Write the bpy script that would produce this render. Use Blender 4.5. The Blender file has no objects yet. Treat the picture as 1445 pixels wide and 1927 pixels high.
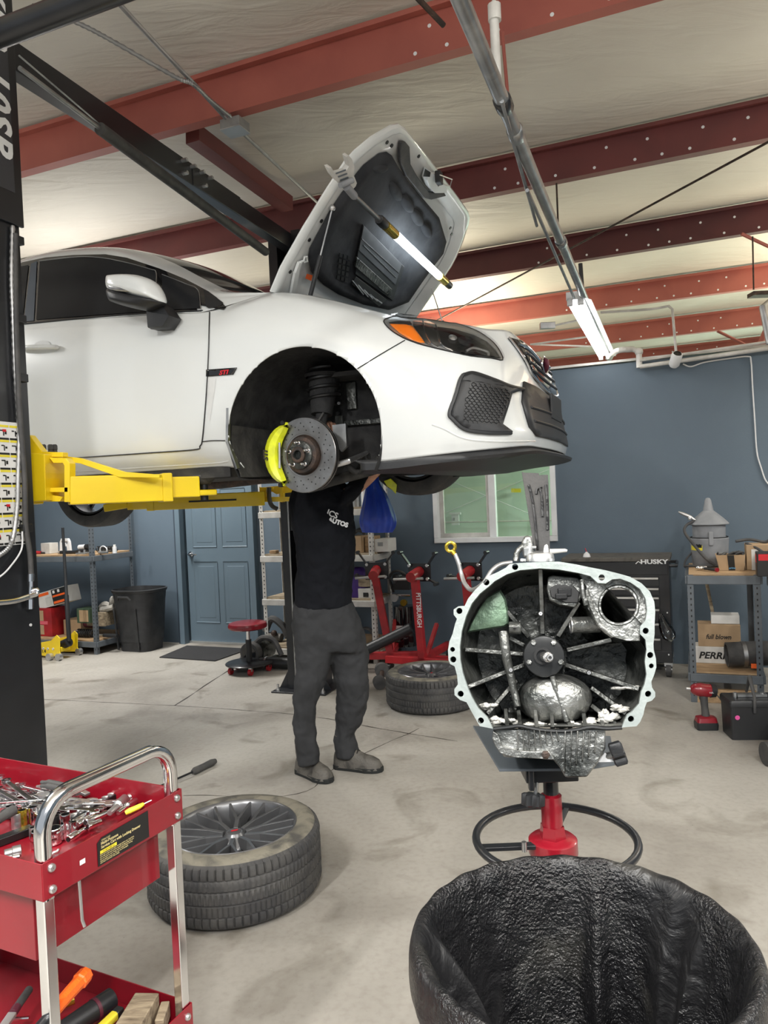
import bpy, bmesh, math, random
from mathutils import Vector, Matrix
from mathutils.bvhtree import BVHTree
from mathutils.geometry import tessellate_polygon
PI = math.pi; R = math.radians
random.seed(7)
scn = bpy.context.scene
C = scn.collection

# ---------------------------------------------------------------- camera
CH = 1.47; FPX = 1400.0; RHO = R(2.5); DEL = math.atan(28.5/1400)
CAM = Vector((0, 0, CH))
_f = Vector((0, math.cos(DEL), -math.sin(DEL))); _r0 = Vector((1, 0, 0)); _u0 = Vector((0, math.sin(DEL), math.cos(DEL)))
_r = math.cos(RHO)*_r0 - math.sin(RHO)*_u0; _u = math.sin(RHO)*_r0 + math.cos(RHO)*_u0
cd = bpy.data.cameras.new('camera'); cam = bpy.data.objects.new('camera', cd); C.objects.link(cam)
m = Matrix((_r, _u, -_f)).transposed().to_4x4(); m.translation = CAM
cam.matrix_world = m
cd.sensor_fit = 'HORIZONTAL'; cd.sensor_width = 36; cd.lens = 36*FPX/1445; cd.clip_start = 0.05; cd.clip_end = 100
scn.camera = cam
# ---------------------------------------------------------------- exposure and world
scn.view_settings.view_transform = 'Standard'; scn.view_settings.look = 'None'
scn.view_settings.gamma = 1; scn.view_settings.use_curve_mapping = False
scn.view_settings.exposure = 0.0
w = bpy.data.worlds.new('world'); scn.world = w; w.use_nodes = True
w.node_tree.nodes['Background'].inputs[0].default_value = (0.86, 0.93, 1.0, 1)
w.node_tree.nodes['Background'].inputs[1].default_value = 0.55

# building frame: U runs along the back wall (right and nearer), V runs away to the wall
TB = R(22.5)
def Wd(a, b, z=0): return Vector((a*math.cos(TB)+b*math.sin(TB), -a*math.sin(TB)+b*math.cos(TB), z))
VV = Wd(0, 1); UU = Wd(1, 0)
BR = -TB                                  # rotation of things square with the building

LIGHT = 1.9
def area(name, loc, size, sizey, power, col=(1, .97, .92), rot=(0, 0, 0)):
    l = bpy.data.lights.new(name, 'AREA'); l.shape = 'RECTANGLE'; l.size = size; l.size_y = sizey
    l.energy = power*LIGHT; l.color = col
    o = bpy.data.objects.new(name, l); C.objects.link(o); o.location = loc; o.rotation_euler = rot
    return o
# ceiling tube fixtures (u, v, z, power), the last added to brighten the back left; the fixture bodies are built further down
TUBES = [(-1.6, -0.9, 3.30, 70), (0.3, -0.9, 3.30, 70), (2.3, -0.6, 3.30, 70), (-5.3, 1.6, 3.35, 62), (1.75, 1.3, 3.35, 34), (4.4, 2.6, 3.3, 34), (-5.0, 5.4, 3.30, 62)]
for i, (a, b, z, pw) in enumerate(TUBES):
    area('tube_light_lamp', Wd(a, b, z-0.10), 0.12, 1.2, pw, (1, .98, .945), (0, 0, BR))
    area('ceiling_fill_lamp', Wd(a, b, z-0.40), 1.3, 1.3, pw*(.22, .55)[i < 3], (1, .965, .91), (PI, 0, BR))  # added fill below each fixture, brightening the ceiling
area('tube_light_lamp', Wd(1.86, 5.2, 2.58), 0.10, 1.1, 20, (1, .97, .9), (0, 0, BR))
area('back_room_fill', Wd(1.0, 11.6, 3.0), 0.3, 1.6, 200, (.92, 1, .92), (0, 0, BR))  # added fill, brightening the far wall behind the window
for a_ in (-2.5, 1.7): area('back_room_fill', Wd(a_, 7.9, 2.6), .2, 1.6, 40, (1, .90, .68), (PI, 0, BR))  # unseen uplights added to warm the ceiling beyond the partition
area('strip_uplight_lamp', Wd(1.95, 5.4, 2.74), .1, 1.6, 22, (1, .93, .78), (PI, 0, BR))

# ---------------------------------------------------------------- pixel rays for measured points
def ray(px, py): return _f + _r*((px-722.5)/FPX) + _u*((963.5-py)/FPX)
def onY(px, py, Y): d = ray(px, py); return CAM + d*(Y/d.y)
def onZ(px, py, z): d = ray(px, py); return CAM + d*((z-CH)/d.z)
def onP(px, py, n, p0): d = ray(px, py); return CAM + d*((p0-CAM).dot(n)/d.dot(n))
def onV(px, py, v): return onP(px, py, VV, Wd(0, v))
def uv_(p): return Vector((p.dot(UU), p.dot(VV), p.z))

# ---------------------------------------------------------------- materials
def ramp(nt, fac, stops):
    r = nt.nodes.new('ShaderNodeValToRGB'); e = r.color_ramp.elements
    while len(e) > 1: e.remove(e[-1])
    e[0].position = stops[0][0]; e[0].color = (*stops[0][1], 1)
    for p, c in stops[1:]:
        x = e.new(p); x.color = (*c, 1)
    nt.links.new(fac, r.inputs[0]); return r.outputs[0]
def mat(name, col, rough=.5, metal=0, col2=None, scale=6, detail=5, lo=.35, hi=.65, bump=0, bscale=None, coat=0,
        spec=.5, rvar=0, emit=None, estr=0, trans=0, dist=.5, sheen=0, stretch=None):
    m = bpy.data.materials.new(name); m.use_nodes = True; nt = m.node_tree; b = nt.nodes['Principled BSDF']
    I = b.inputs
    I['Base Color'].default_value = (*col, 1); I['Roughness'].default_value = rough; I['Metallic'].default_value = metal
    I['Coat Weight'].default_value = coat; I['Coat Roughness'].default_value = .04
    I['Specular IOR Level'].default_value = spec; I['Transmission Weight'].default_value = trans
    I['Sheen Weight'].default_value = sheen
    tc = nt.nodes.new('ShaderNodeTexCoord'); src = tc.outputs['Object']
    if stretch:
        mp = nt.nodes.new('ShaderNodeMapping'); mp.inputs['Scale'].default_value = stretch
        nt.links.new(src, mp.inputs[0]); src = mp.outputs[0]
    n = nt.nodes.new('ShaderNodeTexNoise'); n.inputs['Scale'].default_value = scale; n.inputs['Detail'].default_value = detail
    n.inputs['Distortion'].default_value = dist
    nt.links.new(src, n.inputs['Vector'])
    if col2 is None:
        c2 = tuple(min(1, c*.86) for c in col); lo_, hi_ = .3, .7
    else: c2 = col2; lo_, hi_ = lo, hi
    nt.links.new(ramp(nt, n.outputs[0], [(lo_, c2), (hi_, col)]), I['Base Color'])
    if rvar:
        mr = nt.nodes.new('ShaderNodeMapRange'); mr.inputs[3].default_value = max(0, rough-rvar); mr.inputs[4].default_value = rough+rvar
        nt.links.new(n.outputs[0], mr.inputs[0]); nt.links.new(mr.outputs[0], I['Roughness'])
    if bump:
        n2 = nt.nodes.new('ShaderNodeTexNoise'); n2.inputs['Scale'].default_value = bscale or scale*6; n2.inputs['Detail'].default_value = 4
        nt.links.new(src, n2.inputs['Vector'])
        bp = nt.nodes.new('ShaderNodeBump'); bp.inputs['Strength'].default_value = bump; bp.inputs['Distance'].default_value = .01
        nt.links.new(n2.outputs[0], bp.inputs['Height']); nt.links.new(bp.outputs[0], I['Normal'])
    if emit:
        I['Emission Color'].default_value = (*emit, 1); I['Emission Strength'].default_value = estr
    return m
M = {}
def mk(k, *a, **kw): M[k] = mat(k, *a, **kw)
mk('white_paint', (.72, .745, .74), .24, coat=.8, col2=(.70, .722, .715), scale=2)
mk('white_under', (.66, .67, .66), .4, coat=.3, col2=(.56, .57, .56), scale=5)
mk('black_plastic', (.018, .019, .021), .42, bump=.1, bscale=400)
mk('black_gloss', (.008, .008, .009), .08, coat=.6)
mk('black_steel', (.010, .011, .013), .34, coat=.15, col2=(.018, .019, .022), scale=3)
mk('dark_under', (.014, .014, .014), .75, col2=(.05, .048, .044), scale=9, bump=.3, bscale=30)
mk('liner', (.012, .012, .013), .85, col2=(.03, .03, .03), scale=14, bump=.4, bscale=50)
mk('liner_dirt', (.05, .048, .045), .8, col2=(.02, .02, .02), scale=10, bump=.5, bscale=30)
mk('rubber', (.042, .042, .044), .68, col2=(.072, .07, .067), scale=12, bump=.15, bscale=120)
mk('rubber_dusty', (.20, .185, .145), .85, col2=(.07, .067, .06), scale=14, lo=.35, hi=.6, bump=.15)
mk('yellow', (.90, .66, .01), .32, coat=.4, col2=(.84, .58, .01), scale=4)
mk('yellow_cal', (.80, .86, .02), .35, coat=.4, col2=(.62, .66, .03), scale=20)
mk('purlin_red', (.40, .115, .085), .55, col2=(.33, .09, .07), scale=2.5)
mk('purlin_deep_shade', (.10, .022, .022), .55, col2=(.075, .018, .019), scale=2.5)
mk('red_paint', (.26, .006, .016), .32, coat=.4, col2=(.21, .005, .013), scale=3)
mk('red_stand', (.42, .015, .02), .4, col2=(.25, .012, .016), scale=8)
mk('chrome', (.88, .88, .89), .13, 1, col2=(.76, .76, .77), scale=6, rvar=.06)
mk('steel', (.66, .66, .66), .34, .9, col2=(.46, .46, .46), scale=12, rvar=.1)
mk('galv', (.50, .51, .51), .42, 1, col2=(.34, .35, .36), scale=9, rvar=.1)
mk('galv_white', (.66, .65, .62), .5, .15, col2=(.50, .49, .46), scale=9)
mk('rotor', (.36, .355, .35), .33, 1, col2=(.26, .25, .24), scale=14)
mk('rust', (.10, .065, .05), .55, .6, col2=(.04, .035, .033), scale=22, bump=.3)
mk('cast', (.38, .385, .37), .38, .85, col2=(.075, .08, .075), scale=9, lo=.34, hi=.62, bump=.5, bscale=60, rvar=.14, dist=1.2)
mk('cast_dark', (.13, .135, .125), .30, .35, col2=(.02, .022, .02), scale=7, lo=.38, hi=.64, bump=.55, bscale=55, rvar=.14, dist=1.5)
mk('cast_green', (.16, .25, .17), .45, .4, col2=(.04, .06, .045), scale=8, lo=.35, hi=.6, bump=.4, bscale=60)
mk('cast_mid', (.20, .205, .195), .30, .55, col2=(.045, .047, .044), scale=9, lo=.36, hi=.64, bump=.5, bscale=70, rvar=.12, dist=1.2)
mk('cast_flange', (.34, .38, .372), .48, .3, col2=(.25, .285, .278), scale=10, lo=.3, hi=.6, bump=.12, bscale=90)
mk('powder', (.80, .79, .75), .9, col2=(.55, .54, .5), scale=60, bump=.6, bscale=200)
mk('wall_paint', (.105, .145, .185), .62, col2=(.092, .128, .166), scale=1.4, bump=.06, bscale=90)
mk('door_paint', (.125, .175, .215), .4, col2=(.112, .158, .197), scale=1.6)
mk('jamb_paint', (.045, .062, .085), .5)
mk('shelf_grey', (.135, .155, .175), .45, .1, col2=(.10, .115, .13), scale=5)
mk('wood', (.50, .34, .19), .7, col2=(.30, .19, .10), scale=7, stretch=(1, 9, 9), bump=.2)
mk('wood_old', (.42, .34, .23), .75, col2=(.16, .12, .08), scale=6, lo=.3, hi=.6, stretch=(2, 9, 9), bump=.3)
mk('cardboard', (.46, .32, .19), .85, col2=(.38, .26, .15), scale=5)
mk('white_box', (.74, .73, .70), .7, col2=(.62, .61, .58), scale=5)
mk('white_vinyl', (.80, .82, .84), .35)
mk('bin_plastic', (.016, .017, .019), .5, col2=(.03, .031, .033), scale=10, bump=.15, bscale=80)
mk('blue_bag', (.025, .09, .62), .4, col2=(.015, .05, .42), scale=6, bump=.3, bscale=12)
mk('purple', (.06, .02, .20), .6)
mk('tshirt', (.006, .007, .010), .85, bump=.2, bscale=40, spec=.2)
mk('trousers', (.036, .037, .040), .85, col2=(.028, .029, .031), scale=10, bump=.3, bscale=18, spec=.3)
mk('boot', (.035, .032, .029), .6, col2=(.10, .092, .08), scale=18, lo=.5, hi=.72, bump=.3)
mk('sole', (.012, .014, .014), .7)
mk('skin', (.50, .27, .18), .5, col2=(.42, .21, .14), scale=30)
mk('hair', (.012, .009, .008), .6)
mk('orange', (.95, .14, .015), .38, bump=.25, bscale=240)
mk('amber', (.95, .24, .01), .15, coat=.8)
mk('conduit', (.42, .42, .42), .4, .7, col2=(.30, .30, .30), scale=10)
mk('white_plastic', (.74, .75, .76), .35)
mk('grey_plastic', (.27, .28, .295), .55, col2=(.20, .21, .225), scale=8)
mk('label_black', (.012, .012, .012), .4)
mk('label_white', (.80, .80, .78), .5)
mk('label_yellow', (.85, .72, .05), .5)
mk('letter_white', (.85, .86, .86), .5)
mk('letter_red', (.62, .01, .02), .4)
mk('letter_tan', (.62, .52, .25), .5)
mk('letter_dark', (.03, .022, .015), .6)
mk('socket_black', (.05, .05, .052), .3, .8)
mk('wheel_grey', (.17, .172, .178), .28, .55, col2=(.12, .122, .128), scale=5)
mk('matting', (.03, .03, .032), .95, bump=.4, bscale=120)
mk('cloth_dirty', (.42, .40, .36), .9, col2=(.2, .19, .17), scale=9, bump=.3)
mk('green_wall', (.60, .72, .62), .7, col2=(.54, .67, .57), scale=2)
mk('alu', (.62, .63, .63), .35, .9)
mk('hood_pad', (.020, .022, .026), .85, col2=(.045, .047, .052), scale=6, bump=.35, bscale=14, spec=.3)
mk('gold', (.65, .48, .06), .25, .9)
mk('letter_pink', (.75, .1, .35), .4)
mk('label_pink', (.72, .12, .16), .5)
mk('letter_blue', (.12, .35, .6), .5)
mk('green_box', (.05, .09, .05), .6)
mk('grey_dark', (.045, .048, .055), .4)
mk('maroon', (.10, .015, .03), .5)
M['tube'] = mat('lit_tube', (1, 1, 1), emit=(1, .985, .95), estr=14)
M['led'] = mat('led_bar', (1, 1, 1), emit=(.86, .95, 1), estr=10)

def glass(name, tint, alpha, rough=.02):
    m = bpy.data.materials.new(name); m.use_nodes = True; nt = m.node_tree; nt.nodes.clear()
    o = nt.nodes.new('ShaderNodeOutputMaterial'); mx = nt.nodes.new('ShaderNodeMixShader')
    t = nt.nodes.new('ShaderNodeBsdfTransparent'); t.inputs[0].default_value = (*tint, 1)
    g = nt.nodes.new('ShaderNodeBsdfGlossy'); g.inputs['Roughness'].default_value = rough; g.inputs[0].default_value = (.9, .92, .92, 1)
    fr = nt.nodes.new('ShaderNodeFresnel'); fr.inputs[0].default_value = alpha
    nt.links.new(fr.outputs[0], mx.inputs[0]); nt.links.new(t.outputs[0], mx.inputs[1]); nt.links.new(g.outputs[0], mx.inputs[2])
    nt.links.new(mx.outputs[0], o.inputs[0]); return m
M['window_glass'] = glass('window_glass', (.90, .98, .92), 1.5)
M['car_glass'] = glass('car_glass', (.17, .18, .18), 1.6)
M['lens'] = glass('lens', (.93, .94, .95), 1.5)

def floor_mat():
    m = bpy.data.materials.new('concrete'); m.use_nodes = True; nt = m.node_tree; b = nt.nodes['Principled BSDF']
    tc = nt.nodes.new('ShaderNodeTexCoord')
    def noise(s, d, dist=0):
        n = nt.nodes.new('ShaderNodeTexNoise'); n.inputs['Scale'].default_value = s; n.inputs['Detail'].default_value = d
        n.inputs['Distortion'].default_value = dist; nt.links.new(tc.outputs['Object'], n.inputs['Vector']); return n.outputs[0]
    a = ramp(nt, noise(.9, 8, .6), [(.30, (.20, .182, .158)), (.48, (.345, .325, .29)), (.70, (.44, .42, .38))])
    f = ramp(nt, noise(38, 6), [(.30, (.90, .89, .88)), (.52, (1, 1, 1)), (.72, (1.03, 1.03, 1.03))])
    st = ramp(nt, noise(2.3, 6, 1.2), [(.56, (1, 1, 1)), (.72, (.58, .56, .52))])
    sp = ramp(nt, noise(95, 2), [(.20, (.35, .33, .3)), (.27, (1, 1, 1)), (.76, (1, 1, 1)), (.80, (1.35, 1.35, 1.33))])
    c = a
    for x in (f, st, sp):
        k = nt.nodes.new('ShaderNodeMix'); k.data_type = 'RGBA'; k.blend_type = 'MULTIPLY'; k.inputs[0].default_value = 1
        nt.links.new(c, k.inputs[6]); nt.links.new(x, k.inputs[7]); c = k.outputs[2]
    nt.links.new(c, b.inputs['Base Color'])
    mr = nt.nodes.new('ShaderNodeMapRange'); mr.inputs[3].default_value = .38; mr.inputs[4].default_value = .72
    nt.links.new(noise(2, 5, .5), mr.inputs[0]); nt.links.new(mr.outputs[0], b.inputs['Roughness'])
    bp = nt.nodes.new('ShaderNodeBump'); bp.inputs['Strength'].default_value = .12; bp.inputs['Distance'].default_value = .01
    nt.links.new(noise(30, 6), bp.inputs['Height']); nt.links.new(bp.outputs[0], b.inputs['Normal'])
    return m
M['concrete'] = floor_mat()
def ceil_mat():
    m = bpy.data.materials.new('insulation_vinyl'); m.use_nodes = True; nt = m.node_tree; b = nt.nodes['Principled BSDF']
    tc = nt.nodes.new('ShaderNodeTexCoord')
    mp = nt.nodes.new('ShaderNodeMapping'); mp.inputs['Scale'].default_value = (.9, 3.2, 1); mp.inputs['Rotation'].default_value = (0, 0, R(35))
    nt.links.new(tc.outputs['Object'], mp.inputs[0])
    n = nt.nodes.new('ShaderNodeTexNoise'); n.inputs['Scale'].default_value = 2.6; n.inputs['Detail'].default_value = 6; n.inputs['Distortion'].default_value = .9
    nt.links.new(mp.outputs[0], n.inputs['Vector'])
    n2 = nt.nodes.new('ShaderNodeTexNoise'); n2.inputs['Scale'].default_value = .7; n2.inputs['Detail'].default_value = 3
    nt.links.new(tc.outputs['Object'], n2.inputs['Vector'])
    nt.links.new(ramp(nt, n2.outputs[0], [(.35, (.56, .525, .46)), (.65, (.66, .625, .555))]), b.inputs['Base Color'])
    b.inputs['Roughness'].default_value = .55
    bp = nt.nodes.new('ShaderNodeBump'); bp.inputs['Strength'].default_value = .30; bp.inputs['Distance'].default_value = .05
    nt.links.new(n.outputs[0], bp.inputs['Height']); nt.links.new(bp.outputs[0], b.inputs['Normal'])
    return m
M['ceiling'] = ceil_mat()
def liner_mat():
    m = bpy.data.materials.new('bin_liner'); m.use_nodes = True; nt = m.node_tree; b = nt.nodes['Principled BSDF']
    tc = nt.nodes.new('ShaderNodeTexCoord')
    def noise(s_, d, dist=0, st=None):
        n = nt.nodes.new('ShaderNodeTexNoise'); n.inputs['Scale'].default_value = s_; n.inputs['Detail'].default_value = d; n.inputs['Distortion'].default_value = dist
        src = tc.outputs['Object']
        if st:
            mp = nt.nodes.new('ShaderNodeMapping'); mp.inputs['Scale'].default_value = st; nt.links.new(src, mp.inputs[0]); src = mp.outputs[0]
        nt.links.new(src, n.inputs['Vector']); return n.outputs[0]
    streak = noise(7, 4, .4, (1, 1, .18))
    mask = ramp(nt, streak, [(.46, (.06, .06, .06)), (.62, (1, 1, 1))])
    dust = ramp(nt, noise(3.4, 6, .8, (1, 1, .45)), [(.54, (.008, .008, .009)), (.70, (.055, .053, .047))])
    nt.links.new(dust, b.inputs['Base Color'])
    mr = nt.nodes.new('ShaderNodeMapRange'); mr.inputs[3].default_value = .42; mr.inputs[4].default_value = .20
    nt.links.new(mask, mr.inputs[0]); nt.links.new(mr.outputs[0], b.inputs['Roughness'])
    mu = nt.nodes.new('ShaderNodeMath'); mu.operation = 'MULTIPLY'
    nt.links.new(noise(190, 3), mu.inputs[0]); nt.links.new(mask, mu.inputs[1])
    bp = nt.nodes.new('ShaderNodeBump'); bp.inputs['Strength'].default_value = 1; bp.inputs['Distance'].default_value = .006
    nt.links.new(mu.outputs[0], bp.inputs['Height'])
    bp2 = nt.nodes.new('ShaderNodeBump'); bp2.inputs['Strength'].default_value = .5; bp2.inputs['Distance'].default_value = .02
    nt.links.new(noise(16, 5, 1.0), bp2.inputs['Height']); nt.links.new(bp.outputs[0], bp2.inputs['Normal']); nt.links.new(bp2.outputs[0], b.inputs['Normal'])
    b.inputs['Specular IOR Level'].default_value = .6
    return m
M['bag'] = liner_mat()

# ---------------------------------------------------------------- mesh building
MW = {}
class MB:
    def __init__(s): s.v = []; s.f = []; s.mi = []; s.cur = 0
    def add(s, vs, fs):
        o = len(s.v); s.v += [Vector(v) for v in vs]
        for f in fs: s.f.append([o+i for i in f]); s.mi.append(s.cur)
        return s
    def box(s, c, d, rot=None):
        x, y, z = d[0]/2, d[1]/2, d[2]/2
        vs = [Vector((a*x, b*y, e*z)) for a in (-1, 1) for b in (-1, 1) for e in (-1, 1)]
        if rot is not None: vs = [rot @ v for v in vs]
        c = Vector(c)
        return s.add([c+v for v in vs], [(0, 1, 3, 2), (4, 6, 7, 5), (0, 4, 5, 1), (2, 3, 7, 6), (0, 2, 6, 4), (1, 5, 7, 3)])
    def bar(s, a, b, wd, ht, up=(0, 0, 1)):
        a = Vector(a); b = Vector(b); d = (b-a); L = d.length; d = d/L; up = Vector(up)
        sd = d.cross(up)
        if sd.length < 1e-4: sd = d.cross(Vector((0, 1, 0)))
        sd.normalize(); u2 = sd.cross(d).normalized()
        rot = Matrix((d, sd, u2)).transposed()
        return s.box((a+b)/2, (L, wd, ht), rot)
    def ring(s, c, ax, r, n, ref=None, sq=None):
        ax = Vector(ax).normalized(); ref = Vector(ref) if ref is not None else (Vector((0, 0, 1)) if abs(ax.z) < .9 else Vector((1, 0, 0)))
        a = ax.cross(ref).normalized(); b = ax.cross(a).normalized(); c = Vector(c)
        return [c + (a*math.cos(2*PI*i/n) + b*math.sin(2*PI*i/n))*r for i in range(n)]
    def loft(s, rings, cap0=True, cap1=True, close=True):
        n = len(rings[0]); o = len(s.v)
        for r in rings: s.v += [Vector(p) for p in r]
        k = n if close else n-1
        for i in range(len(rings)-1):
            for j in range(k):
                a = o+i*n+j; b = o+i*n+(j+1) % n
                s.f.append([a, b, b+n, a+n]); s.mi.append(s.cur)
        if cap0: s.f.append(list(range(o, o+n))[::-1]); s.mi.append(s.cur)
        if cap1: s.f.append(list(range(o+(len(rings)-1)*n, o+len(rings)*n))); s.mi.append(s.cur)
        return s
    def cyl(s, a, b, r, r2=None, n=16, cap=True):
        a = Vector(a); b = Vector(b); ax = b-a; r2 = r if r2 is None else r2
        return s.loft([s.ring(a, ax, r, n), s.ring(b, ax, r2, n)], cap, cap)
    def tube(s, pts, r, n=10, closed=False, cap=True):
        pts = [Vector(p) for p in pts]; rs = r if isinstance(r, (list, tuple)) else [r]*len(pts); N = len(pts)
        rings = []; ref = None
        for i, p in enumerate(pts):
            if closed: t = pts[(i+1) % N]-pts[i-1]
            else: t = pts[min(i+1, N-1)]-pts[max(i-1, 0)]
            t.normalize()
            if ref is None: ref = Vector((0, 0, 1)) if abs(t.z) < .9 else Vector((1, 0, 0))
            a = t.cross(ref)
            if a.length < 1e-5: a = t.orthogonal()
            a.normalize(); b = a.cross(t).normalized(); ref = b
            rings.append([p+(a*math.cos(2*PI*j/n)+b*math.sin(2*PI*j/n))*rs[i] for j in range(n)])
        if closed: rings.append(rings[0]); return s.loft(rings, False, False)
        return s.loft(rings, cap, cap)
    def lathe(s, prof, c=(0, 0, 0), ax=(0, 0, 1), n=32, ref=None, close=False):
        ax = Vector(ax).normalized(); c = Vector(c)
        rings = [s.ring(c+ax*h, ax, max(r, 1e-4), n, ref) for r, h in prof]
        if close: rings.append(rings[0])
        return s.loft(rings, False, False)
    def prism(s, poly, off):
        """closed polygon of 3-D points pushed along off"""
        n = len(poly); off = Vector(off); poly = [Vector(p) for p in poly]
        o = len(s.v); s.v += poly+[p+off for p in poly]
        tr = tessellate_polygon([poly])
        for t in tr:
            s.f.append([o+i for i in t]); s.mi.append(s.cur); s.f.append([o+n+i for i in t][::-1]); s.mi.append(s.cur)
        for i in range(n):
            j = (i+1) % n; s.f.append([o+i, o+j, o+n+j, o+n+i]); s.mi.append(s.cur)
        return s
    def holed(s, outer, holes, off):
        """flat plate with holes, pushed along off"""
        off = Vector(off); loops = [[Vector(p) for p in outer]]+[[Vector(p) for p in h] for h in holes]
        flat = [p for l in loops for p in l]; n = len(flat); o = len(s.v); s.v += flat+[p+off for p in flat]
        for t in tessellate_polygon(loops):
            s.f.append([o+i for i in t]); s.mi.append(s.cur); s.f.append([o+n+i for i in t][::-1]); s.mi.append(s.cur)
        k = 0
        for l in loops:
            for i in range(len(l)):
                j = (i+1) % len(l); s.f.append([o+k+i, o+k+j, o+n+k+j, o+n+k+i]); s.mi.append(s.cur)
            k += len(l)
        return s
    def sphere(s, c, r, n=16, sc=(1, 1, 1)):
        c = Vector(c); rings = []
        for i in range(1, n//2):
            t = PI*i/(n//2); rings.append([c+Vector((math.sin(t)*math.cos(2*PI*j/n)*sc[0], math.sin(t)*math.sin(2*PI*j/n)*sc[1], math.cos(t)*sc[2]))*r for j in range(n)])
        return s.loft(rings)
    def grid(s, rows, close=False):
        return s.loft(rows, False, False, close)
    def build(s, name, mt, parent=None, world=False, smooth=40, bevel=0, sub=0, solid=0, bseg=2, sof=-1, merge=False):
        me = bpy.data.meshes.new(name)
        vs = s.v
        if parent is not None and world:
            inv = MW[parent.name].inverted(); vs = [inv @ v for v in vs]
        me.from_pydata([tuple(v) for v in vs], [], s.f)
        bm = bmesh.new(); bm.from_mesh(me)
        if merge: bmesh.ops.remove_doubles(bm, verts=bm.verts, dist=1e-5)
        if merge != 'nofix': bmesh.ops.recalc_face_normals(bm, faces=bm.faces)
        bm.to_mesh(me); bm.free()
        mts = mt if isinstance(mt, (list, tuple)) else [mt]
        for x in mts: me.materials.append(M[x])
        if len(mts) > 1 and not merge:
            for p, k in zip(me.polygons, s.mi): p.material_index = k
        if smooth:
            me.polygons.foreach_set('use_smooth', [True]*len(me.polygons)); me.set_sharp_from_angle(angle=R(smooth))
        o = bpy.data.objects.new(name, me); C.objects.link(o)
        if parent is not None: o.parent = parent; MW[o.name] = MW[parent.name]
        else: MW[o.name] = Matrix.Identity(4)
        if solid:
            q = o.modifiers.new('solid', 'SOLIDIFY'); q.thickness = solid; q.offset = sof
        if bevel:
            q = o.modifiers.new('bevel', 'BEVEL'); q.width = bevel; q.segments = bseg; q.limit_method = 'ANGLE'; q.angle_limit = R(35); q.harden_normals = True
        if sub:
            q = o.modifiers.new('sub', 'SUBSURF'); q.levels = sub; q.render_levels = sub
        return o
def tag(o, label=None, cat=None, group=None, kind=None):
    if label: o['label'] = label
    if cat: o['category'] = cat
    if group: o['group'] = group
    if kind: o['kind'] = kind
    return o
def thing(name, label, cat, loc=(0, 0, 0), rotz=0, group=None):
    o = bpy.data.objects.new(name, None); C.objects.link(o); o.empty_display_size = .1
    o.location = loc; o.rotation_euler = (0, 0, rotz); tag(o, label, cat, group)
    MW[o.name] = Matrix.Translation(Vector(loc)) @ Matrix.Rotation(rotz, 4, 'Z')
    return o
def struct(o): o['kind'] = 'structure'; return o
def kids(o): return [c for c in bpy.data.objects if c.parent == o]
def dup(root, loc, rotz, label, group=None):
    r = root.copy(); C.objects.link(r); r.location = loc
    if rotz is not None: r.rotation_euler = (0, 0, rotz)
    if label: r['label'] = label
    if group: r['group'] = group
    def rec(a, b):
        for ch in kids(a):
            c = ch.copy(); C.objects.link(c); c.parent = b; rec(ch, c)
    rec(root, r); return r
def text(s, name, mt, parent, org, right, up, size, ext=.0006, shear=0, world=True, sx=1, bold=0, align='LEFT', sp=1):
    cu = bpy.data.curves.new(name, 'FONT'); cu.body = s; cu.size = size; cu.extrude = ext; cu.shear = shear; cu.align_x = align
    cu.offset = bold; cu.space_character = sp; cu.resolution_u = 3
    to = bpy.data.objects.new('tmp', cu); C.objects.link(to)
    dg = bpy.context.evaluated_depsgraph_get(); me = bpy.data.meshes.new_from_object(to.evaluated_get(dg))
    bpy.data.objects.remove(to)
    right = Vector(right).normalized(); up = Vector(up).normalized(); nrm = right.cross(up); org = Vector(org)
    inv = MW[parent.name].inverted() if (parent is not None and world) else Matrix.Identity(4)
    for v in me.vertices: v.co = inv @ (org+right*v.co.x*sx+up*v.co.y+nrm*v.co.z)
    me.materials.clear(); me.materials.append(M[mt]); me.name = name
    o = bpy.data.objects.new(name, me); C.objects.link(o)
    if parent is not None: o.parent = parent; MW[o.name] = MW[parent.name]
    return o
def cr(p0, p1, p2, p3, t):
    return .5*((2*p1)+(p2-p0)*t+(2*p0-5*p1+4*p2-p3)*t*t+(3*p1-p0-3*p2+p3)*t*t*t)
def spline(P, n, closed=False):
    P = [Vector(p) for p in P]; N = len(P); out = []
    rng = range(N) if closed else range(N-1)
    for i in rng:
        if closed: a, b, c, d = P[(i-1) % N], P[i], P[(i+1) % N], P[(i+2) % N]
        else:
            b, c = P[i], P[i+1]; a = P[i-1] if i > 0 else b*2-c; d = P[i+2] if i+2 < N else c*2-b
        for k in range(n): out.append(cr(a, b, c, d, k/n))
    if not closed: out.append(P[-1])
    return out
def netsurf(cols, nu, nv):
    """cols: control columns of 3-D points; returns dense grid [col][row]"""
    dc = [spline(c, nv) for c in cols]
    rows = len(dc[0]); res = [spline([c[r] for c in dc], nu) for r in range(rows)]
    return [[res[r][k] for r in range(rows)] for k in range(len(res[0]))]
# ================================================================ structure
WALLV = 6.5; WH = 2.49
ZC = 1.47
# floor
b = MB(); b.box((1, 5.5, -.05), (23, 22, .1)); struct(b.build('floor', 'concrete', smooth=0))
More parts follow.
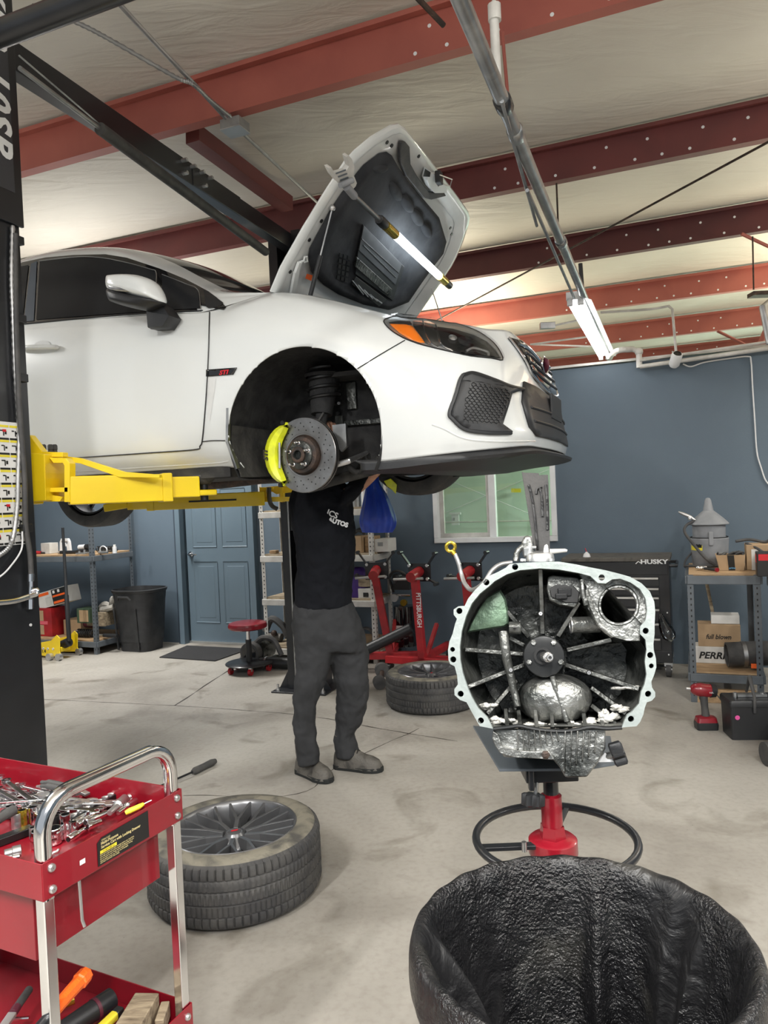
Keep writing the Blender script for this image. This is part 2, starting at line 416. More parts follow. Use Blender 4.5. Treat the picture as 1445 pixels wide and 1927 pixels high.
# back wall with a window opening and a doorway
wl = uv_(onV(819, 1022, WALLV)); wr = uv_(onV(1050, 1018, WALLV))
wu0, wu1, wz0, wz1 = wl.x, wr.x, wl.z+.0, wl.z+.95
dl = uv_(onV(353, 1150, WALLV)); dr = uv_(onV(481, 1150, WALLV))
du0, du1, dz1 = dl.x, dr.x, 2.03
b = MB()
def wallbox(b, u0, u1, z0, z1, v0=WALLV, v1=WALLV+.12):
    b.prism([Wd(u0, v0, z0), Wd(u1, v0, z0), Wd(u1, v0, z1), Wd(u0, v0, z1)], VV*(v1-v0))
wallbox(b, -8.6, du0, 0, WH); wallbox(b, du0, du1, dz1, WH); wallbox(b, du1, wu0, 0, WH)
wallbox(b, wu0, wu1, 0, wz0); wallbox(b, wu0, wu1, wz1, WH); wallbox(b, wu1, 6.2, 0, WH)
struct(b.build('wall_back', 'wall_paint', smooth=0))
b = MB(); b.prism([Wd(-8.6, 13.3, 0), Wd(6.2, 13.3, 0), Wd(6.2, 13.3, 3.4), Wd(-8.6, 13.3, 3.4)], VV*.1)
struct(b.build('wall_far', 'green_wall', smooth=0))
b = MB(); b.prism([Wd(6.2, -3, 0), Wd(6.2, 13.4, 0), Wd(6.2, 13.4, 3.9), Wd(6.2, -3, 3.9)], UU*.1)
struct(b.build('wall_right', 'wall_paint', smooth=0))
b = MB(); b.prism([Wd(-8.6, -3, 0), Wd(-8.6, 13.4, 0), Wd(-8.6, 13.4, 3.9), Wd(-8.6, -3, 3.9)], -UU*.1)
struct(b.build('wall_left', 'wall_paint', smooth=0))
# cap rail of the partition
b = MB(); b.bar(Wd(-8.4, WALLV+.05, WH+.02), Wd(6.2, WALLV+.05, WH+.02), .14, .02)
struct(b.build('trim_1', 'galv_white', smooth=0))
# ceiling: sagging faced insulation between purlins
def pz(v): return 3.633-.05*(v-3.566)          # purlin underside height
b = MB(); rows = []
import itertools
vs_ = []
for i in range(-3, 6):
    v0 = 3.566+1.604*i
    for k in range(8): vs_.append((v0+1.604*k/8, k/8))
vs_.append((3.566+1.604*6, 0))
for v, t in vs_:
    sag = .07*math.sin(PI*t)
    row = []
    for j in range(61):
        a = -8.7+15.0*j/60
        zz = pz(v)+.245-sag*(1+.25*math.sin(a*2.1+v*3))
        row.append(Wd(a, v, zz))
    rows.append(row)
b.grid(rows); struct(b.build('ceiling', 'ceiling', smooth=180))
# purlins
labels = {0: 'bright brick-red steel purlin crossing above the raised car, nearest of the roof beams',
          1: 'shaded red purlin with a row of bolt holes passing behind the open hood',
          2: 'deeply shaded red purlin with light painted into its bolt holes just above the fluorescent fixture',
          3: 'reddish purlin crossing behind the upper end of the fluorescent fixture',
          4: 'brick-red purlin beyond the fluorescent tubes, second from the partition top',
          5: 'dim red purlin low over the blue partition wall, farthest from the camera',
          -1: 'red purlin overhead before the near pipe, mostly above the frame'}
for i in range(-1, 6):
    v = 3.566+1.604*i; z = pz(v); mt = None
    mt = {1: 'purlin_shade', 2: 'purlin_deep_shade'}.get(i, 'purlin_red')  # shade on the second and third purlins is put into their red
    if 'purlin_shade' not in M: mk('purlin_shade', (.17, .042, .038), .55, col2=(.13, .034, .032), scale=2.5)
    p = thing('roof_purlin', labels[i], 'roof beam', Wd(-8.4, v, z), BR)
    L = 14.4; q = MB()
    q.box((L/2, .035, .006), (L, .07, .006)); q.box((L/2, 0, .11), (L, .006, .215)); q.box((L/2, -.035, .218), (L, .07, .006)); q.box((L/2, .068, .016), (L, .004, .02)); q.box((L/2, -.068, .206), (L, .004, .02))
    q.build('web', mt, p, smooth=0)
    h = MB(); cnt = 0
    x = 7.2
    while x < L-.3:
        if i >= 1 or (i == 0 and x < 10.6):
            h.cyl((x, -.005, .035), (x, -.0035, .035),   .010, n=8)
            if int(x*10) % 3 == 0: h.cyl((x+.08, -.005, .15), (x+.08, -.0035, .15),   .010, n=8)
        x += .165+.09*((int(x*7)) % 2)
    if h.v: tag(h.build('lit_bolt_holes', 'letter_white', p, smooth=0), 'white discs painting the light seen through holes along the web', None, kind='stuff')  # white discs paint the light that shows through the web's holes
# dark rafter strut between purlins (left of centre)
a = onP(362, 252, Vector((0, 0, 1)), Vector((0, 0, 3.70))); c_ = onP(540, 385, Vector((0, 0, 1)), Vector((0, 0, 3.64)))
b = MB(); b.bar(a, c_, .10, .10); tag(b.build('roof_rafter', 'purlin_shade', smooth=0), 'short dark red rafter joining two purlins behind the junction box', 'roof beam')

# window
W1 = struct(thing('window_1', None, None, Wd(wu0, WALLV, wz0), BR)); ww = wu1-wu0; wh = wz1-wz0
b = MB(); fw = .045
for (x0, x1, z0, z1) in ((0, ww, 0, fw), (0, ww, wh-fw, wh), (0, fw, fw, wh-fw), (ww-fw, ww, fw, wh-fw)):
    b.box(((x0+x1)/2, .03, (z0+z1)/2), (x1-x0, .12, z1-z0))
b.build('frame', 'white_vinyl', W1, smooth=0, bevel=.004)
b = MB(); mid = ww*.49
b.box((mid, .03, wh/2), (.06, .06, wh-2*fw)); b.build('mullion', 'white_vinyl', W1, smooth=0, bevel=.003)
b = MB(); z0, z1, x0, x1 = fw, wh-fw, fw, mid-.03
for (p, q, r_, s_) in ((x0, x1, z0, z0+.04), (x0, x1, z1-.04, z1), (x0, x0+.04, z0+.04, z1-.04), (x1-.03, x1, z0+.04, z1-.04)):
    b.box(((p+q)/2, .045, (r_+s_)/2), (q-p, .03, s_-r_))
b.build('sash', 'galv_white', W1, smooth=0, bevel=.003)
b = MB(); b.box(((x0+x1)/2, .05, (z0+z1)/2), (x1-x0-.06, .005, z1-z0-.06)); b.build('pane', 'window_glass', W1, smooth=0)
b = MB(); b.box(((mid+.03+ww-fw)/2, .05, (z0+z1)/2), (ww-fw-mid-.03, .005, z1-z0)); b.build('pane', 'window_glass', W1, smooth=0)
# things behind the window, standing in for the reflection in its panes
def far(px, py, v=13.2): return onV(px, py, v)
q = MB(); q.tube([far(838, 965), far(1040, 880)], .008); q.tube([far(835, 900), far(1040, 985)], .008); tag(q.build('cross_bracing', 'white_vinyl'), 'crossed brace rods behind the window, standing in for its reflection', 'brace')
p = thing('outlet_box', 'white electrical outlet box on conduit standing in for the reflection in the left window pane', 'outlet', far(857, 978, 13.2), BR)
q = MB(); q.box((0, 0, 0), (.14, .05, .2)); q.box((0, -.01, .115), (.22, .06, .04)); q.build('box', 'white_plastic', p, bevel=.004)
q = MB(); q.box((-.02, -.03, .01), (.035, .01, .05)); q.build('socket', 'galv', p)
q = MB(); q.tube([far(835, 983, 13.18), far(1046, 979, 13.18)], .014); tag(q.build('wall_conduit', 'galv_white'), 'horizontal conduit behind the window, standing in for its reflection', 'conduit')
q = MB(); q.bar(far(962, 923), far(980, 923), .02, .07); tag(q.build('wall_sign', 'label_yellow', smooth=0), 'small yellow sign standing in for the reflection in the right window pane', 'sign')

# door: two jambs, six-panel leaf, lever
D1 = struct(thing('door_1', None, None, Wd(du0, WALLV, 0), BR)); dw = du1-du0
b = MB()
b.box((-.03, .0, 1.03), (.06, .14, 2.06)); b.box((dw+.03, .0, 1.03), (.06, .14, 2.06)); b.box((dw/2, 0, 2.06), (dw+.12, .14, .06))
b.build('door_frame', 'door_paint', D1, smooth=0, bevel=.004)
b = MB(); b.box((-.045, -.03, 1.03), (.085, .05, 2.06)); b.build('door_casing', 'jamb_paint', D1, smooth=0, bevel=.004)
b = MB(); b.box((dw/2, .05, 1.015), (dw-.01, .035, 2.0))
lf = b.build('door_leaf', 'door_paint', D1, smooth=0)
pw = (dw-.012)/2
for cxp in (dw*.28, dw*.72):
    for (z0, z1) in ((.23, .86), (1.03, 1.62), (1.70, 1.92)):
        q = MB(); hw = dw*.17
        o_ = [(cxp-hw, .032, z0), (cxp+hw, .032, z0), (cxp+hw, .032, z1), (cxp-hw, .032, z1)]
        i1 = [(cxp-hw+.016, .046, z0+.016), (cxp+hw-.016, .046, z0+.016), (cxp+hw-.016, .046, z1-.016), (cxp-hw+.016, .046, z1-.016)]
        i2 = [(cxp-hw+.045, .030, z0+.045), (cxp+hw-.045, .030, z0+.045), (cxp+hw-.045, .030, z1-.045), (cxp-hw+.045, .030, z1-.045)]
        o0 = [(cxp-hw-.008, .026, z0-.008), (cxp+hw+.008, .026, z0-.008), (cxp+hw+.008, .026, z1+.008), (cxp-hw-.008, .026, z1+.008)]
        q.loft([o0, o_, i1, i2], False, True); q.build('door_panel', 'door_paint', D1, smooth=0)
b = MB(); b.lathe([(.0, 0), (.028, 0), (.028, .012), (.012, .016), (.012, .045)], (.06, .032, .95), (0, -1, 0), 20)
b.tube([(.06, -.01, .95), (.10, -.014, .95), (.16, -.012, .945)], [.010, .010, .007]); b.build('door_handle', 'chrome', D1)
b = MB(); b.bar((0, .03, .012), (dw, .03, .012), .05, .02); b.build('threshold', 'alu', D1, smooth=0)
# grey door mat
q = MB(); pts = [onZ(352, 1216, 0), onZ(300, 1238, 0), onZ(405, 1245, 0), onZ(470, 1222, 0)]
q.prism([p+Vector((0, 0, .001)) for p in pts], (0, 0, .008)); tag(q.build('door_mat', 'matting', smooth=0), 'dark grey flat mat on the floor in front of the blue door', 'mat')
# floor joints
for k, (line, wd) in enumerate((([(330, 1327), (430, 1262)], .012), ([(78, 1316), (330, 1328), (560, 1345), (720, 1372), (860, 1395)], .007), ([(345, 1497), (560, 1494), (640, 1440), (790, 1370)], .005))):
    pts = spline([onZ(x, y, .0005) for x, y in line], 6); q = MB()
    L_, R_ = [], []
    for i, p in enumerate(pts):
        t = (pts[min(i+1, len(pts)-1)]-pts[max(i-1, 0)]).normalized(); n_ = Vector((-t.y, t.x, 0))*wd/2*(1+.6*math.sin(i*2.3))
        j = Vector((random.uniform(-1, 1), random.uniform(-1, 1), 0))*.006
        L_.append(p+n_+j); R_.append(p-n_+j)
    q.grid([L_, R_]); struct(q.build('trim_%d' % (k+2), 'letter_dark', smooth=0))
# ================================================================ two post lift
LA = R(20); ul = Vector((math.cos(LA), -math.sin(LA), 0)); vl = Vector((math.sin(LA), math.cos(LA), 0))
c1 = Vector((-1.64, 3.07, 0)); c2 = c1+vl*2.94
LIFT = thing('car_lift', 'black two post lift with yellow arms holding up the white car', 'car lift', tuple(c1), -LA)
CF = 'black_steel'
BZ = 3.385
def LL(x, y, z): return Vector((x, y, z))       # lift frame: x along ul, y along vl
def l2w(p): return c1+ul*p[0]+vl*p[1]+Vector((0, 0, p[2]))
def channel(b, y0, s, z0, z1):
    # open C section, mouth facing the car (direction s along y)
    for (cx_, cy_, dx, dy) in ((0, -s*.115, .27, .012), (-.13, 0, .012, .24), (.13, 0, .012, .24), (-.095, s*.115, .07, .012), (.095, s*.115, .07, .012)):
        b.box((cx_, y0+cy_, (z0+z1)/2), (dx, dy, z1-z0))
for nm, y0, s in (('near', 0, 1), ('far', 2.94, -1)):
    b = MB(); channel(b, y0, s, .012, 3.72 if nm == 'near' else BZ+.14)
    b.build('column', CF, LIFT, smooth=0, bevel=.004)
    b = MB(); b.box((0, y0, .006), (.46, .46, .012)); b.build('base_plate', CF, LIFT, smooth=0, bevel=.003)
    for (a, c_) in ((-.19, -.19), (.19, -.19), (-.19, .19), (.19, .19)):
        b = MB(); b.cyl((a, y0+c_, .012), (a, y0+c_, .026), .018, n=6); b.cyl((a, y0+c_, .026), (a, y0+c_, .06), .009, n=8); b.build('anchor_bolt', 'steel', LIFT)
# bent gusset plates at the feet
for s in (-1, 1):
    b = MB(); b.prism([(s*.136, 2.94-.1, .012), (s*.22, 2.94-.1, .012), (s*.136, 2.94-.1, .16)], (0, .008, 0)); b.build('gusset', CF, LIFT, smooth=0)
# cross beam: two overlapping channels with bolts
b = MB(); b.box((.02, 1.05, BZ+.065), (.075, 2.1, .13)); b.build('cross_beam', CF, LIFT, smooth=0, bevel=.004)
b = MB(); b.box((.02, 2.25, BZ+.06), (.085, 1.42, .118)); b.build('cross_beam', CF, LIFT, smooth=0, bevel=.004)
for k in range(6):
    b = MB(); y = 1.42+.09*(k % 4)+.02; z = BZ+.105 if k < 4 else BZ+.03
    if k >= 4: y = 1.44+.2*(k-4)
    b.cyl((-.050, y, z), (.094, y, z), .012, n=6); b.build('beam_bolt', 'steel', LIFT)
b = MB(); b.box((.03, .14, BZ-.02), (.012, .10, .28)); b.box((.055, .14, BZ+.08), (.05, .09, .06)); b.build('beam_bracket', CF, LIFT, smooth=0, bevel=.003)
# padded shut-off bar on the thin rod
pn = ul; p0 = l2w((.0, 0, 0))
A = onZ(37, 128, 3.28); B_ = onZ(188, 242, 3.28); D_ = onZ(500, 474, 3.28)
zb = (A.z+B_.z+D_.z)/3
def flat(p): q = Vector(p); q.z = zb; return q
b = MB(); b.tube([A, B_], .010, 10); b.build('shutoff_rod', 'galv', LIFT, world=True)
b = MB(); b.tube([A+Vector((0, 0, .05)), B_+Vector((0, 0, .02)), D_+Vector((0, 0, .02))], .004, 6); b.build('shutoff_wire', 'galv', LIFT, world=True)
b = MB(); b.tube([B_, B_+(D_-B_)*.5, D_], .030, 14); b.build('padded_bar', 'rubber', LIFT, world=True)
# black cover panel with the lift's lettering on the near column
b = MB(); b.box((.145, .008, 3.19), (.014, .245, 1.06)); tag(b.build('cover_panel', CF, LIFT, smooth=0, bevel=.003), 'black cover panel')
b = MB(); b.box((.1525, .015, 3.24), (.002, .150, .90)); b.build('name_plate', 'grey_dark' if 'grey_dark' in M else 'shelf_grey', LIFT, smooth=0)
text('XPR 10SP', 'lettering', 'letter_white', LIFT, l2w((.1545, -.022, 3.66)), (0, 0, -1), vl, .155, shear=.15, bold=.005, sp=1.18)
# warning label sheet
b = MB(); b.box((.137, -.02, 1.59), (.002, .165, .50)); sheet = b.build('warning_sheet', 'label_white', LIFT, smooth=0)
Y_ = MB(); K_ = MB(); Rr = MB()
for r_ in range(8):
    for c_ in range(3):
        z = 1.80-r_*.0605; y = -.075+c_*.055
        Y_.box((.1385, y, z+.022), (.001, .050, .009)); K_.box((.1385, y, z-.029), (.001, .050, .008))
        k = (r_*3+c_)
        K_.box((.1385, y-.008, z+.004), (.001, .012+.006*(k % 2), .005)); K_.box((.1385, y+.004*(k % 3-1), z-.006), (.001, .005, .022)); K_.box((.1385, y+.010, z-.004), (.001, .009, .008+.006*(k % 2)))
        if k % 5 == 1: Rr.box((.1387, y+.004, z+.004), (.001, .018, .010))
Y_.build('warning_band', 'label_yellow', sheet, smooth=0); K_.build('pictogram', 'label_black', sheet, smooth=0); Rr.build('red_pictogram', 'letter_red', sheet, smooth=0)
# hoses and clips on the right face of the near column
sp0 = l2w((.150, 0, 0))
def fc(px, py, off=0): return onP(px, py, ul, sp0+ul*off)
def ribbed(b, pts, r, step=.011, n=10):
    P = spline(pts, 14); out = []; acc = 0
    b_pts = [P[0]]
    for a, c_ in zip(P, P[1:]):
        L = (c_-a).length; k = max(1, int(L/step)); b_pts += [a+(c_-a)*(j+1)/k for j in range(k)]
    rs = [r*(1.0 if i % 2 else .72) for i in range(len(b_pts))]
    b.tube(b_pts, rs, n)
b = MB(); ribbed(b, [fc(x, y) for x, y in ((24, 425), (22, 520), (25, 600), (29, 700), (36, 800), (34, 900), (32, 960), (22, 1020), (0, 1044), (-20, 1048))], .0105); b.build('flexible_conduit', 'conduit', LIFT, world=True)
b = MB(); b.tube(spline([fc(x, y, .01) for x, y in ((29, 440), (30, 600), (36, 760), (46, 900), (48, 985), (56, 1040), (59, 1082))], 6), .011, 10); b.build('hydraulic_hose', 'rubber', LIFT, world=True)
b = MB(); b.tube(spline([fc(x, y, .008) for x, y in ((42, 1000), (40, 1035), (18, 1068), (0, 1085), (-15, 1092))], 6), .0035, 8); b.build('release_cable', 'white_plastic', LIFT, world=True)
b = MB()
b.cyl(fc(58, 1080, .01), fc(58, 1094, .01), .014, n=12); b.cyl(fc(58, 1094, .01), fc(58, 1104, .01), .011, n=6); b.cyl(fc(58, 1104, .01), fc(57, 1128, .01), .010, n=12); b.cyl(fc(57, 1128, .01), fc(57, 1146, .01), .013, n=6)
b.tube(spline([fc(58, 1113, .01), fc(70, 1110, .03), fc(68, 1118, .03), fc(52, 1123, .02)], 5), .010); b.tube(spline([fc(52, 1123, .02), fc(30, 1130, .02), fc(0, 1134, .02), fc(-30, 1134, .02)], 5), .013)
b.build('hose_fitting', 'chrome', LIFT, world=True)
for y in (452, 600, 711, 994):
    b = MB(); c_ = fc(32+(y-452)*.03, y, -.002); b.bar(c_-Vector((0, 0, .017)), c_+Vector((0, 0, .017)), .05, .03, up=ul); b.build('hose_clip', 'black_plastic', LIFT, world=True, bevel=.003)
b = MB(); c_ = fc(57, 1176, -.01); b.cyl(c_, c_+ul*.004, .006, n=10); b.build('bolt', 'white_plastic', LIFT, world=True)
# carriage and arms
b = MB(); b.box((0, .09, 1.62), (.24, .07, .62)); b.build('carriage', CF, LIFT, smooth=0, bevel=.004)
def tubebar(b, a, c_, wd, ht):
    b.bar(a, c_, wd, ht)
def arm(pv, end, ext, wd, ht, mt, name='lift_arm'):
    """pv pivot, ext start of the inner tube, end tip (world)"""
    d = (end-pv).normalized(); mid_ = pv+(end-pv)*ext
    b = MB(); b.bar(pv, mid_, wd, ht); a = b.build(name, mt, LIFT, world=True, smooth=0, bevel=.006)
    b = MB(); b.bar(mid_-d*.02, end, wd*.8, ht*.78); b.build('arm_extension', mt, a, world=True, smooth=0, bevel=.006)
    b = MB(); b.bar(mid_-d*.045, mid_+d*.002, wd*1.12, ht*1.06); b.build('stop_collar', mt, a, world=True, smooth=0, bevel=.006)
    return a
PIV = onY(128, 920, 3.30); TIP = onY(372, 921, 3.56); TIP.z = PIV.z = (PIV.z+TIP.z)/2+.002
a1 = arm(PIV, TIP, .77, .13, .125, 'yellow')
d1 = (TIP-PIV).normalized()
b = MB()                         # brace plate on top of the arm
tp = [onY(x, y, 3.33) for x, y in ((118, 858), (152, 862), (235, 888), (300, 893), (300, 899), (225, 898), (150, 872), (118, 868))]
b.prism(tp, Vector((0, -.012, 0))+Vector((0, .05, 0))); b.build('arm_brace', 'yellow', a1, world=True, smooth=0, bevel=.002)
tip2 = onY(404, 931, 3.60)
b = MB(); b.bar(TIP-d1*.02+Vector((0, 0, -.03)), Vector((tip2.x, tip2.y, TIP.z-.03)), .10, .028); b.build('pad_plate', 'yellow', a1, world=True, bevel=.008)
pc = Vector((tip2.x, tip2.y, TIP.z-.03))-d1*.05
pt = onY(391, 897, pc.y).z
b = MB(); b.cyl(pc+Vector((0, 0, -.035)), pc+Vector((0, 0, pt-pc.z-.03)), .019, n=14); b.build('pad_screw', 'black_steel', a1, world=True)
b = MB(); b.lathe([(.001, -.04), (.03, -.035), (.055, -.012), (.062, 0), (.06, .008), (.001, .008)], (pc.x, pc.y, pt), n=24); b.build('lift_pad', 'rubber', a1, world=True)
# arm yoke and pivot pin by the near column
b = MB()
yk = [(55, 818), (80, 850), (118, 851), (118, 860), (98, 860), (88, 868), (82, 885), (84, 920), (92, 931), (118, 935), (112, 944), (88, 944), (70, 938), (57, 944)]
b.prism([onY(x, y, 3.26) for x, y in yk][::-1], (0.01, .035, 0)); b.build('carriage_arm_mount', 'yellow', LIFT, world=True, smooth=0, bevel=.003)
b = MB(); b.prism([onY(x, y, 3.20) for x, y in ((52, 852), (84, 854), (86, 942), (56, 945))][::-1], (0.01, .20, 0)); b.build('carriage_arm_mount', 'yellow', LIFT, world=True, smooth=0, bevel=.004)
fr = [(92, 861), (124, 862), (131, 872), (131, 945), (121, 945), (121, 876), (118, 871), (100, 871)]
b = MB(); b.prism([onY(x, y, 3.24) for x, y in fr][::-1], (.01, .04, 0))
b.prism([onY(x, y, 3.24) for x, y in ((88, 918), (128, 917), (128, 926), (94, 926))][::-1], (.01, .05, 0)); b.build('arm_yoke', 'yellow', a1, world=True, smooth=0, bevel=.002)
b = MB(); pz0 = onY(95, 928, 3.33); pz1 = onY(95, 862, 3.33); b.cyl(pz0, (pz0.x, pz0.y, pz1.z), .020, n=16); b.build('pivot_pin', 'galv', a1, world=True)
for k, px in enumerate((74, 82, 95, 103)):
    b = MB(); q = onY(px, 847, 3.40+.02*(k % 2)); ribs = []
    b.lathe([(.010, 0), (.0115, .004), (.010, .010), (.0125, .012), (.0125, .03), (.008, .036), (.001, .036)], (q.x, q.y, q.z-.01), n=14); b.build('pad_adapter', 'rubber', LIFT, world=True)
# second near arm reaching back out of the frame
b = MB(); b.bar(onY(60, 925, 3.22), onY(-260, 960, 3.70), .12, .11); b.build('lift_arm', 'yellow', LIFT, world=True, smooth=0, bevel=.006)
# far column arms
P2 = onY(497, 938, 5.25); T2 = onY(240, 941, 5.05); T2.z = P2.z
a2 = arm(P2, T2, .86, .12, .098, 'yellow')
b = MB(); d2 = (T2-P2).normalized(); s0 = P2+d2*.15; n2 = Vector((0, -1, 0))
sl0 = onY(358, 943, P2.y-.145); sl1 = onY(445, 942, P2.y-.10)
b.bar(P2+d2*.18+Vector((.0, -.061, .0)), P2+d2*.50+Vector((0, -.061, 0)), .006, .012); b.build('arm_slot', 'label_black', a2, world=True, smooth=0)
T2b = T2+d2*.15
b = MB(); b.bar(T2, T2b+Vector((0, 0, -.02)), .09, .05); b.build('pad_plate', 'yellow', a2, world=True, smooth=0, bevel=.004)
q = T2b-d2*.05; b = MB(); b.cyl(q, q+Vector((0, 0, .10)), .02, n=12); b.cyl(q+Vector((0, 0, .09)), q+Vector((0, 0, .11)), .055, n=20); b.build('lift_pad', 'rubber', a2, world=True)
b = MB(); b.prism([onY(x, y, 5.3) for x, y in ((488, 917), (513, 917), (513, 921), (500, 922), (500, 935), (552, 935), (556, 943), (488, 945))][::-1], (0, .12, 0)); b.build('carriage_arm_mount', 'yellow', LIFT, world=True, smooth=0, bevel=.003)
b = MB(); b.prism([onY(x, y, 5.32) for x, y in ((527, 917), (532, 917), (532, 945), (527, 945))][::-1], (0, .12, 0)); b.prism([onY(x, y, 5.35) for x, y in ((497, 917), (552, 912), (552, 926), (520, 930))][::-1], (0, .01, 0)); b.build('carriage_rib', 'yellow', LIFT, world=True, smooth=0)
b = MB(); b.tube(spline([onY(x, y, 5.28) for x, y in ((506, 917), (507, 940), (512, 952), (522, 958))], 5), .016); b.build('arm_restraint', 'rubber', LIFT, world=True)
b = MB(); b.tube([l2w((-.06, 2.94-.135, 1.5)), l2w((-.06, 2.94-.135, .12)), l2w((-.03, 2.94-.10, .05))], .007, 8); b.build('equalizer_cable', 'galv', LIFT, world=True)
b = MB(); b.box((0, 2.94-.09, 1.55), (.24, .07, .62)); b.build('carriage', CF, LIFT, smooth=0, bevel=.004)

# ================================================================ overhead services
b = MB(); pa = onY(0, 64, 2.6); b.tube([pa-UU*1.4, pa+UU*1.6], .043, 24)
tag(b.build('overhead_pipe', 'black_steel'), 'thick dark steel pipe across the top left corner of the view', 'pipe')
def cz(px, py, z): return onZ(px, py, z)
b = MB()
cond = thing('electrical_conduit', 'thin metal conduit with junction box running over the brick-red purlin', 'conduit', tuple(cz(440, 238, 3.57)))
b.tube(spline([cz(195, -25, 3.72), cz(300, 90, 3.66), cz(372, 165, 3.60), cz(424, 222, 3.575)], 5), .011, 8); b.build('conduit_run', 'conduit', cond, world=True)
b = MB(); b.tube([cz(456, 250, 3.565), cz(606, 390, 3.56)], .010, 8); b.build('conduit_run', 'conduit', cond, world=True)
b = MB(); ribbed(b, [cz(60, 10, 3.66), cz(150, 45, 3.64), cz(225, 85, 3.62), cz(330, 145, 3.58), cz(362, 158, 3.58), (cz(395, 188, 3.575)), cz(434, 220, 3.57)], .012, .012); b.build('flexible_conduit', 'conduit', cond, world=True)
b = MB(); q = cz(442, 238, 3.57); b.box(q, (.125, .11, .055), Matrix.Rotation(-TB, 3, 'Z')); b.build('junction_box', 'conduit', cond, world=True, smooth=0, bevel=.004)
b = MB(); b.box(q-Vector((0, 0, .029)), (.128, .113, .006), Matrix.Rotation(-TB, 3, 'Z')); b.build('box_cover', 'alu', cond, world=True, smooth=0)

pz1 = 2.72
SPK = thing('sprinkler_pipe', 'long galvanized pipe running under the purlins towards the back wall', 'pipe', tuple(cz(935, 190, pz1)))
pA = cz(858, -20, pz1); pB = cz(1146, 672, pz1-.05)
b = MB(); b.tube([pA+(pA-pB)*.6, pA, pA+(pB-pA)*.5, pB], .0235, 16); b.build('pipe_run', 'galv', SPK, world=True)
def onpipe(t): return pA+(pB-pA)*t
dp = (pB-pA).normalized()
for px, py in ((941, 193), (965, 250), (1055, 455)):
    k = 0.0; best = None
    for j in range(400):
        q = onpipe(j/400); d = (q-CAM); sx = 722.5+FPX*d.dot(_r)/d.dot(_f); sy = 963.5-FPX*d.dot(_u)/d.dot(_f)
        e = abs(sy-py)
        if best is None or e < best[0]: best = (e, q)
    q = best[1]; b = MB(); b.tube([q-dp*.035, q-dp*.03, q+dp*.03, q+dp*.035], [.025, .029, .029, .025], 16); b.build('pipe_coupling', 'black_steel' if px == 941 else 'galv', SPK, world=True)
b = MB(); h0 = onY(937, 168, pA.y*1.27); 
hh = onP(936, 165, Vector((0, 1, 0)), Vector((0, cz(941, 185, pz1).y, 0)))
top = Vector((hh.x-.004, hh.y, hh.z+.62)); b.tube([hh, hh+Vector((-.002, 0, .22))], .015, 12); b.tube([hh+Vector((0, 0, .21)), hh+Vector((0, 0, .26))], .021, 12); b.tube([hh+Vector((0, 0, .25)), top], .006, 8)
b.sphere(hh+Vector((0, 0, .31)), .014, 10); b.build('pipe_hanger', 'galv_white', SPK, world=True)
b = MB(); b.tube([cz(944, 190, pz1-.03), cz(1010, 425, pz1-.03)], .007, 8); b.tube([cz(992, 358, pz1-.05), cz(1080, 560, pz1-.05)], .008, 8); b.build('small_conduit', 'galv', SPK, world=True)
# pipe run along the partition cap
qe = Vector(pB); w1_ = onV(1190, 657, 6.42); w2_ = onV(1202, 662, 6.42); w3_ = onV(1203, 692, 6.42)
b = MB(); b.tube(spline([qe, qe+dp*.03, w1_-UU*.12, w1_], 4)+[w2_, w3_], .024, 12); b.sphere(w2_, .034, 12); b.sphere(qe, .036, 12); b.build('pipe_elbow', 'galv_white', SPK, world=True)
w4 = onV(1204, 690, 6.40); w5 = onV(1440, 650, 6.40)
b = MB(); b.tube([w4, w5+UU*.6], .017, 10); b.tube([w4+Vector((0, 0, .05)), w5+UU*.6+Vector((0, 0, .05))], .010, 8); tag(b.build('wall_top_conduit', 'galv_white'), 'pale conduit pair running along the top of the partition wall', 'conduit')
b = MB(); b.tube(spline([onV(1130, 588, 6.46), onV(1221, 582, 6.46), onV(1258, 576, 6.46)], 4)+[onV(1265, 582, 6.44), onV(1272, 664, 6.44)], .011, 8); tag(b.build('gooseneck_conduit', 'galv_white'), 'thin bent conduit dropping to the security camera', 'conduit')
b = MB(); b.tube([onV(1445, 655, 6.2)+VV*-.2, onV(1432, 590, 6.2)-VV*.2, onV(1460, 560, 6.2)], .03, 10); tag(b.build('rain_pipe', 'galv'), 'short angled pipe at the right edge above the partition', 'pipe')

# fluorescent fixture hung beside the pipe, plus the fixtures out of view
fa = onY(1084, 570, 4.85); fb = onY(1140, 672, 6.35); fb.z = fa.z = 2.66
fa = cz(1082, 566, 2.66); fb = cz(1138, 672, 2.66)
L1 = (fb-fa)
def fixture(name, label, a, c_, grp=None):
    t = thing(name, label, 'light', tuple((a+c_)/2), math.atan2((c_-a).y, (c_-a).x)); L = (c_-a).length
    b = MB(); b.box((0, 0, .035), (L, .11, .05)); b.loft([[(-L/2, -.055, .012), (L/2, -.055, .012)], [(-L/2, -.10, -.004), (L/2, -.10, -.004)]], False, False, False); b.build('housing', 'white_plastic', t, smooth=0)
    for s in (-1, 1):
        b = MB(); b.cyl((-L/2+.03, s*.033, -.005), (L/2-.03, s*.033, -.005), .016, n=12); b.build('tube', 'tube', t)
        for e in (-1, 1):
            b = MB(); b.box((e*(L/2-.015), s*.033, -.002), (.03, .035, .045)); b.build('lamp_holder', 'white_plastic', t, smooth=0)
    return t
fixture('fluorescent_light', 'lit fluorescent strip light hanging beside the galvanized pipe near the partition', fa, fb)
b = MB(); q = onY(1096, 552, fa.y+.1); b.tube([q, onY(1092, 496, fa.y+.1)], .014, 8); tag(b.build('hanger_strap', 'black_plastic'), 'black strap hanging the strip light from a dark purlin', 'strap')
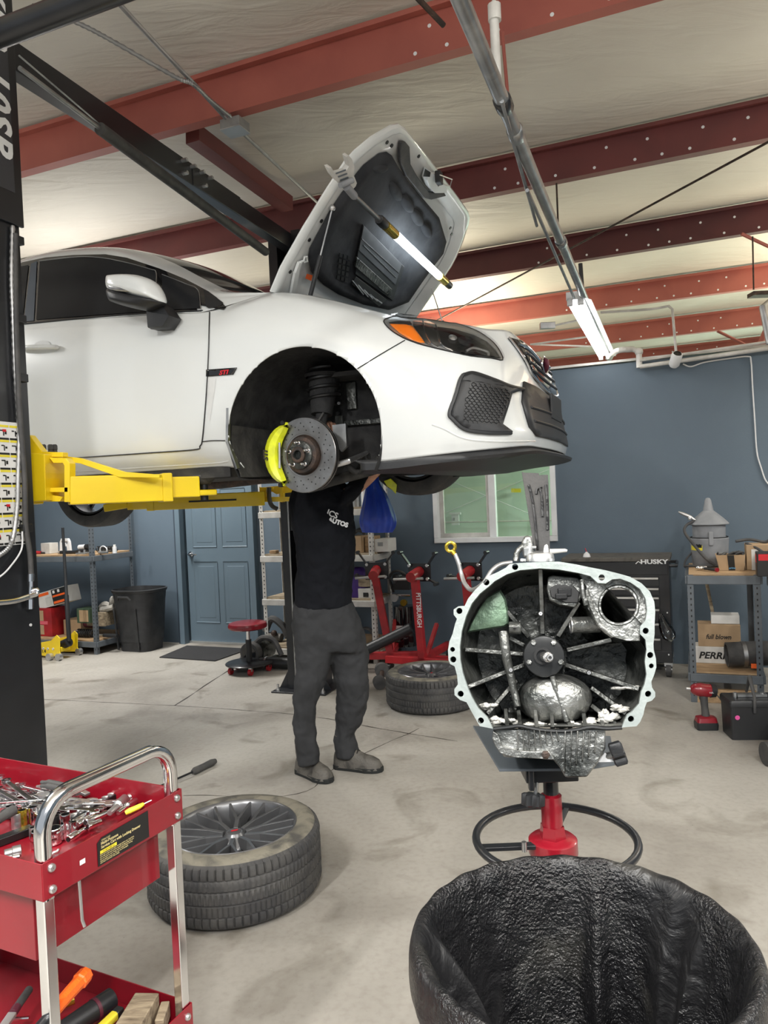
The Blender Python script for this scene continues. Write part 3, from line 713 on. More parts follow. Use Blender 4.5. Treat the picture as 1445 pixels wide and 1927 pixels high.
for KL, (a, c_) in zip(('upper thin pale conduit meeting the lit strip light', 'lower thin pale conduit meeting the lit strip light', 'short conduit from the small grey junction box to the strip light'), (((1000, 648), (1118, 632)), ((998, 648), (1122, 652)), ((1045, 612), (1110, 598)))):
    b = MB(); b.tube([onZ(*a, 2.75), onZ(*c_, 2.75)], .008, 8); tag(b.build('light_conduit', 'galv_white'), KL, 'conduit', 'thin conduits by the strip light')
b = MB(); q = onZ(1030, 613, 2.78); b.box(q, (.12, .05, .05)); tag(b.build('small_junction_box', 'galv', bevel=.004), 'small grey junction box left of the lit strip light', 'junction box')
for i, (a, c_, z, pw) in enumerate(TUBES):
    lbl = ['strip light behind the camera above the cart side, out of view', 'strip light directly behind the camera, out of view', 'strip light behind the camera on the bin side, out of view', 'strip light left of the lift column, out of view', 'strip light high above the gearbox, out of view', 'strip light at the right wall above the benches, out of view', 'strip light added to brighten the back left corner, out of view'][i]
    fixture('fluorescent_light', lbl, Wd(a-.6, c_, z), Wd(a+.6, c_, z))['group'] = 'strip lights out of view'
# thin rods under the roof
b = MB(); b.tube([onZ(1500, 238, 3.45), onZ(820, 604, 3.30)], .008, 8); tag(b.build('brace_rod', 'rust'), 'long thin diagonal brace rod crossing below the dark purlins', 'rod')
b = MB(); b.tube([onY(945, 60, 3.4), onY(960, 235, 3.4)], .008, 8); tag(b.build('hanger_rod', 'purlin_red'), 'thin red-brown rod hanging beside the pipe hanger', 'rod')
b = MB(); b.tube([onY(1047, 345, 4.9), onY(1052, 470, 4.9)], .006, 8); tag(b.build('hanger_rod', 'rust'), 'thin dark rod hanging from the second purlin beside the pipe', 'rod')
b = MB(); b.tube([onY(1416, 445, 5.6), onY(1418, 545, 5.6)], .006, 8); b.box(onY(1432, 554, 5.6), (.16, .1, .03)); tag(b.build('hanger_rod', 'rust'), 'thin rod with a small plate near the right edge under the purlins', 'rod')
b = MB(); b.tube([onY(1395, 440, 5.9), onY(1470, 475, 5.9)], .014, 8); tag(b.build('purlin_strut', 'purlin_red'), 'short red strut between purlins near the right edge', 'strut')
b = MB(); b.tube([onY(1350, 623, 6.9), onY(1415, 655, 6.9)], .014, 8); b.tube([onY(1430, 650, 6.6), onY(1460, 580, 6.6)], .03, 8); tag(b.build('purlin_strut', 'purlin_red'), 'short red strut above the partition behind the camera cable', 'strut')
b = MB(); b.tube([onY(770, -20, 3.15), onY(835, 48, 3.3)], .012, 8); tag(b.build('bridging_rod', 'rust'), 'short dark rod ending at the first purlin near the top of the view', 'rod')
# security camera and cable
q = onV(1270, 672, 6.34); SC = thing('security_camera', 'white cylindrical security camera mounted at the top of the partition', 'camera', tuple(q), BR)
b = MB(); b.lathe([(.001, .07), (.035, .07), (.042, .06), (.042, -.03), (.03, -.05), (.001, -.05)], (0, 0, -.03), Vector((.25, -.55, .6)), 20); b.build('body', 'white_plastic', SC)
b = MB(); b.lathe([(.001, .074), (.028, .074), (.033, .069)], (0, 0, -.03), Vector((.25, -.55, .6)), 20); b.build('lens', 'black_gloss', SC)
b = MB(); b.box((0, .1, -.02), (.05, .1, .05)); b.build('bracket', 'white_plastic', SC, bevel=.004)
pts = [(1285, 685), (1300, 690), (1325, 682), (1370, 675), (1407, 671), (1413, 680), (1416, 730), (1420, 790), (1424, 850), (1432, 880), (1440, 903), (1450, 915)]
b = MB(); b.tube(spline([onV(x, y, 6.485) for x, y in pts], 5), .006, 6); tag(b.build('camera_cable', 'white_plastic'), 'thin white cable from the security camera down the partition wall', 'cable')
# ================================================================ car
TH = R(21.5)
cxv = Vector((math.cos(TH), -math.sin(TH), 0)); cyv = Vector((math.sin(TH), math.cos(TH), 0))
hubw = onY(563, 856, 3.33)
CO = hubw+cyv*.80; CO.z = 1.45
CAR = thing('car', 'white sedan raised on the two post lift with its hood open and front wheel off', 'car', tuple(CO), -TH)
def cw(x, y, z): return CO+cxv*x+cyv*y+Vector((0, 0, z))
def cl(p): d = p-CO; return Vector((d.dot(cxv), d.dot(cyv), d.z))
def cpy(px, py, y): return cl(onP(px, py, cyv, CO+cyv*y))       # pixel on a plane at lateral y
zs = [.19, .26, .36, .50, .66, .80, None, None]; ws = [.80, .865, .89, .895, .893, .885, .868, .84]
cols = []
def dcol(x, zb, k=1, lift=0): return [(x, w_*k, (z if z else (zb-.055 if i == 6 else zb))+lift*(1-i/7)) for i, (z, w_) in enumerate(zip(zs, ws))]
cols.append([(-3.50, w_*.78, z) for w_, z in zip(ws, (.34, .40, .48, .58, .70, .82, .93, 1.0))])
cols.append([(-3.40, w_*.93, z) for w_, z in zip(ws, (.30, .36, .44, .55, .68, .81, .93, 1.0))])
for x, zb in ((-3.1, 1.0), (-2.85, 1.0), (-2.6, 1.0), (-2.3, .995), (-1.9, .995), (-1.46, .99), (-1.0, .955), (-.69, .932), (-.42, .908)): cols.append(dcol(x, zb))
cols.append([(-.25, w_, z) for w_, z in zip((.815, .868, .889, .895, .893, .888, .86, .80), (.18, .25, .36, .50, .65, .80, .89, .945))])
cols.append([(-.13, w_, z) for w_, z in zip((.83, .87, .89, .897, .897, .885, .835, .75), (.175, .25, .36, .50, .66, .81, .92, .975))])
cols.append([(.0, w_, z) for w_, z in zip((.84, .87, .89, .90, .903, .885, .82, .735), (.17, .25, .36, .50, .67, .80, .905, .957))])
cols.append([(.15, w_, z) for w_, z in zip((.85, .875, .89, .90, .905, .883, .815, .725), (.17, .25, .36, .50, .67, .775, .865, .912))])
cols.append([(.32, w_, z) for w_, z in zip((.86, .88, .89, .898, .898, .875, .805, .72), (.17, .25, .355, .48, .62, .72, .805, .85))])
cols.append([(.45, w_, z) for w_, z in zip((.86, .88, .89, .89, .885, .865, .80, .71), (.17, .25, .35, .46, .57, .665, .755, .805))])
cols.append([(x, w_, z) for x, w_, z in zip([.62]*7+[.60], (.85, .868, .872, .868, .855, .825, .76, .67), (.18, .25, .34, .44, .54, .63, .71, .775))])
cols.append([(x, w_, z) for x, w_, z in zip([.77]*7+[.74], (.80, .825, .83, .82, .80, .765, .69, .60), (.19, .25, .34, .43, .52, .60, .675, .75))])
cols.append([(x, w_, z) for x, w_, z in zip((.90, .915, .905, .895, .885, .87, .84, .80), (.71, .73, .72, .71, .69, .655, .59, .50), (.20, .255, .34, .42, .50, .57, .65, .745))])
cols.append([(x, w_, z) for x, w_, z in zip((.975, .985, .97, .955, .94, .925, .90, .865), (.57, .58, .57, .555, .54, .51, .46, .40), (.21, .26, .34, .42, .50, .57, .65, .75))])
cols.append([(x, w_, z) for x, w_, z in zip((1.0, 1.005, .995, .985, .975, .96, .935, .885), (.40, .40, .40, .39, .38, .36, .33, .30), (.21, .26, .34, .42, .50, .57, .66, .75))])
cols.append([(x, .2, z) for x, z in zip((1.012, 1.017, 1.01, 1.0, .985, .968, .94, .885), (.21, .26, .34, .42, .50, .57, .66, .75))])
cols.append([(x, 0, z) for x, z in zip((1.015, 1.02, 1.013, 1.003, .988, .971, .942, .886), (.21, .26, .34, .42, .50, .57, .66, .75))])
right = [[Vector((x, -w_, z)) for x, w_, z in c] for c in cols]
left = [[Vector((x, w_, z)) for x, w_, z in c] for c in cols[:-1]][::-1]
G = netsurf(right+left, 11, 8)
b = MB(); nr = len(G[0])
ARX, ARZ, ARR = .063, .31, .37
def arches(p):
    for ax in (ARX, -2.587):
        d = math.hypot(p.x-ax, p.z-ARZ)
        if d < ARR: return (ax, d)
    return None
V_ = [p for c in G for p in c]; ins = [arches(p) is not None for p in V_]
V2 = []
for p, k in zip(V_, ins):
    q = Vector(p)
    if k:
        ax, d = arches(p)
        if d > .02: q.x = ax+(p.x-ax)*ARR/d; q.z = ARZ+(p.z-ARZ)*ARR/d
    V2.append(q)
F_ = []
for i in range(len(G)-1):
    for j in range(nr-1):
        f = [i*nr+j, (i+1)*nr+j, (i+1)*nr+j+1, i*nr+j+1]
        if all(ins[k] for k in f): continue
        F_.append(f)
b.add(V2, F_)
body = b.build('body', 'white_paint', CAR, smooth=60, merge='nofix')
body.modifiers.new('thick', 'SOLIDIFY').thickness = .006
# BVH of the outer skin, in world space
def bvh(vs, fs): return BVHTree.FromPolygons([cw(*v) for v in vs], fs)
BODY = bvh(V2, F_)
# greenhouse
gx = [(-3.50, (.64, 1.0), (.62, 1.01), (.58, 1.02), (.5, 1.03), (.3, 1.035), (0, 1.04)),
      (-3.25, (.77, 1.0), (.74, 1.02), (.70, 1.04), (.60, 1.05), (.35, 1.06), (0, 1.065)),
      (-2.9, (.82, 1.0), (.78, 1.04), (.73, 1.07), (.63, 1.09), (.35, 1.10), (0, 1.11)),
      (-2.5, (.84, .998), (.77, 1.10), (.72, 1.20), (.62, 1.25), (.35, 1.27), (0, 1.28)),
      (-2.1, (.84, .995), (.77, 1.15), (.70, 1.31), (.60, 1.37), (.35, 1.40), (0, 1.41)),
      (-1.7, (.84, .993), (.76, 1.18), (.69, 1.36), (.585, 1.435), (.35, 1.462), (0, 1.472)),
      (-1.4, (.84, .985), (.76, 1.17), (.69, 1.355), (.585, 1.43), (.35, 1.458), (0, 1.468)),
      (-1.1, (.84, .962), (.767, 1.13), (.70, 1.302), (.60, 1.378), (.35, 1.42), (0, 1.435)),
      (-.85, (.84, .945), (.778, 1.07), (.712, 1.193), (.62, 1.262), (.36, 1.335), (0, 1.36)),
      (-.62, (.84, .928), (.80, 1.0), (.745, 1.07), (.66, 1.125), (.37, 1.21), (0, 1.235)),
      (-.45, (.84, .91), (.815, .95), (.775, .995), (.69, 1.045), (.38, 1.10), (0, 1.125)),
      (-.25, (.80, .944), (.79, .957), (.77, .975), (.72, .998), (.4, 1.01), (0, 1.02)),
      (-.12, (.75, .976), (.74, .978), (.73, .98), (.70, .98), (.4, .988), (0, .992))]
gc = []
for row in gx:
    x = row[0]; r_ = [Vector((x, -a, z)) for a, z in row[1:]]
    gc.append(r_+[Vector((p.x, -p.y, p.z)) for p in r_[:-1]][::-1])
GG = netsurf(gc, 6, 5); nr2 = len(GG[0])
vs = [p for c in GG for p in c]; fs = []; mi = []
for i in range(len(GG)-1):
    for j in range(nr2-1):
        fs.append([i*nr2+j, (i+1)*nr2+j, (i+1)*nr2+j+1, i*nr2+j+1])
        xm = vs[fs[-1][0]].x; jj = min(j, nr2-2-j)
        mi.append(1 if (jj >= 17 and -.98 < xm < -.16) or (jj >= 17 and -2.85 < xm < -2.2) else 0)
b = MB(); b.v = vs; b.f = fs; b.mi = mi
gh = b.build('roof', ['white_paint', 'black_gloss'], CAR, smooth=60)
tag(gh, 'white roof with dark windshield', None)
ROOF = bvh(vs, fs)
bv = V2+vs; bf = F_+[[k+len(V2) for k in f] for f in fs]
ALL = bvh(bv, bf)

def hit(px, py, T=ALL):
    d = ray(px, py).normalized(); h = T.ray_cast(CAM, d)
    if h[0] is None:
        # nearest point of the skin to the ray
        best = None
        for k in range(60):
            q = CAM+d*(2.6+k*.03); n_ = T.find_nearest(q)
            if best is None or n_[3] < best[3]: best = n_
        h = best
    p, n = h[0], h[1]
    if n.dot(d) > 0: n = -n
    return p, n
def hitf(y, z, T=ALL):          # ray from straight ahead of the car, in car coordinates
    h = T.ray_cast(cw(3, y, z), -cxv)
    if h[0] is None: h = T.find_nearest(cw(1, y, z))
    n = h[1]; n = n if n.dot(cxv) > 0 else -n
    return h[0], n
def patch(poly, name, mt, parent=CAR, off=.002, T=ALL, fn=None, n=4, sp=0, thick=0, res=3):
    """a piece that lies on the car's skin: polygon outline projected on the surface and refined"""
    fn = fn or (lambda a, c_: hit(a, c_, T)); sc_ = 1.0
    P = [Vector((a, c_, 0)) for a, c_ in poly]
    if sp: P = spline(P, sp, True)
    bm = bmesh.new(); tv = [bm.verts.new(p) for p in P]
    for t in tessellate_polygon([P]):
        try: bm.faces.new([tv[i] for i in t])
        except ValueError: pass
    size = max((a-c_).length for a in P for c_ in P)/10
    for _ in range(res):
        es = [e for e in bm.edges if e.calc_length() > size]
        if es: bmesh.ops.subdivide_edges(bm, edges=es, cuts=1, use_grid_fill=False); bmesh.ops.triangulate(bm, faces=bm.faces)
    bm.verts.index_update(); vs = []
    for v in bm.verts:
        p, nn = fn(v.co.x, v.co.y); vs.append(p+nn*off)
    fs = [[v.index for v in f.verts] for f in bm.faces]; bm.free()
    q = MB(); q.v = vs; q.f = fs; q.mi = [0]*len(fs)
    # face winding towards outside
    cc = sum(vs, Vector())/len(vs); p, nn = fn(*[sum(a)/len(P) for a in ((p.x for p in P), (p.y for p in P))])
    nf = sum(((vs[f[1]]-vs[f[0]]).cross(vs[f[2]]-vs[f[0]]) for f in fs), Vector())
    if nf.dot(nn) < 0: q.f = [f[::-1] for f in fs]
    o = q.build(name, mt, parent, world=True, smooth=60, merge='nofix')
    if thick: s_ = o.modifiers.new('thick', 'SOLIDIFY'); s_.thickness = thick; s_.offset = 1
    return o
def seam(pts, name, mt, parent=CAR, r=.0026, off=.003, T=ALL, sp=6, fn=None, closed=False):
    fn = fn or (lambda a, c_: hit(a, c_, T))
    P = spline([Vector((a, c_, 0)) for a, c_ in pts], sp, closed); W_ = []
    for p in P:
        a, n_ = fn(p.x, p.y); W_.append(a+n_*off)
    q = MB(); q.tube(W_, r, 6, closed); return q.build(name, mt, parent, world=True)
def s3(L): return [(x/3.0104, 440+y/3.0104) for x, y in L]
def s5(L): return [(680+x/3.6125, 540+y/3.6125) for x, y in L]
def s4(L): return [(380+x/3.6125, 560+y/3.6125) for x, y in L]
# glazing and trims
trim = patch(s3([(60, 200), (130, 165), (260, 138), (420, 124), (600, 120), (720, 140), (900, 200), (1050, 262), (1180, 330), (1235, 372), (1285, 420), (1270, 434), (1190, 437), (900, 446), (560, 470), (130, 512), (60, 520)]), 'window_trim', 'black_gloss', off=.005, res=5)
mk('tint', (.020, .021, .023), .10, spec=.10)
patch(s3([(232, 162), (430, 142), (560, 144), (700, 168), (850, 210), (886, 224), (892, 444), (560, 464), (212, 492)]), 'side_window', 'tint', off=.008, res=5)
patch(s3([(920, 240), (1050, 292), (1122, 330), (1140, 428), (926, 438)]), 'quarter_window', 'tint', off=.008, res=5)
patch(s3([(60, 215), (125, 190), (168, 182), (150, 340), (135, 490), (60, 500)]), 'rear_side_window', 'tint', off=.008, res=5)
patch(s3([(182, 175), (216, 160), (198, 498), (142, 503)]), 'door_pillar', 'jamb_paint', off=.0085)
patch(s3([(1155, 325), (1185, 335), (1270, 398), (1284, 422), (1200, 434), (1172, 420)]), 'mirror_sail', 'black_plastic', off=.008)
seam(s3([(228, 160), (430, 138), (560, 140), (700, 165), (850, 207), (886, 224), (890, 300), (892, 440)]), 'window_reveal', 'galv', r=.0022, off=.009)
seam(s3([(920, 238), (1050, 290), (1124, 328), (1142, 432)]), 'window_reveal', 'galv', r=.002, off=.009)
seam(s3([(130, 513), (560, 471), (900, 447), (1195, 436)]), 'belt_moulding', 'black_plastic', r=.0045, off=.002)
seam([(395, 588), (393, 660), (389, 739), (382, 822), (377, 839), (365, 846), (266, 853), (133, 862), (40, 869)], 'door_gap', 'label_black', r=.003)
seam([(382, 831), (400, 829), (424, 829)], 'skirt_gap', 'label_black', r=.0022)
seam([(40, 893), (150, 887), (300, 878), (400, 872), (430, 868)], 'skirt_crease', 'white_under', r=.0035, off=-.001)
seam([(673, 694), (715, 668), (762, 641)], 'bumper_gap', 'label_black', r=.002)
patch([(389, 696), (447, 692), (440, 705), (389, 709)], 'fender_badge', 'black_gloss', off=.002, thick=.004)
p, n_ = hit(414, 706); 
bd = bpy.data.objects['fender_badge']
text('STI', 'badge_lettering', 'letter_red', bd, p+n_*.008, cxv, (0, 0, 1), .026, shear=.3, bold=.0012, sx=1.35)
# fender air outlet
patch(s3([(1172, 812), (1225, 815), (1215, 900), (1190, 1060), (1180, 1060)]), 'fender_vent', 'white_under', off=.0015)
# door handle
hp, hn = hit(79, 655)
b = MB(); rows = []
for k in range(7):
    t = k/6; rows.append([hp+cxv*(.062*math.cos(2*PI*j/24)*(1-.0*t)*(1-t*.55))+Vector((0, 0, .038*math.sin(2*PI*j/24)*(1-t*.55)))+hn*(.001-.0*t) for j in range(24)])
b.loft(rows, False, True); b.build('handle_recess', 'white_under', CAR, world=True)
b = MB(); h0 = hit(44, 658)[0]+hn*.018; h1 = hit(108, 655)[0]+hn*.004; hm = (h0+h1)/2+hn*.02
b.tube(spline([h0, (h0+hm)/2+hn*.008, hm, h1+hn*.014, h1], 5), [.012]*20+[.008], 10); b.build('door_handle', 'white_paint', CAR, world=True)
# mirror
def puff(poly, y, d0, d1, name, mt, parent=CAR, sp=4, k0=.62, k1=.7):
    P = spline([cpy(a, c_, y) for a, c_ in poly], sp, True); c = sum(P, Vector())/len(P)
    def rg(k, dy): return [c+(p-c)*k+Vector((0, dy, 0)) for p in P]
    q = MB(); q.loft([rg(k0*.5, d0), rg(k0, d0*.95), rg((1+k0)/2, d0*.7), rg(.97, d0*.3), rg(1, 0), rg(.97, d1*.4), rg((1+k1)/2, d1*.85), rg(k1, d1)]); return q.build(name, mt, parent, smooth=60)
mir = puff(s3([(612, 250), (640, 236), (720, 232), (800, 240), (870, 268), (912, 322), (930, 385), (900, 388), (800, 366), (700, 338), (620, 318)]), -1.0, -.07, .06, 'mirror_cap', 'white_paint')
puff(s3([(616, 316), (700, 330), (800, 358), (928, 384), (880, 415), (825, 432), (740, 418), (660, 395), (625, 375)]), -1.0, -.06, .06, 'mirror_housing', 'black_plastic', mir)
puff(s3([(618, 278), (690, 272), (750, 322), (700, 330), (622, 315)]), -1.055, -.012, .02, 'turn_signal', 'steel', mir, 2)
puff(s3([(862, 392), (912, 384), (950, 420), (985, 472), (945, 536), (855, 541), (845, 430)]), -.94, -.03, .06, 'mirror_stalk', 'black_plastic', mir, 1, k0=.92, k1=.95)
# headlight
HL = s5([(152, 240), (175, 215), (240, 199), (330, 201), (440, 215), (520, 226), (640, 250), (760, 290), (840, 335), (900, 385), (940, 440), (958, 498), (880, 485), (740, 470), (600, 440), (480, 412), (380, 385), (280, 345), (200, 295)])
hl = patch(HL, 'headlight', 'alu', off=.002, sp=2)
seam(HL, 'headlight_seal', 'label_black', hl, r=.0028, off=.002, closed=True, sp=3)
patch(s5([(185, 245), (260, 232), (330, 235), (345, 262), (300, 262), (195, 256)]), 'dark_bezel', 'label_black', hl, off=.003)
patch(s5([(192, 260), (300, 263), (345, 275), (390, 330), (430, 385), (400, 386), (330, 362), (262, 322)]), 'amber_lens', 'amber', hl, off=.004, thick=.003)
patch(s5([(512, 275), (620, 290), (760, 330), (850, 375), (910, 430), (945, 488), (850, 474), (700, 463), (590, 425), (545, 395)]), 'projector_housing', 'black_gloss', hl, off=.004)
for (a, c_, rr) in ((700, 375, .030), (620, 350, .018)):
    p, n_ = hit(*s5([(a, c_)])[0]); q = MB(); q.lathe([(rr, .002), (rr, .006), (rr*.8, .008), (rr*.3, .010), (.0005, .011)], p, n_, 20); q.build('projector_lens', 'steel' if rr < .02 else 'tint', hl, world=True)
seam(s5([(415, 225), (430, 300), (470, 380), (520, 415)]), 'reflector_edge', 'chrome', hl, r=.004, off=.004)
seam(s5([(505, 262), (540, 390), (620, 440)]), 'reflector_edge', 'chrome', hl, r=.0035, off=.006)
seam(s5([(710, 440), (760, 420), (850, 445), (860, 470)]), 'reflector_edge', 'steel', hl, r=.005, off=.005)
patch(s5([(350, 236), (430, 226), (500, 258), (548, 402), (480, 404), (436, 386), (352, 272)]), 'chrome_reflector', 'chrome', hl, off=.0045)
ln = patch(HL, 'headlight_lens', 'lens', hl, off=.014, sp=2)
# fog lamp vent with honeycomb
vt = patch(s5([(690, 602), (760, 592), (900, 640), (1000, 680), (1090, 700), (1035, 722), (1008, 728), (990, 800), (950, 938), (1015, 985), (1000, 995), (840, 990), (700, 966), (622, 900), (600, 860), (640, 740), (668, 640)]), 'fog_vent', 'black_plastic', off=.001, thick=.014, res=4)
seam(s5([(690, 602), (760, 592), (900, 640), (1000, 680), (1090, 700)]), 'vent_lip', 'black_plastic', vt, r=.008, off=.010)
seam(s5([(690, 602), (668, 640), (640, 740), (600, 860), (622, 900), (700, 966), (840, 990), (1008, 993)]), 'vent_lip', 'black_plastic', vt, r=.009, off=.010)
IN = s5([(735, 650), (980, 702), (1000, 742), (925, 942), (705, 925), (683, 900), (700, 760)])
patch(IN, 'mesh_backing', 'label_black', vt, off=.0158)
def inside(x, y, P):
    r_ = False; j = len(P)-1
    for i in range(len(P)):
        if (P[i][1] > y) != (P[j][1] > y) and x < (P[j][0]-P[i][0])*(y-P[i][1])/(P[j][1]-P[i][1])+P[i][0]: r_ = not r_
        j = i
    return r_
q = MB(); hx, hy = 8.6, 6.4
for r_ in range(-2, 16):
    for c_ in range(-2, 14):
        cx0 = 868+c_*hx+(r_ % 2)*hx/2+r_*-.4; cy0 = 718+r_*hy*.75*1.02+(cx0-868)*.13
        pts = [(cx0+hx/2*math.cos(R(90+60*k))*1.0, cy0+hy*.62*math.sin(R(90+60*k))) for k in range(6)]
        for k in range(3):
            a, c2_ = pts[k], pts[k+1]
            if inside(*a, IN) and inside(*c2_, IN):
                (p, n_), (p2, n2_) = hit(*a), hit(*c2_); q.tube([p+n_*.018, p2+n2_*.018], .0021, 5)
q.build('honeycomb', 'black_plastic', vt, world=True)
# tow hook hole
p, n_ = hit(*s5([(1130, 722)])[0]); q = MB(); q.lathe([(.001, .001), (.026, .002), (.026, .001)], p, n_, 20); th = q.build('tow_hole', 'label_black', CAR, world=True); q = MB(); q.lathe([(.026, .001), (.03, .005), (.034, .001)], p, n_, 20); q.build('tow_ring', 'white_under', th, world=True)
seam(s5([(480, 935), (560, 965), (700, 1030), (900, 1050), (1180, 1048)]), 'bumper_crease', 'white_paint', r=.006, off=-.003)
ff = lambda y, z: hitf(y, z)
gr = patch([(-.43, .705), (-.40, .60), (-.33, .525), (0, .49), (.33, .525), (.40, .60), (.43, .705), (0, .725)], 'front_grille', 'black_gloss', off=.003, fn=ff, thick=.008)
for z in (.56, .60, .64):
    seam([(-.36, z), (0, z-.015), (.36, z)], 'grille_bar', 'black_plastic', gr, r=.007, off=.012, fn=ff)
seam([(-.43, .705), (-.40, .60), (-.33, .525), (0, .49), (.33, .525), (.40, .60), (.43, .705)], 'grille_frame', 'chrome', gr, r=.005, off=.010, fn=ff)
seam([(-.39, .675), (-.2, .66), (-.1, .64)], 'wing_bar', 'chrome', gr, r=.009, off=.016, fn=ff); seam([(.39, .675), (.2, .66), (.1, .64)], 'wing_bar', 'chrome', gr, r=.009, off=.016, fn=ff)
p, n_ = hitf(0, .63); q = MB(); q.sphere(p+n_*.018, 1, 20, (.02, .075, .038)); em = q.build('emblem', 'maroon', gr, world=True)
q = MB(); q.tube([p+n_*.02+cyv*.078*math.cos(t*PI/12)+Vector((0, 0, .041*math.sin(t*PI/12))) for t in range(24)], .006, 8, True); q.build('emblem_rim', 'chrome', em, world=True)
lg = patch([(-.50, .495), (-.57, .40), (-.57, .29), (-.50, .255), (.50, .255), (.57, .29), (.57, .40), (.50, .495), (0, .465)], 'lower_grille', 'black_gloss', off=.002, fn=ff, thick=.008, res=4); lg.data.materials[0] = M['black_plastic']
for z in (.32, .38): seam([(-.5, z), (0, z), (.5, z)], 'grille_bar', 'black_plastic', lg, r=.006, off=.012, fn=ff)
q = MB(); p, n_ = hitf(0, .44); q.box((p-CO).dot(cxv)*Vector((1, 0, 0))+Vector((.02, 0, .42)), (.012, .31, .12)); q.build('plate_holder', 'black_plastic', lg, smooth=0, bevel=.004)
# splitter and under tray
q = MB(); rows = []
cc_ = [c for c in right[-9:]+left[:8]]
pl = spline([c[0] for c in cc_], 5)
for p in pl:
    fx = min(1, max(0, (p.x-.62)/.3)); o_ = Vector((p.x, p.y, 0)).normalized()
    rows.append([p+Vector((-.03, 0, .01)), p+Vector((.0, 0, -.008)), p+Vector((.035*fx, 0, -.022))+Vector((0, math.copysign(.008*fx, p.y) if abs(p.y) > .05 else 0, 0)), p+Vector((.03*fx, 0, -.034)), p+Vector((-.06, -p.y*.12, -.045)), Vector((p.x*.6+.1, p.y*.75, .125)), Vector((.42, p.y*.70, .12))])
q.grid(rows); o = q.build('splitter', 'black_plastic', CAR, smooth=50); o.modifiers.new('t', 'SOLIDIFY').thickness = .004
q = MB(); q.loft([[Vector((x, y, z)) for y, z in ((-.76, .20), (-.72, .145), (.72, .145), (.76, .20), (.6, .3), (-.6, .3))] for x in (-.34, -.6, -2.0, -2.3)])
q.build('underbody', 'dark_under', CAR, smooth=0)
q = MB(); q.loft([[Vector((x, y*k, z)) for y, z in ((-.36, .24), (-.30, .19), (.30, .19), (.36, .24), (.3, .4), (-.3, .4))] for x, k in ((-.34, 1.2), (0.05, 1), (.46, 1.3))])
q.build('subframe', 'dark_under', CAR, smooth=0)
q = MB(); q.loft([[Vector((x, y, z)) for y, z in ((-.5, .30), (.5, .30), (.5, .5), (-.5, .5))] for x in (-2.3, -3.3)]); q.build('rear_floor', 'dark_under', CAR, smooth=0)
q = MB(); q.tube(spline([(-.4, -.12, .17), (-.9, -.15, .14), (-1.6, -.1, .13), (-2.4, -.2, .15)], 5), .035, 12); q.build('exhaust_pipe', 'rust', CAR)
q = MB(); q.bar((-.36, -.80, .17), (-2.2, -.80, .17), .012, .05); q.build('sill_flange', 'dark_under', CAR, smooth=0)
# wheel housings
for ax in (ARX, -2.587):
    for s in (-1, 1):
        q = MB(); rows = []
        for k in range(33):
            t = R(-28+236*k/32); r_ = ARR+.004
            rows.append([Vector((ax+math.cos(t)*r_*kk, s*y, ARZ+math.sin(t)*r_*kk)) for y, kk in ((.885, 1), (.87, 1.01), (.78, 1.03), (.60, 1.03), (.46, 1.0), (.42, .9))])
        q.grid(rows); o = q.build('wheel_liner', 'liner', CAR, smooth=60)
        q = MB(); q.prism([Vector((ax+math.cos(R(-28+236*k/24))*.36, s*.43, ARZ+math.sin(R(-28+236*k/24))*.36)) for k in range(25)], (0, -s*.01, 0)); q.build('inner_panel', 'liner', CAR, smooth=0)
q = MB(); rows = []
for k in range(9):
    t = R(170+38*k/8)
    rows.append([Vector((ARX+math.cos(t)*ARR*kk*.995+.004*math.sin(k*3+i_*2), y, ARZ+math.sin(t)*ARR*kk*.995)) for i_, (y, kk) in enumerate(((-.87, 1), (-.78, 1.0), (-.66, .98), (-.52, .96)))])
q.grid(rows); q.build('liner_flap', 'liner_dirt', CAR)
q = MB(); rows = [[cpy(x, y, -.885+d) for d in (0, .03)] for x, y in ((427, 765), (431, 790), (429, 830), (436, 862), (448, 880))]
for (x, y) in ((430, 782), (429, 822)): q.lathe([(.001, .006), (.008, .004), (.009, 0)], cpy(x, y, -.888), (0, -1, 0), 12)
q.bar(cpy(430, 768, -.885), cpy(429, 830, -.885), .012, .02, up=(0, 1, 0)); q.bar(cpy(429, 830, -.88), cpy(447, 882, -.86), .012, .025, up=(0, 1, 0)); q.build('liner_bracket', 'galv', CAR)
# suspension, hub, brake
hc = Vector((0.0, -.80, hubw.z-1.45))
st = R(6)                       # steered a little to the right
hx_ = Vector((math.cos(st), -math.sin(st), 0)); hn_ = Vector((-math.sin(st), -math.cos(st), 0)); hz_ = Vector((0, 0, 1))
hc = Vector((.0, -.80, cl(hubw).z))
def H(a, o_, z): return hc+hx_*a+hn_*o_+hz_*z
rc = H(0, -.035, 0)
SU = MB()
q = MB(); q.tube([H(0, -.16, .04), Vector((.02, -.56, .52))], .028, 14); q.tube([Vector((.015, -.585, .42)), Vector((.02, -.55, .60))], [.05, .075], 18); q.lathe([(.09, 0), (.095, .015), (.06, .03)], (.02, -.55, .60), (0, 0, 1), 20); q.build('strut', 'liner', CAR)
q = MB(); pts = [Vector((.02+.075*math.cos(t*.5), -.56+.075*math.sin(t*.5), .47+.0035*t)) for t in range(50)]; q.tube(pts, .008, 6); q.build('coil_spring', 'label_black', CAR)
q = MB(); q.tube([H(.0, -.14, 0), H(0, -.06, 0)], .06, 20); q.tube([H(.02, -.12, -.02), H(.10, -.14, -.05)], .02); q.tube([H(-.02, -.12, .1), H(0, -.13, -.14)], [.025, .03]); q.build('steering_knuckle', 'rust', CAR)
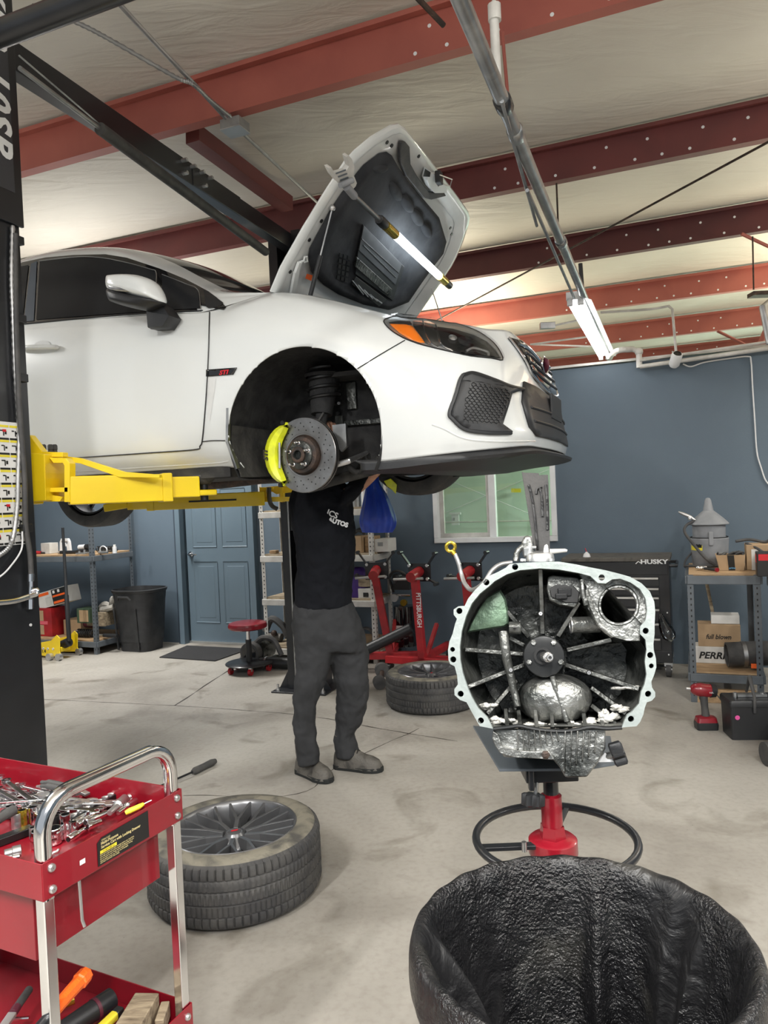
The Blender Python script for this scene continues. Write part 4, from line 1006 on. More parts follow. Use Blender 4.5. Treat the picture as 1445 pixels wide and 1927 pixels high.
q = MB(); q.tube([H(.10, -.14, -.05), cpy(655, 868, -.66), cpy(690, 852, -.45)], [.012, .014, .010], 10); q.build('tie_rod', 'steel', CAR)
q = MB(); q.tube(spline([H(.0, -.14, -.14), cpy(625, 905, -.55), cpy(700, 885, -.40), Vector((.30, -.30, .20))], 4), [.025]*12+[.03], 10); q.tube([H(.0, -.14, -.14), Vector((-.15, -.3, .22))], .025, 10); q.build('control_arm', 'dark_under', CAR)
q = MB(); q.tube(spline([cpy(652, 872, -.62), cpy(668, 888, -.6), cpy(690, 884, -.55), cpy(712, 862, -.5)], 5), .013, 10); q.build('sway_bar', 'dark_under', CAR)
q = MB(); q.box(cpy(662, 745, -.44), (.05, .02, .13)); q.box(cpy(678, 795, -.44), (.22, .03, .025)); q.box(cpy(640, 800, -.46), (.04, .03, .09)); q.build('frame_bracket', 'cast_dark', CAR, bevel=.003)
q = MB(); q.tube(spline([H(0, -.12, .12), cpy(612, 770, -.6), cpy(618, 740, -.5), cpy(640, 735, -.46)], 5), .005, 8); q.build('brake_hose', 'rubber', CAR)
q = MB(); q.prism([cpy(625, 800, -.62), cpy(650, 797, -.62), cpy(652, 840, -.62), cpy(642, 850, -.62), cpy(628, 830, -.62)], (0, .02, 0)); q.build('caliper_sticker', 'galv', CAR)
# rotor
rot_ = MB(); RO = .170
rot_.lathe([(.092, -.001), (.098, .0), (RO-.002, .0), (RO, -.002), (RO, -.011), (RO-.018, -.012), (RO-.018, -.020), (RO, -.021), (RO, -.031), (RO-.003, -.033), (.098, -.033)], rc, hn_, 72)
ro = rot_.build('brake_rotor', 'rotor', CAR)
q = MB()
for k in range(36):
    t = 2*PI*k/36; q.bar(rc+(hx_*math.cos(t)+hz_*math.sin(t))*.12-hn_*.016, rc+(hx_*math.cos(t)+hz_*math.sin(t))*(RO-.008)-hn_*.016, .004, .012, up=hn_)
q.build('cooling_vanes', 'rust', ro, smooth=0)
q = MB(); q.lathe([(.100, .0008), (.096, -.006), (.086, -.008), (.083, .012), (.080, .020), (.066, .024), (.036, .024)], rc, hn_, 48); q.build('rotor_hat', 'rust', ro)
q = MB()
for k in range(54):
    t = 2*PI*k/54; r_ = .112+.0165*(k % 3)+.005*((k//3) % 2); c_ = rc+(hx_*math.cos(t)+hz_*math.sin(t))*r_; q.cyl(c_-hn_*.001, c_+hn_*.0006, .0032, n=8)
q.build('drilled_holes', 'label_black', ro, smooth=0)
q = MB(); hf = rc+hn_*.024
q.lathe([(.064, 0), (.064, .010), (.060, .013), (.034, .014), (.034, .024), (.030, .027), (.021, .027), (.019, .010), (.001, .010)], hf, hn_, 36); hb = q.build('wheel_hub', 'cast_dark', CAR)
q = MB(); q.lathe([(.036, .0135), (.036, .024), (.032, .0275), (.022, .0275), (.020, .014)], hf, hn_, 32); q.build('hub_ring', 'rust', hb)
for k in range(5):
    t = 2*PI*k/5+.30; c_ = hf+(hx_*math.cos(t)+hz_*math.sin(t))*.0525; q = MB(); q.lathe([(.0095, .013), (.0095, .016), (.0062, .018), (.0062, .040), (.0045, .045), (.001, .046)], c_, hn_, 12); q.build('wheel_stud', 'chrome', hb)
# caliper (behind the rotor, at the rear of the wheel)
q = MB(); ang = []
for k in range(13):
    t = R(118+112*k/12); r0_, r1_ = .118, .185-.012*abs(math.sin((k-6)*.9))*.6
    e = math.sin(PI*k/12)**.35 if 0 < k < 12 else .25
    dr = (hx_*math.cos(t)+hz_*math.sin(t))
    def pt(r, o): return rc+dr*r+hn_*o
    i0 = .150-.030*e; o0 = .150+.048*e
    ang.append([pt(i0, .012), pt(i0+.01, .030+.012*e), pt((i0+o0)/2, .036+.016*e), pt(o0-.008, .026+.010*e), pt(o0, .010), pt(o0, -.045), pt(o0-.012, -.068), pt(i0+.01, -.068), pt(i0, -.052), pt(RO+.004, -.046), pt(RO+.006, .008)])
q.loft(ang); cal = q.build('brake_caliper', 'yellow_cal', CAR, smooth=50)
sd = cal.modifiers.new('b', 'BEVEL'); sd.width = .003; sd.segments = 2; sd.limit_method = 'ANGLE'
tx = (hx_*math.cos(R(172))+hz_*math.sin(R(172)))
org = rc+(hx_*math.cos(R(186))+hz_*math.sin(R(186)))*.160+hn_*.0535
W2 = Matrix((cxv, cyv, Vector((0, 0, 1)))).transposed()
text('STI', 'caliper_lettering', 'letter_dark', cal, CO+W2 @ org, (0, 0, 1), W2 @ (hx_*-1), .034, bold=.0012, sx=1.05, shear=.25)
for t in (122, 150, 200, 226):
    dr = hx_*math.cos(R(t))+hz_*math.sin(R(t)); q = MB(); q.cyl(rc+dr*.180+hn_*.0, rc+dr*.180+hn_*.02, .010, n=12); q.build('caliper_bolt', 'label_black', cal)
q = MB(); q.tube([rc+(hx_*math.cos(R(150))+hz_*math.sin(R(150)))*.125+hn_*.03, rc+(hx_*math.cos(R(205))+hz_*math.sin(R(205)))*.125+hn_*.03], .006, 6); q.build('pad_pin', 'steel', cal)
# wheels still fitted
def wheel_mesh(parent_of, cx_, cy_, cz_, s):
    c_ = Vector((cx_, cy_, cz_)); ax = Vector((0, s, 0))
    q = MB(); q.lathe([(.24, -.10), (.245, -.115), (.29, -.122), (.318, -.112), (.329, -.09), (.331, 0), (.329, .09), (.318, .112), (.29, .122), (.245, .115), (.24, .10)], c_, ax, 56); w_ = q.build('wheel', 'rubber', parent_of)
    q = MB(); q.lathe([(.243, .112), (.238, .105), (.225, .06), (.215, -.09), (.23, -.10)], c_, ax, 48); q.build('rim', 'wheel_grey', w_)
    q = MB()
    for k in range(5):
        for e in (-.18, .18):
            t = 2*PI*k/5+e; t0 = 2*PI*k/5
            q.bar(c_+ax*.085+Vector((math.cos(t0)*.05, 0, math.sin(t0)*.05)), c_+ax*.095+Vector((math.cos(t)*.238, 0, math.sin(t)*.238)), .03, .022, up=ax)
    q.lathe([(.06, .07), (.06, .095), (.03, .10), (.001, .10)], c_, ax, 20); q.build('spokes', 'wheel_grey', w_, smooth=30)
    for e in (-.075, -.03, .03, .075):
        pass
    return w_
wheel_mesh(CAR, -2.587, .775, .215, 1); wheel_mesh(CAR, -2.587, -.775, .215, -1); wheel_mesh(CAR, 0.03, .775, .35, 1)
# hood
hd0 = Vector((-.12, 0, .97)); hs = Vector((.65, 0, .76)).normalized(); hnv = Vector((.76, 0, -.65)).normalized()    # hnv points out of the underside
def hp_(s_, y, o_=0): return hd0+hs*s_+Vector((0, y, 0))+hnv*o_
def hplane(px, py, o_=0): return cl(onP(px, py, W2 @ hnv, CO+W2 @ (hd0+hnv*o_)))
out = [(0, .60), (0.0, .766), (.117, .80), (.316, .815), (.512, .815), (.64, .81), (.70, .79), (.79, .738), (.885, .655), (.915, .61), (.926, .55), (.93, .3), (.93, 0)]
ol = [(s_, -y) for s_, y in out]+[(s_, y) for s_, y in out[:-1]][::-1]
q = MB(); base = [hp_(s_, y, .0) for s_, y in ol]
cen = (.45, 0)
def rg(k, o_): return [hp_(cen[0]+(s_-cen[0])*k, y*k, o_(s_, y) if callable(o_) else o_) for s_, y in ol]
q.loft([rg(.80, -.012), rg(.86, .0), rg(.955, .006), rg(.985, .004), rg(1.0, -.006), rg(1.0, -.014), rg(.97, -.032), rg(.8, -.055), rg(.4, -.075)])
hood = q.build('hood', 'white_paint', CAR, smooth=35)
tag(hood, 'open white hood', None)
q = MB(); q.loft([rg(.80, -.008), rg(.86, .003), rg(.95, .0085)], False, False); q.build('hood_inner_frame', 'white_under', hood, smooth=40)
def s6(L): return [(480+x/3.4405, 220+y/3.4405) for x, y in L]
PADP = s6([(850, 225), (800, 235), (700, 310), (640, 385), (560, 490), (480, 610), (400, 760), (352, 850), (345, 930), (370, 1010), (440, 1085), (540, 1150), (700, 1215), (860, 1250), (985, 1200), (1080, 1060), (1160, 950), (1215, 880), (1235, 800), (1190, 650), (1100, 545), (1000, 430), (930, 330), (885, 250)])
pp = [hplane(x, y, .008) for x, y in PADP]; cpad = sum(pp, Vector())/len(pp)
q = MB(); q.loft([pp, [cpad+(p-cpad)*.97+hnv*.018 for p in pp], [cpad+(p-cpad)*.90+hnv*.024 for p in pp], [cpad+(p-cpad)*.80+hnv*.012 for p in pp], [cpad+(p-cpad)*.4+hnv*.010 for p in pp]]); pad = q.build('hood_insulation', 'hood_pad', hood, smooth=50)
def hpoly(L, o0, o1, name, mt, par, bev=.003, scale=s6):
    P = [hplane(x, y, o0) for x, y in scale(L)]; q = MB(); q.prism(P, hnv*(o1-o0)); return q.build(name, mt, par, smooth=0, bevel=bev)
for (x, y, a, b_) in ((905, 480, 34, 70), (980, 560, 36, 66), (1045, 650, 36, 62), (1105, 730, 30, 55), (800, 330, 60, 30)):
    ring_ = []
    for k in range(24):
        t = 2*PI*k/24; dx, dy = a*math.cos(t), b_*math.sin(t); ring_.append(s6([(x+dx*.9+dy*.35, y+dy*.9-dx*.2)])[0])
    P = [hplane(u_, v_, .020) for u_, v_ in ring_]; c_ = sum(P, Vector())/len(P)
    q = MB(); q.loft([P, [c_+(p-c_)*.86+hnv*.014 for p in P], [c_+(p-c_)*.45+hnv*.020 for p in P]]); q.build('pad_dimple', 'hood_pad', pad, smooth=60)
duct = hpoly([(690, 690), (960, 965), (885, 1185), (640, 1010), (655, 880)], .022, .032, 'scoop_duct', 'black_plastic', hood)
hpoly([(700, 700), (945, 955), (905, 1085), (668, 860)], .032, .036, 'duct_panel', 'wheel_grey', duct)
hpoly([(650, 900), (880, 1110), (868, 1165), (640, 965)], .034, .044, 'duct_bar', 'cast_dark', duct)
seam_h = [((690, 790), (930, 1010)), ((700, 830), (910, 1040))]
for a, c_ in seam_h:
    q = MB(); q.tube([hplane(*s6([a])[0], .037), hplane(*s6([c_])[0], .037)], .003, 6); q.build('duct_seam', 'label_black', duct)
hpoly([(650, 1030), (850, 1180), (800, 1225), (620, 1080)], .030, .034, 'duct_mouth', 'label_black', duct)
for k in range(5):
    q = MB(); a = s6([(630+k*38, 1060+k*30)])[0]; c_ = s6([(700+k*30, 1150+k*14)])[0]
    q.tube([hplane(*a, .038), hplane(*c_, .038)], .004, 6); q.build('duct_fin', 'steel', duct)
q = MB()
for i_ in range(5):
    for j_ in range(3):
        x = 545+j_*26+i_*-4; y = 880+i_*36+j_*8
        P = [hplane(*p, .026) for p in s6([(x, y), (x+18, y+5), (x+15, y+29), (x-3, y+24)])]; q.prism(P, hnv*.003)
q.build('pad_vent', 'label_black', pad, smooth=0)
hpoly([(925, 150), (955, 150), (980, 180), (987, 290), (1030, 370), (1110, 478), (1210, 482), (1220, 500), (1120, 525), (1075, 515), (960, 372), (925, 290), (918, 200)], .010, .032, 'weather_seal', 'rubber', hood, .006)
lt = hpoly([(1092, 320), (1130, 350), (1175, 365), (1180, 400), (1205, 440), (1205, 470), (1130, 470), (1090, 430), (1075, 385)], .010, .050, 'latch_bracket', 'white_under', hood, .004)
hpoly([(1100, 335), (1135, 358), (1130, 388), (1088, 385)], .0505, .052, 'bracket_hole', 'label_black', lt, 0)
q = MB(); a = hplane(*s6([(1190, 395)])[0], .07); q.box(a, (.03, .05, .06)); q.build('latch', 'black_plastic', lt, bevel=.005)
q = MB(); q.tube([hplane(*p, .085) for p in s6([(1195, 375), (1275, 405), (1262, 450), (1205, 430), (1185, 450)])], .003, 6); q.build('latch_wire', 'steel', lt)
for (x, y) in ((855, 165), (885, 187), (1060, 255), (1265, 720), (1272, 760), (430, 675), (352, 797), (228, 1003)):
    q = MB(); a = hplane(*s6([(x, y)])[0], .0095); q.cyl(a-hnv*.003, a+hnv*.002, .009, n=12); q.build('panel_hole', 'label_black', hood)
hpoly([(335, 1015), (370, 1025), (362, 1060), (325, 1045)], .006, .008, 'orange_label', 'orange', hood, 0)
# gas struts and hinge
q = MB(); t0 = hplane(*s6([(500, 590)])[0], .02); t1 = cpy(583, 560, -.70); md = t0+(t1-t0)*.52
q.tube([t0, md], .004, 8); gs = q.build('strut_rod', 'steel', hood); q = MB(); q.tube([md, t1], .0105, 12); q.build('strut_cylinder', 'black_plastic', hood)
q = MB(); q.sphere(t0, .014, 12); q.build('ball_joint', 'steel', hood)
q = MB(); t0 = hp_(.45, .70, .02); t1 = Vector((.32, .70, .84)); md = t0+(t1-t0)*.45; q.tube([t0, md], .004, 8); q.build('strut_rod', 'steel', hood); q = MB(); q.tube([md, t1], .0105, 12); q.build('strut_cylinder', 'black_plastic', hood)
q = MB(); q.bar(hplane(*s6([(240, 1150)])[0], .02), hplane(*s6([(268, 1000)])[0], .02), .014, .03, up=(0, 1, 0)); q.bar(hplane(*s6([(268, 1000)])[0], .02), hplane(*s6([(290, 940)])[0], .02), .014, .022, up=(0, 1, 0)); q.tube([hplane(*p, .02) for p in s6([(290, 940), (315, 930), (320, 905), (335, 905), (338, 935), (318, 940)])], .005, 6); q.build('hood_hinge', 'white_paint', hood)
q = MB(); q.box((-.10, 0, .93), (.10, 1.40, .06)); q.build('cowl', 'black_plastic', CAR, bevel=.01)
q = MB(); q.box((.42, 0, .60), (.80, 1.2, .02)); q.build('engine_bay_floor', 'dark_under', CAR, smooth=0)
# ---- LED work light clamped across the hood
def hw(px, py, o_): return CO+W2 @ hplane(px, py, o_)
e0 = hw(*s6([(650, 520)])[0], .13); e1 = hw(*s6([(1250, 1085)])[0], .13)
WL = thing('led_work_light', 'lit LED bar work light hooked across the underside of the open hood', 'work light', tuple(e0))
dl_ = (e1-e0)
def wl(t): return e0+dl_*t
q = MB(); q.tube([wl(-.02), wl(.19)], .011, 10); q.build('extension_rod', 'galv', WL, world=True)
q = MB(); q.tube([wl(.19), wl(.20), wl(.235), wl(.25)], [.02, .024, .024, .02], 14); q.build('end_cap', 'black_plastic', WL, world=True)
q = MB(); q.tube([wl(.25), wl(.345)], .0235, 14); q.build('yellow_grip', 'gold', WL, world=True); q = MB(); q.tube([wl(.87), wl(.955)], .023, 14); q.build('yellow_grip', 'gold', WL, world=True)
q = MB(); q.tube([wl(.955), wl(1.02)], .022, 12); q.build('battery_cap', 'black_plastic', WL, world=True)
q = MB(); q.tube([wl(.345), wl(.35), wl(.865), wl(.87)], [.018, .021, .021, .018], 16); q.build('light_tube', 'led', WL, world=True)
q = MB()
def hk(L, o0, o1): P = [hw(x, y, o0) for x, y in s6(L)]; q.prism(P, W2 @ hnv*(o1-o0))
hk([(445, 310), (465, 305), (490, 350), (560, 330), (580, 300), (562, 240), (578, 230), (600, 255), (615, 300), (612, 360), (632, 410), (625, 430), (590, 470), (560, 465), (540, 430), (500, 395), (470, 360)], .10, .125)
q.build('hook', 'galv_white', WL, world=True, smooth=0, bevel=.003)
q = MB()
for k in range(3):
    P = [hw(x, y, .1255) for x, y in s6([(520+k*14, 362+k*22), (585+k*8, 338+k*24), (588+k*8, 346+k*24), (524+k*14, 370+k*22)])]; q.prism(P, W2 @ hnv*.002)
q.build('hook_slot', 'shelf_grey', WL, world=True, smooth=0)
q = MB(); q.tube([hw(*s6([(550, 445)])[0], .14), hw(*s6([(630, 410)])[0], .14)], .012, 10); q.tube([hw(*s6([(590, 450)])[0], .14), wl(-.01)], .017, 10); q.build('hook_clamp', 'grey_plastic', WL, world=True)
area('work_light_lamp', tuple((wl(.6)+W2 @ hnv*.03)),   .5, .04, .6, (.85, .95, 1))
_l = bpy.data.objects['work_light_lamp']; xa = dl_.normalized(); za = (W2 @ hnv); ya = za.cross(xa).normalized(); za = xa.cross(ya)
_l.matrix_world = Matrix((xa, ya, za)).transposed().to_4x4(); _l.matrix_world.translation = wl(.6)-W2 @ hnv*.03
# ================================================================ gearbox on its jack
GD = ray(1040, 1215).normalized(); G0 = onY(1040, 1215, 1.62)
GB = thing('gearbox', 'oily cast aluminium gearbox with its open bell housing facing the camera', 'gearbox', tuple(Vector((G0.x, G0.y+.1, .90))))
def g5(x, y): return (820+x/3.284, 980+y/3.284)
def gp(x, y, d=0): return onP(*g5(x, y), GD, G0+GD*d)
def gpl(L, d=0): return [gp(x, y, d) for x, y in L]
OUT = [(1150, 1278), (1240, 1270), (1262, 1245), (1282, 1200), (1292, 1155), (1304, 1122), (1335, 1112), (1356, 1088), (1356, 1060), (1336, 1030), (1332, 995), (1350, 950), (1363, 905), (1360, 850), (1347, 800), (1345, 760), (1352, 700), (1352, 640), (1356, 560), (1350, 500), (1322, 437), (1272, 387), (1200, 346), (1130, 326), (1050, 306), (960, 289), (870, 270), (760, 252), (655, 254), (560, 258), (500, 262), (455, 268), (432, 290), (380, 318), (320, 345), (288, 382), (240, 430), (200, 480), (178, 526), (140, 528), (110, 548), (110, 580), (130, 606), (118, 640), (103, 700), (84, 745), (75, 800), (78, 860), (88, 885), (116, 900), (132, 960), (136, 1012), (114, 1042), (116, 1078), (150, 1108), (190, 1122), (215, 1170), (250, 1232), (272, 1270), (355, 1286)]
INN = [(350, 1280), (318, 1215), (262, 1160), (222, 1090), (196, 1030), (166, 940), (151, 860), (148, 780), (160, 680), (186, 590), (222, 510), (272, 450), (332, 402), (365, 372), (440, 330), (520, 305), (640, 294), (760, 301), (880, 322), (955, 342), (1000, 384), (1050, 388), (1090, 362), (1140, 358), (1205, 382), (1262, 422), (1296, 480), (1306, 550), (1296, 615), (1262, 655), (1262, 700), (1296, 735), (1302, 800), (1292, 870), (1302, 950), (1290, 1010), (1268, 1060), (1256, 1130), (1212, 1180), (1182, 1200), (1152, 1270)]
HOL = [(490, 285), (312, 380), (145, 557), (103, 795), (107, 857), (153, 1070), (278, 1235), (1025, 350), (1297, 680), (1325, 830), (1332, 897), (1312, 1070), (1206, 1225)]
def circ(x, y, r, d=0, n=18): return [gp(x+r*math.cos(2*PI*k/n), y+r*math.sin(2*PI*k/n), d) for k in range(n)]
OUTS = [tuple(p)[:2] for p in OUT]
q = MB(); q.holed(gpl(OUTS+INN), [circ(x, y, 19 if i not in (3, 10) else 15) for i, (x, y) in enumerate(HOL)], GD*.016)
q.build('flange', 'cast_flange', GB, world=True, smooth=0, bevel=.0015)
CG = (690, 800)
def sc(L, k, c=CG): return [(c[0]+(x-c[0])*k, c[1]+(y-c[1])*k) for x, y in L]
# bell cavity
CAV = INN[:19]+[(900, 350), (930, 410), (926, 520), (978, 612), (1090, 716), (1180, 742), (1262, 742)]+INN[32:]
def bot(L, d): return gpl(L, d)
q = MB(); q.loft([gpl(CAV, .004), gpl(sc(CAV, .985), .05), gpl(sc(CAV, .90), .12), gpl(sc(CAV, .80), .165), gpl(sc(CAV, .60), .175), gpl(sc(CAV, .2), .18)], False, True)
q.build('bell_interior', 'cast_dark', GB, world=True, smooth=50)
# outer skin of the housing and the case going back to the tail
q = MB(); OO = sc(OUTS, .975)
OL = [p for p in OO if not (p[0] > 1000 and p[1] < 700)]
q.loft([gpl(OL, .016), gpl(sc(OL, .93), .10), gpl(sc(OL, .80), .19), gpl(sc(OL, .55), .26)], False, True); q.build('bell_housing', 'cast', GB, world=True, smooth=50)
q = MB(); TL = [(CG[0]+330*math.cos(2*PI*k/20), CG[1]+90+250*math.sin(2*PI*k/20)) for k in range(20)]
q.loft([gpl(TL, .24), gpl(sc(TL, .9), .36), gpl(sc(TL, .75), .44), gpl(sc(TL, .62), .60), gpl(sc(TL, .35), .66)]); q.build('gear_case', 'cast', GB, world=True, smooth=50)
# starter pocket with its see-through hole
SP = [(880, 322), (955, 342), (1000, 384), (1050, 388), (1090, 362), (1140, 358), (1205, 382), (1262, 422), (1296, 480), (1306, 550), (1296, 615), (1262, 655), (1262, 742), (1180, 742), (1090, 716), (978, 612), (926, 520), (930, 410), (900, 350)]
q = MB(); q.holed(gpl(SP, .030), [circ(1130, 522, 110, .030, 36)], GD*.018); q.build('starter_mount', 'cast', GB, world=True, smooth=0, bevel=.001)
q = MB(); q.loft([circ(1130, 522, 108, .030, 36), circ(1130, 522, 112, .027, 36), circ(1130, 522, 122, .027, 36), circ(1130, 522, 132, .031, 36)], False, False); q.loft([circ(1130, 522, 110, .029, 36), circ(1130, 522, 113, .06, 36)], False, False); q.build('starter_bore', 'cast', GB, world=True)
q = MB(); q.loft([gpl(SP, .004), gpl(SP, .032)], False, False); q.build('pocket_wall', 'cast', GB, world=True)
for a, c_ in (((930, 430), (1010, 640)), ((1010, 640), (1095, 712)), ((905, 365), (930, 520))):
    q = MB(); q.tube([gp(*a, .022), gp((a[0]+c_[0])/2-6, (a[1]+c_[1])/2, .018), gp(*c_, .022)], .006, 8); q.build('cast_rib', 'cast', GB, world=True)
# radial ribs
def rib(a, c_, d0=.055, d1=.02, th=.0045, mt='cast_mid', db=.17):
    p0, p1 = gp(*a, d0), gp(*c_, d1); b0, b1 = gp(*a, db), gp(*c_, db)
    sd = (p1-p0).cross(GD).normalized()*th
    q = MB(); q.loft([[p0-sd, p0+sd, b0+sd*1.5, b0-sd*1.5], [p1-sd, p1+sd, b1+sd*1.5, b1-sd*1.5]]); return q.build('cast_rib', mt, GB, world=True, smooth=0, bevel=.0015)
for a, c_, d0, d1 in (((660, 700), (646, 300), .075, .03), ((540, 825), (180, 796), .08, .05), ((545, 890), (200, 1026), .08, .045), ((500, 985), (318, 1192), .09, .04), ((755, 715), (885, 505), .08, .05), ((810, 800), (1085, 735), .08, .055), ((800, 890), (1255, 1040), .08, .035), ((960, 1030), (1175, 1190), .09, .04), ((960, 1140), (1110, 1255), .10, .05), ((575, 720), (440, 560), .10, .08), ((545, 770), (455, 722), .10, .09)):
    rib(a, c_, d0, d1)
for a, b_, dd in ((510, 1170, .055), (610, 1120, .06), (708, 1120, .06), (818, 1230, .05), (912, 1190, .05), (1020, 1200, .05), (430, 1160, .05)):
    rib((a, b_), (a+14, 1284), dd+.01, .012, .004)
# clutch fork window, bosses, pivot tubes
q = MB(); q.prism(gpl([(692, 345), (720, 335), (880, 350), (905, 385), (912, 460), (880, 510), (860, 536), (760, 520), (700, 490), (685, 420)], .045), GD*.11); q.build('fork_boss', 'cast_mid', GB, world=True, smooth=0, bevel=.006)
q = MB(); q.prism(gpl([(735, 395), (850, 402), (888, 440), (880, 505), (800, 505), (712, 470), (700, 425)], .040), GD*.008); fo = q.build('fork_window', 'label_black', GB, world=True, smooth=0, bevel=.002)
q = MB(); q.box(gp(795, 440, .036), (.030, .01, .018)); q.box(gp(775, 465, .034), (.026, .01, .012)); q.build('fork_arm', 'black_plastic', fo, world=True, bevel=.002)
q = MB(); q.tube([gp(418, 690, .07), gp(425, 760, .062), gp(440, 860, .062), gp(470, 990, .075), gp(505, 1150, .06)], [.0115, .0105, .0105, .009, .008], 14); q.build('oil_tube_boss', 'cast_mid', GB, world=True)
q = MB(); q.cyl(gp(455, 662, .07), gp(525, 662, .07), .0145, n=20); q.build('pivot_boss', 'cast_mid', GB, world=True)
q = MB(); q.lathe([(.001, .001), (.004, .0)], gp(486, 662, .052), GD*-1, 12); q.build('pivot_hole', 'label_black', GB, world=True)
q = MB(); q.cyl(gp(838, 645, .07), gp(1010, 640, .08), .0185, n=24); q.build('shift_rail_boss', 'cast_mid', GB, world=True)
q = MB(); q.lathe([(.019, 0), (.019, .003), (.014, .003), (.013, 0)], gp(838, 645, .07), gp(838, 645, .07)-gp(1010, 640, .08), 24); q.build('boss_ring', 'steel', GB, world=True)
for x, y, d in ((648, 575, .062), (465, 922, .062), (945, 938, .06)):
    q = MB(); q.lathe([(.001, .012), (.004, .012), (.0052, .009), (.0055, -.05)], gp(x, y, d), -GD, 14); q.build('dowel_boss', 'steel', GB, world=True)
# green painted casting sector
q = MB(); P = gpl([(195, 692), (215, 640), (262, 548), (318, 470), (400, 425), (432, 480), (448, 560), (450, 640), (430, 655), (340, 668)], .085)
c_ = sum(P, Vector())/len(P); q.loft([P, [c_+(p-c_)*.9-GD*.012 for p in P], [c_+(p-c_)*.5-GD*.018 for p in P]]); q.build('painted_sector', 'cast_green', GB, world=True)
# hub plate with input shaft
hc_ = gp(668, 838, .045)
q = MB(); RD = .0265*1.60
q.lathe([(.0005, .0), (.030, .002), (.044, .0), (.046, -.003), (.046, -.09)], hc_, -GD, 40)
fr_ = q.build('bearing_retainer', 'black_gloss', GB, world=True)
M['black_satin'] = mat('black_satin', (.02, .021, .022), .28, .3, col2=(.035, .036, .036), scale=20); fr_.data.materials[0] = M['black_satin']
for x, y in ((605, 755), (727, 755), (578, 873), (770, 873)):
    q = MB(); q.lathe([(.0005, .006), (.0052, .006), (.006, .0045), (.006, 0), (.0078, -.001)], gp(x, y, .044), -GD, 6); q.build('retainer_bolt', 'cast', fr_, world=True, smooth=0)
q = MB(); q.lathe([(.019, 0), (.019, .012), (.0135, .012)], gp(660, 835, .045), -GD, 24); q.build('seal_collar', 'label_black', fr_, world=True)
q = MB(); sa = gp(668, 838, .05); sb = gp(706, 846, -.02); n_ = 22; R1 = []
for t, rr in ((0, .0115), (.72, .0115), (.74, .0085), (.8, .0085), (.82, .0065), (1, .0062)):
    c_ = sa+(sb-sa)*t; a_ = (sb-sa).normalized(); e1 = a_.cross(Vector((0, 0, 1))).normalized(); e2 = a_.cross(e1)
    R1.append([c_+(e1*math.cos(2*PI*k/44)+e2*math.sin(2*PI*k/44))*rr*(1 if (k % 2 or t > .73) else .86) for k in range(44)])
q.loft(R1); q.build('input_shaft', 'steel', GB, world=True, smooth=30)
q = MB(); q.lathe([(.0035, .001), (.0005, .0005)], sb, sb-sa, 12); q.build('shaft_centre', 'label_black', GB, world=True)
# differential hump
q = MB(); HP = [(735+235*math.cos(2*PI*k/28), 1090+(150 if math.sin(2*PI*k/28) < 0 else 175)*math.sin(2*PI*k/28)) for k in range(28)]
q.loft([gpl(HP, .17), gpl(sc(HP, .99, (735, 1100)), .11), gpl(sc(HP, .93, (735, 1110)), .075), gpl(sc(HP, .75, (735, 1120)), .055), gpl(sc(HP, .35, (735, 1120)), .045)]); q.build('differential_hump', 'cast', GB, world=True, smooth=70)
q = MB(); q.tube(spline(gpl([(720, 960), (745, 1060), (780, 1150), (810, 1240)], .05), 4), .006, 10); q.build('hump_ridge', 'cast_mid', GB, world=True)
# white absorbent powder along the bottom
q = MB(); random.seed(3)
for (x, y, rx, ry) in ((330, 1150, 58, 26), (380, 1232, 62, 30), (470, 1240, 50, 28), (560, 1262, 45, 20), (655, 1262, 45, 20), (750, 1264, 50, 18), (860, 1256, 45, 22), (960, 1240, 55, 26), (1070, 1215, 62, 36), (1130, 1160, 60, 26), (1170, 1030, 85, 15), (1030, 1180, 30, 20), (1225, 1030, 30, 14)):
    for _ in range(5):
        x2, y2 = x+random.uniform(-.7, .7)*rx, y+random.uniform(-.5, .5)*ry; k1 = random.uniform(.45, .8)
        P = [(x2+rx*k1*math.cos(2*PI*k/16)*random.uniform(.7, 1.15), y2+ry*k1*math.sin(2*PI*k/16)*random.uniform(.6, 1.2)) for k in range(16)]
        dd = random.uniform(-.006, .02); q.loft([gpl(P, .10), gpl(P, .05+dd), gpl(sc(P, .7, (x2, y2)), .042+dd), gpl(sc(P, .3, (x2, y2)), .040+dd)])
tag(q.build('absorbent_powder', 'powder', GB, world=True, smooth=80), 'white powder clumps', kind='stuff')
# lower case
LC = [(355, 1284), (1050, 1284), (1048, 1410), (1000, 1500), (935, 1585), (800, 1588), (760, 1520), (690, 1440), (640, 1470), (420, 1462), (385, 1400), (350, 1330)]
q = MB(); q.loft([gpl(LC, .012), [gp(700+(x-700)*.98, 1284+(y-1284)*.92, .05) for x, y in LC], [gp(700+(x-700)*.86, 1284+(y-1284)*.62, .20) for x, y in LC]]); lc = q.build('lower_case', 'cast', GB, world=True, smooth=0, bevel=.004)
q = MB(); q.tube(spline(gpl([(360, 1286), (450, 1276), (520, 1268), (600, 1285), (700, 1298), (800, 1300), (880, 1290), (960, 1275), (1050, 1284), (1150, 1278)], .004), 4), .0045, 8); q.build('gasket_edge', 'black_satin', GB, world=True)
for k in range(8):
    x = 505+k*34; q = MB(); q.loft([[gp(x-5, 1295, .012), gp(x+5, 1295, .012), gp(x+3, 1295, -.006), gp(x-3, 1295, -.006)], [gp(x-2+k*2, 1415-max(0, k-3)*12, .012), gp(x+8+k*2, 1415-max(0, k-3)*12, .012), gp(x+6+k*2, 1410-max(0, k-3)*12, -.002), gp(x+k*2, 1410-max(0, k-3)*12, -.002)]]); q.build('case_fin', 'cast', lc, world=True, smooth=0, bevel=.001)
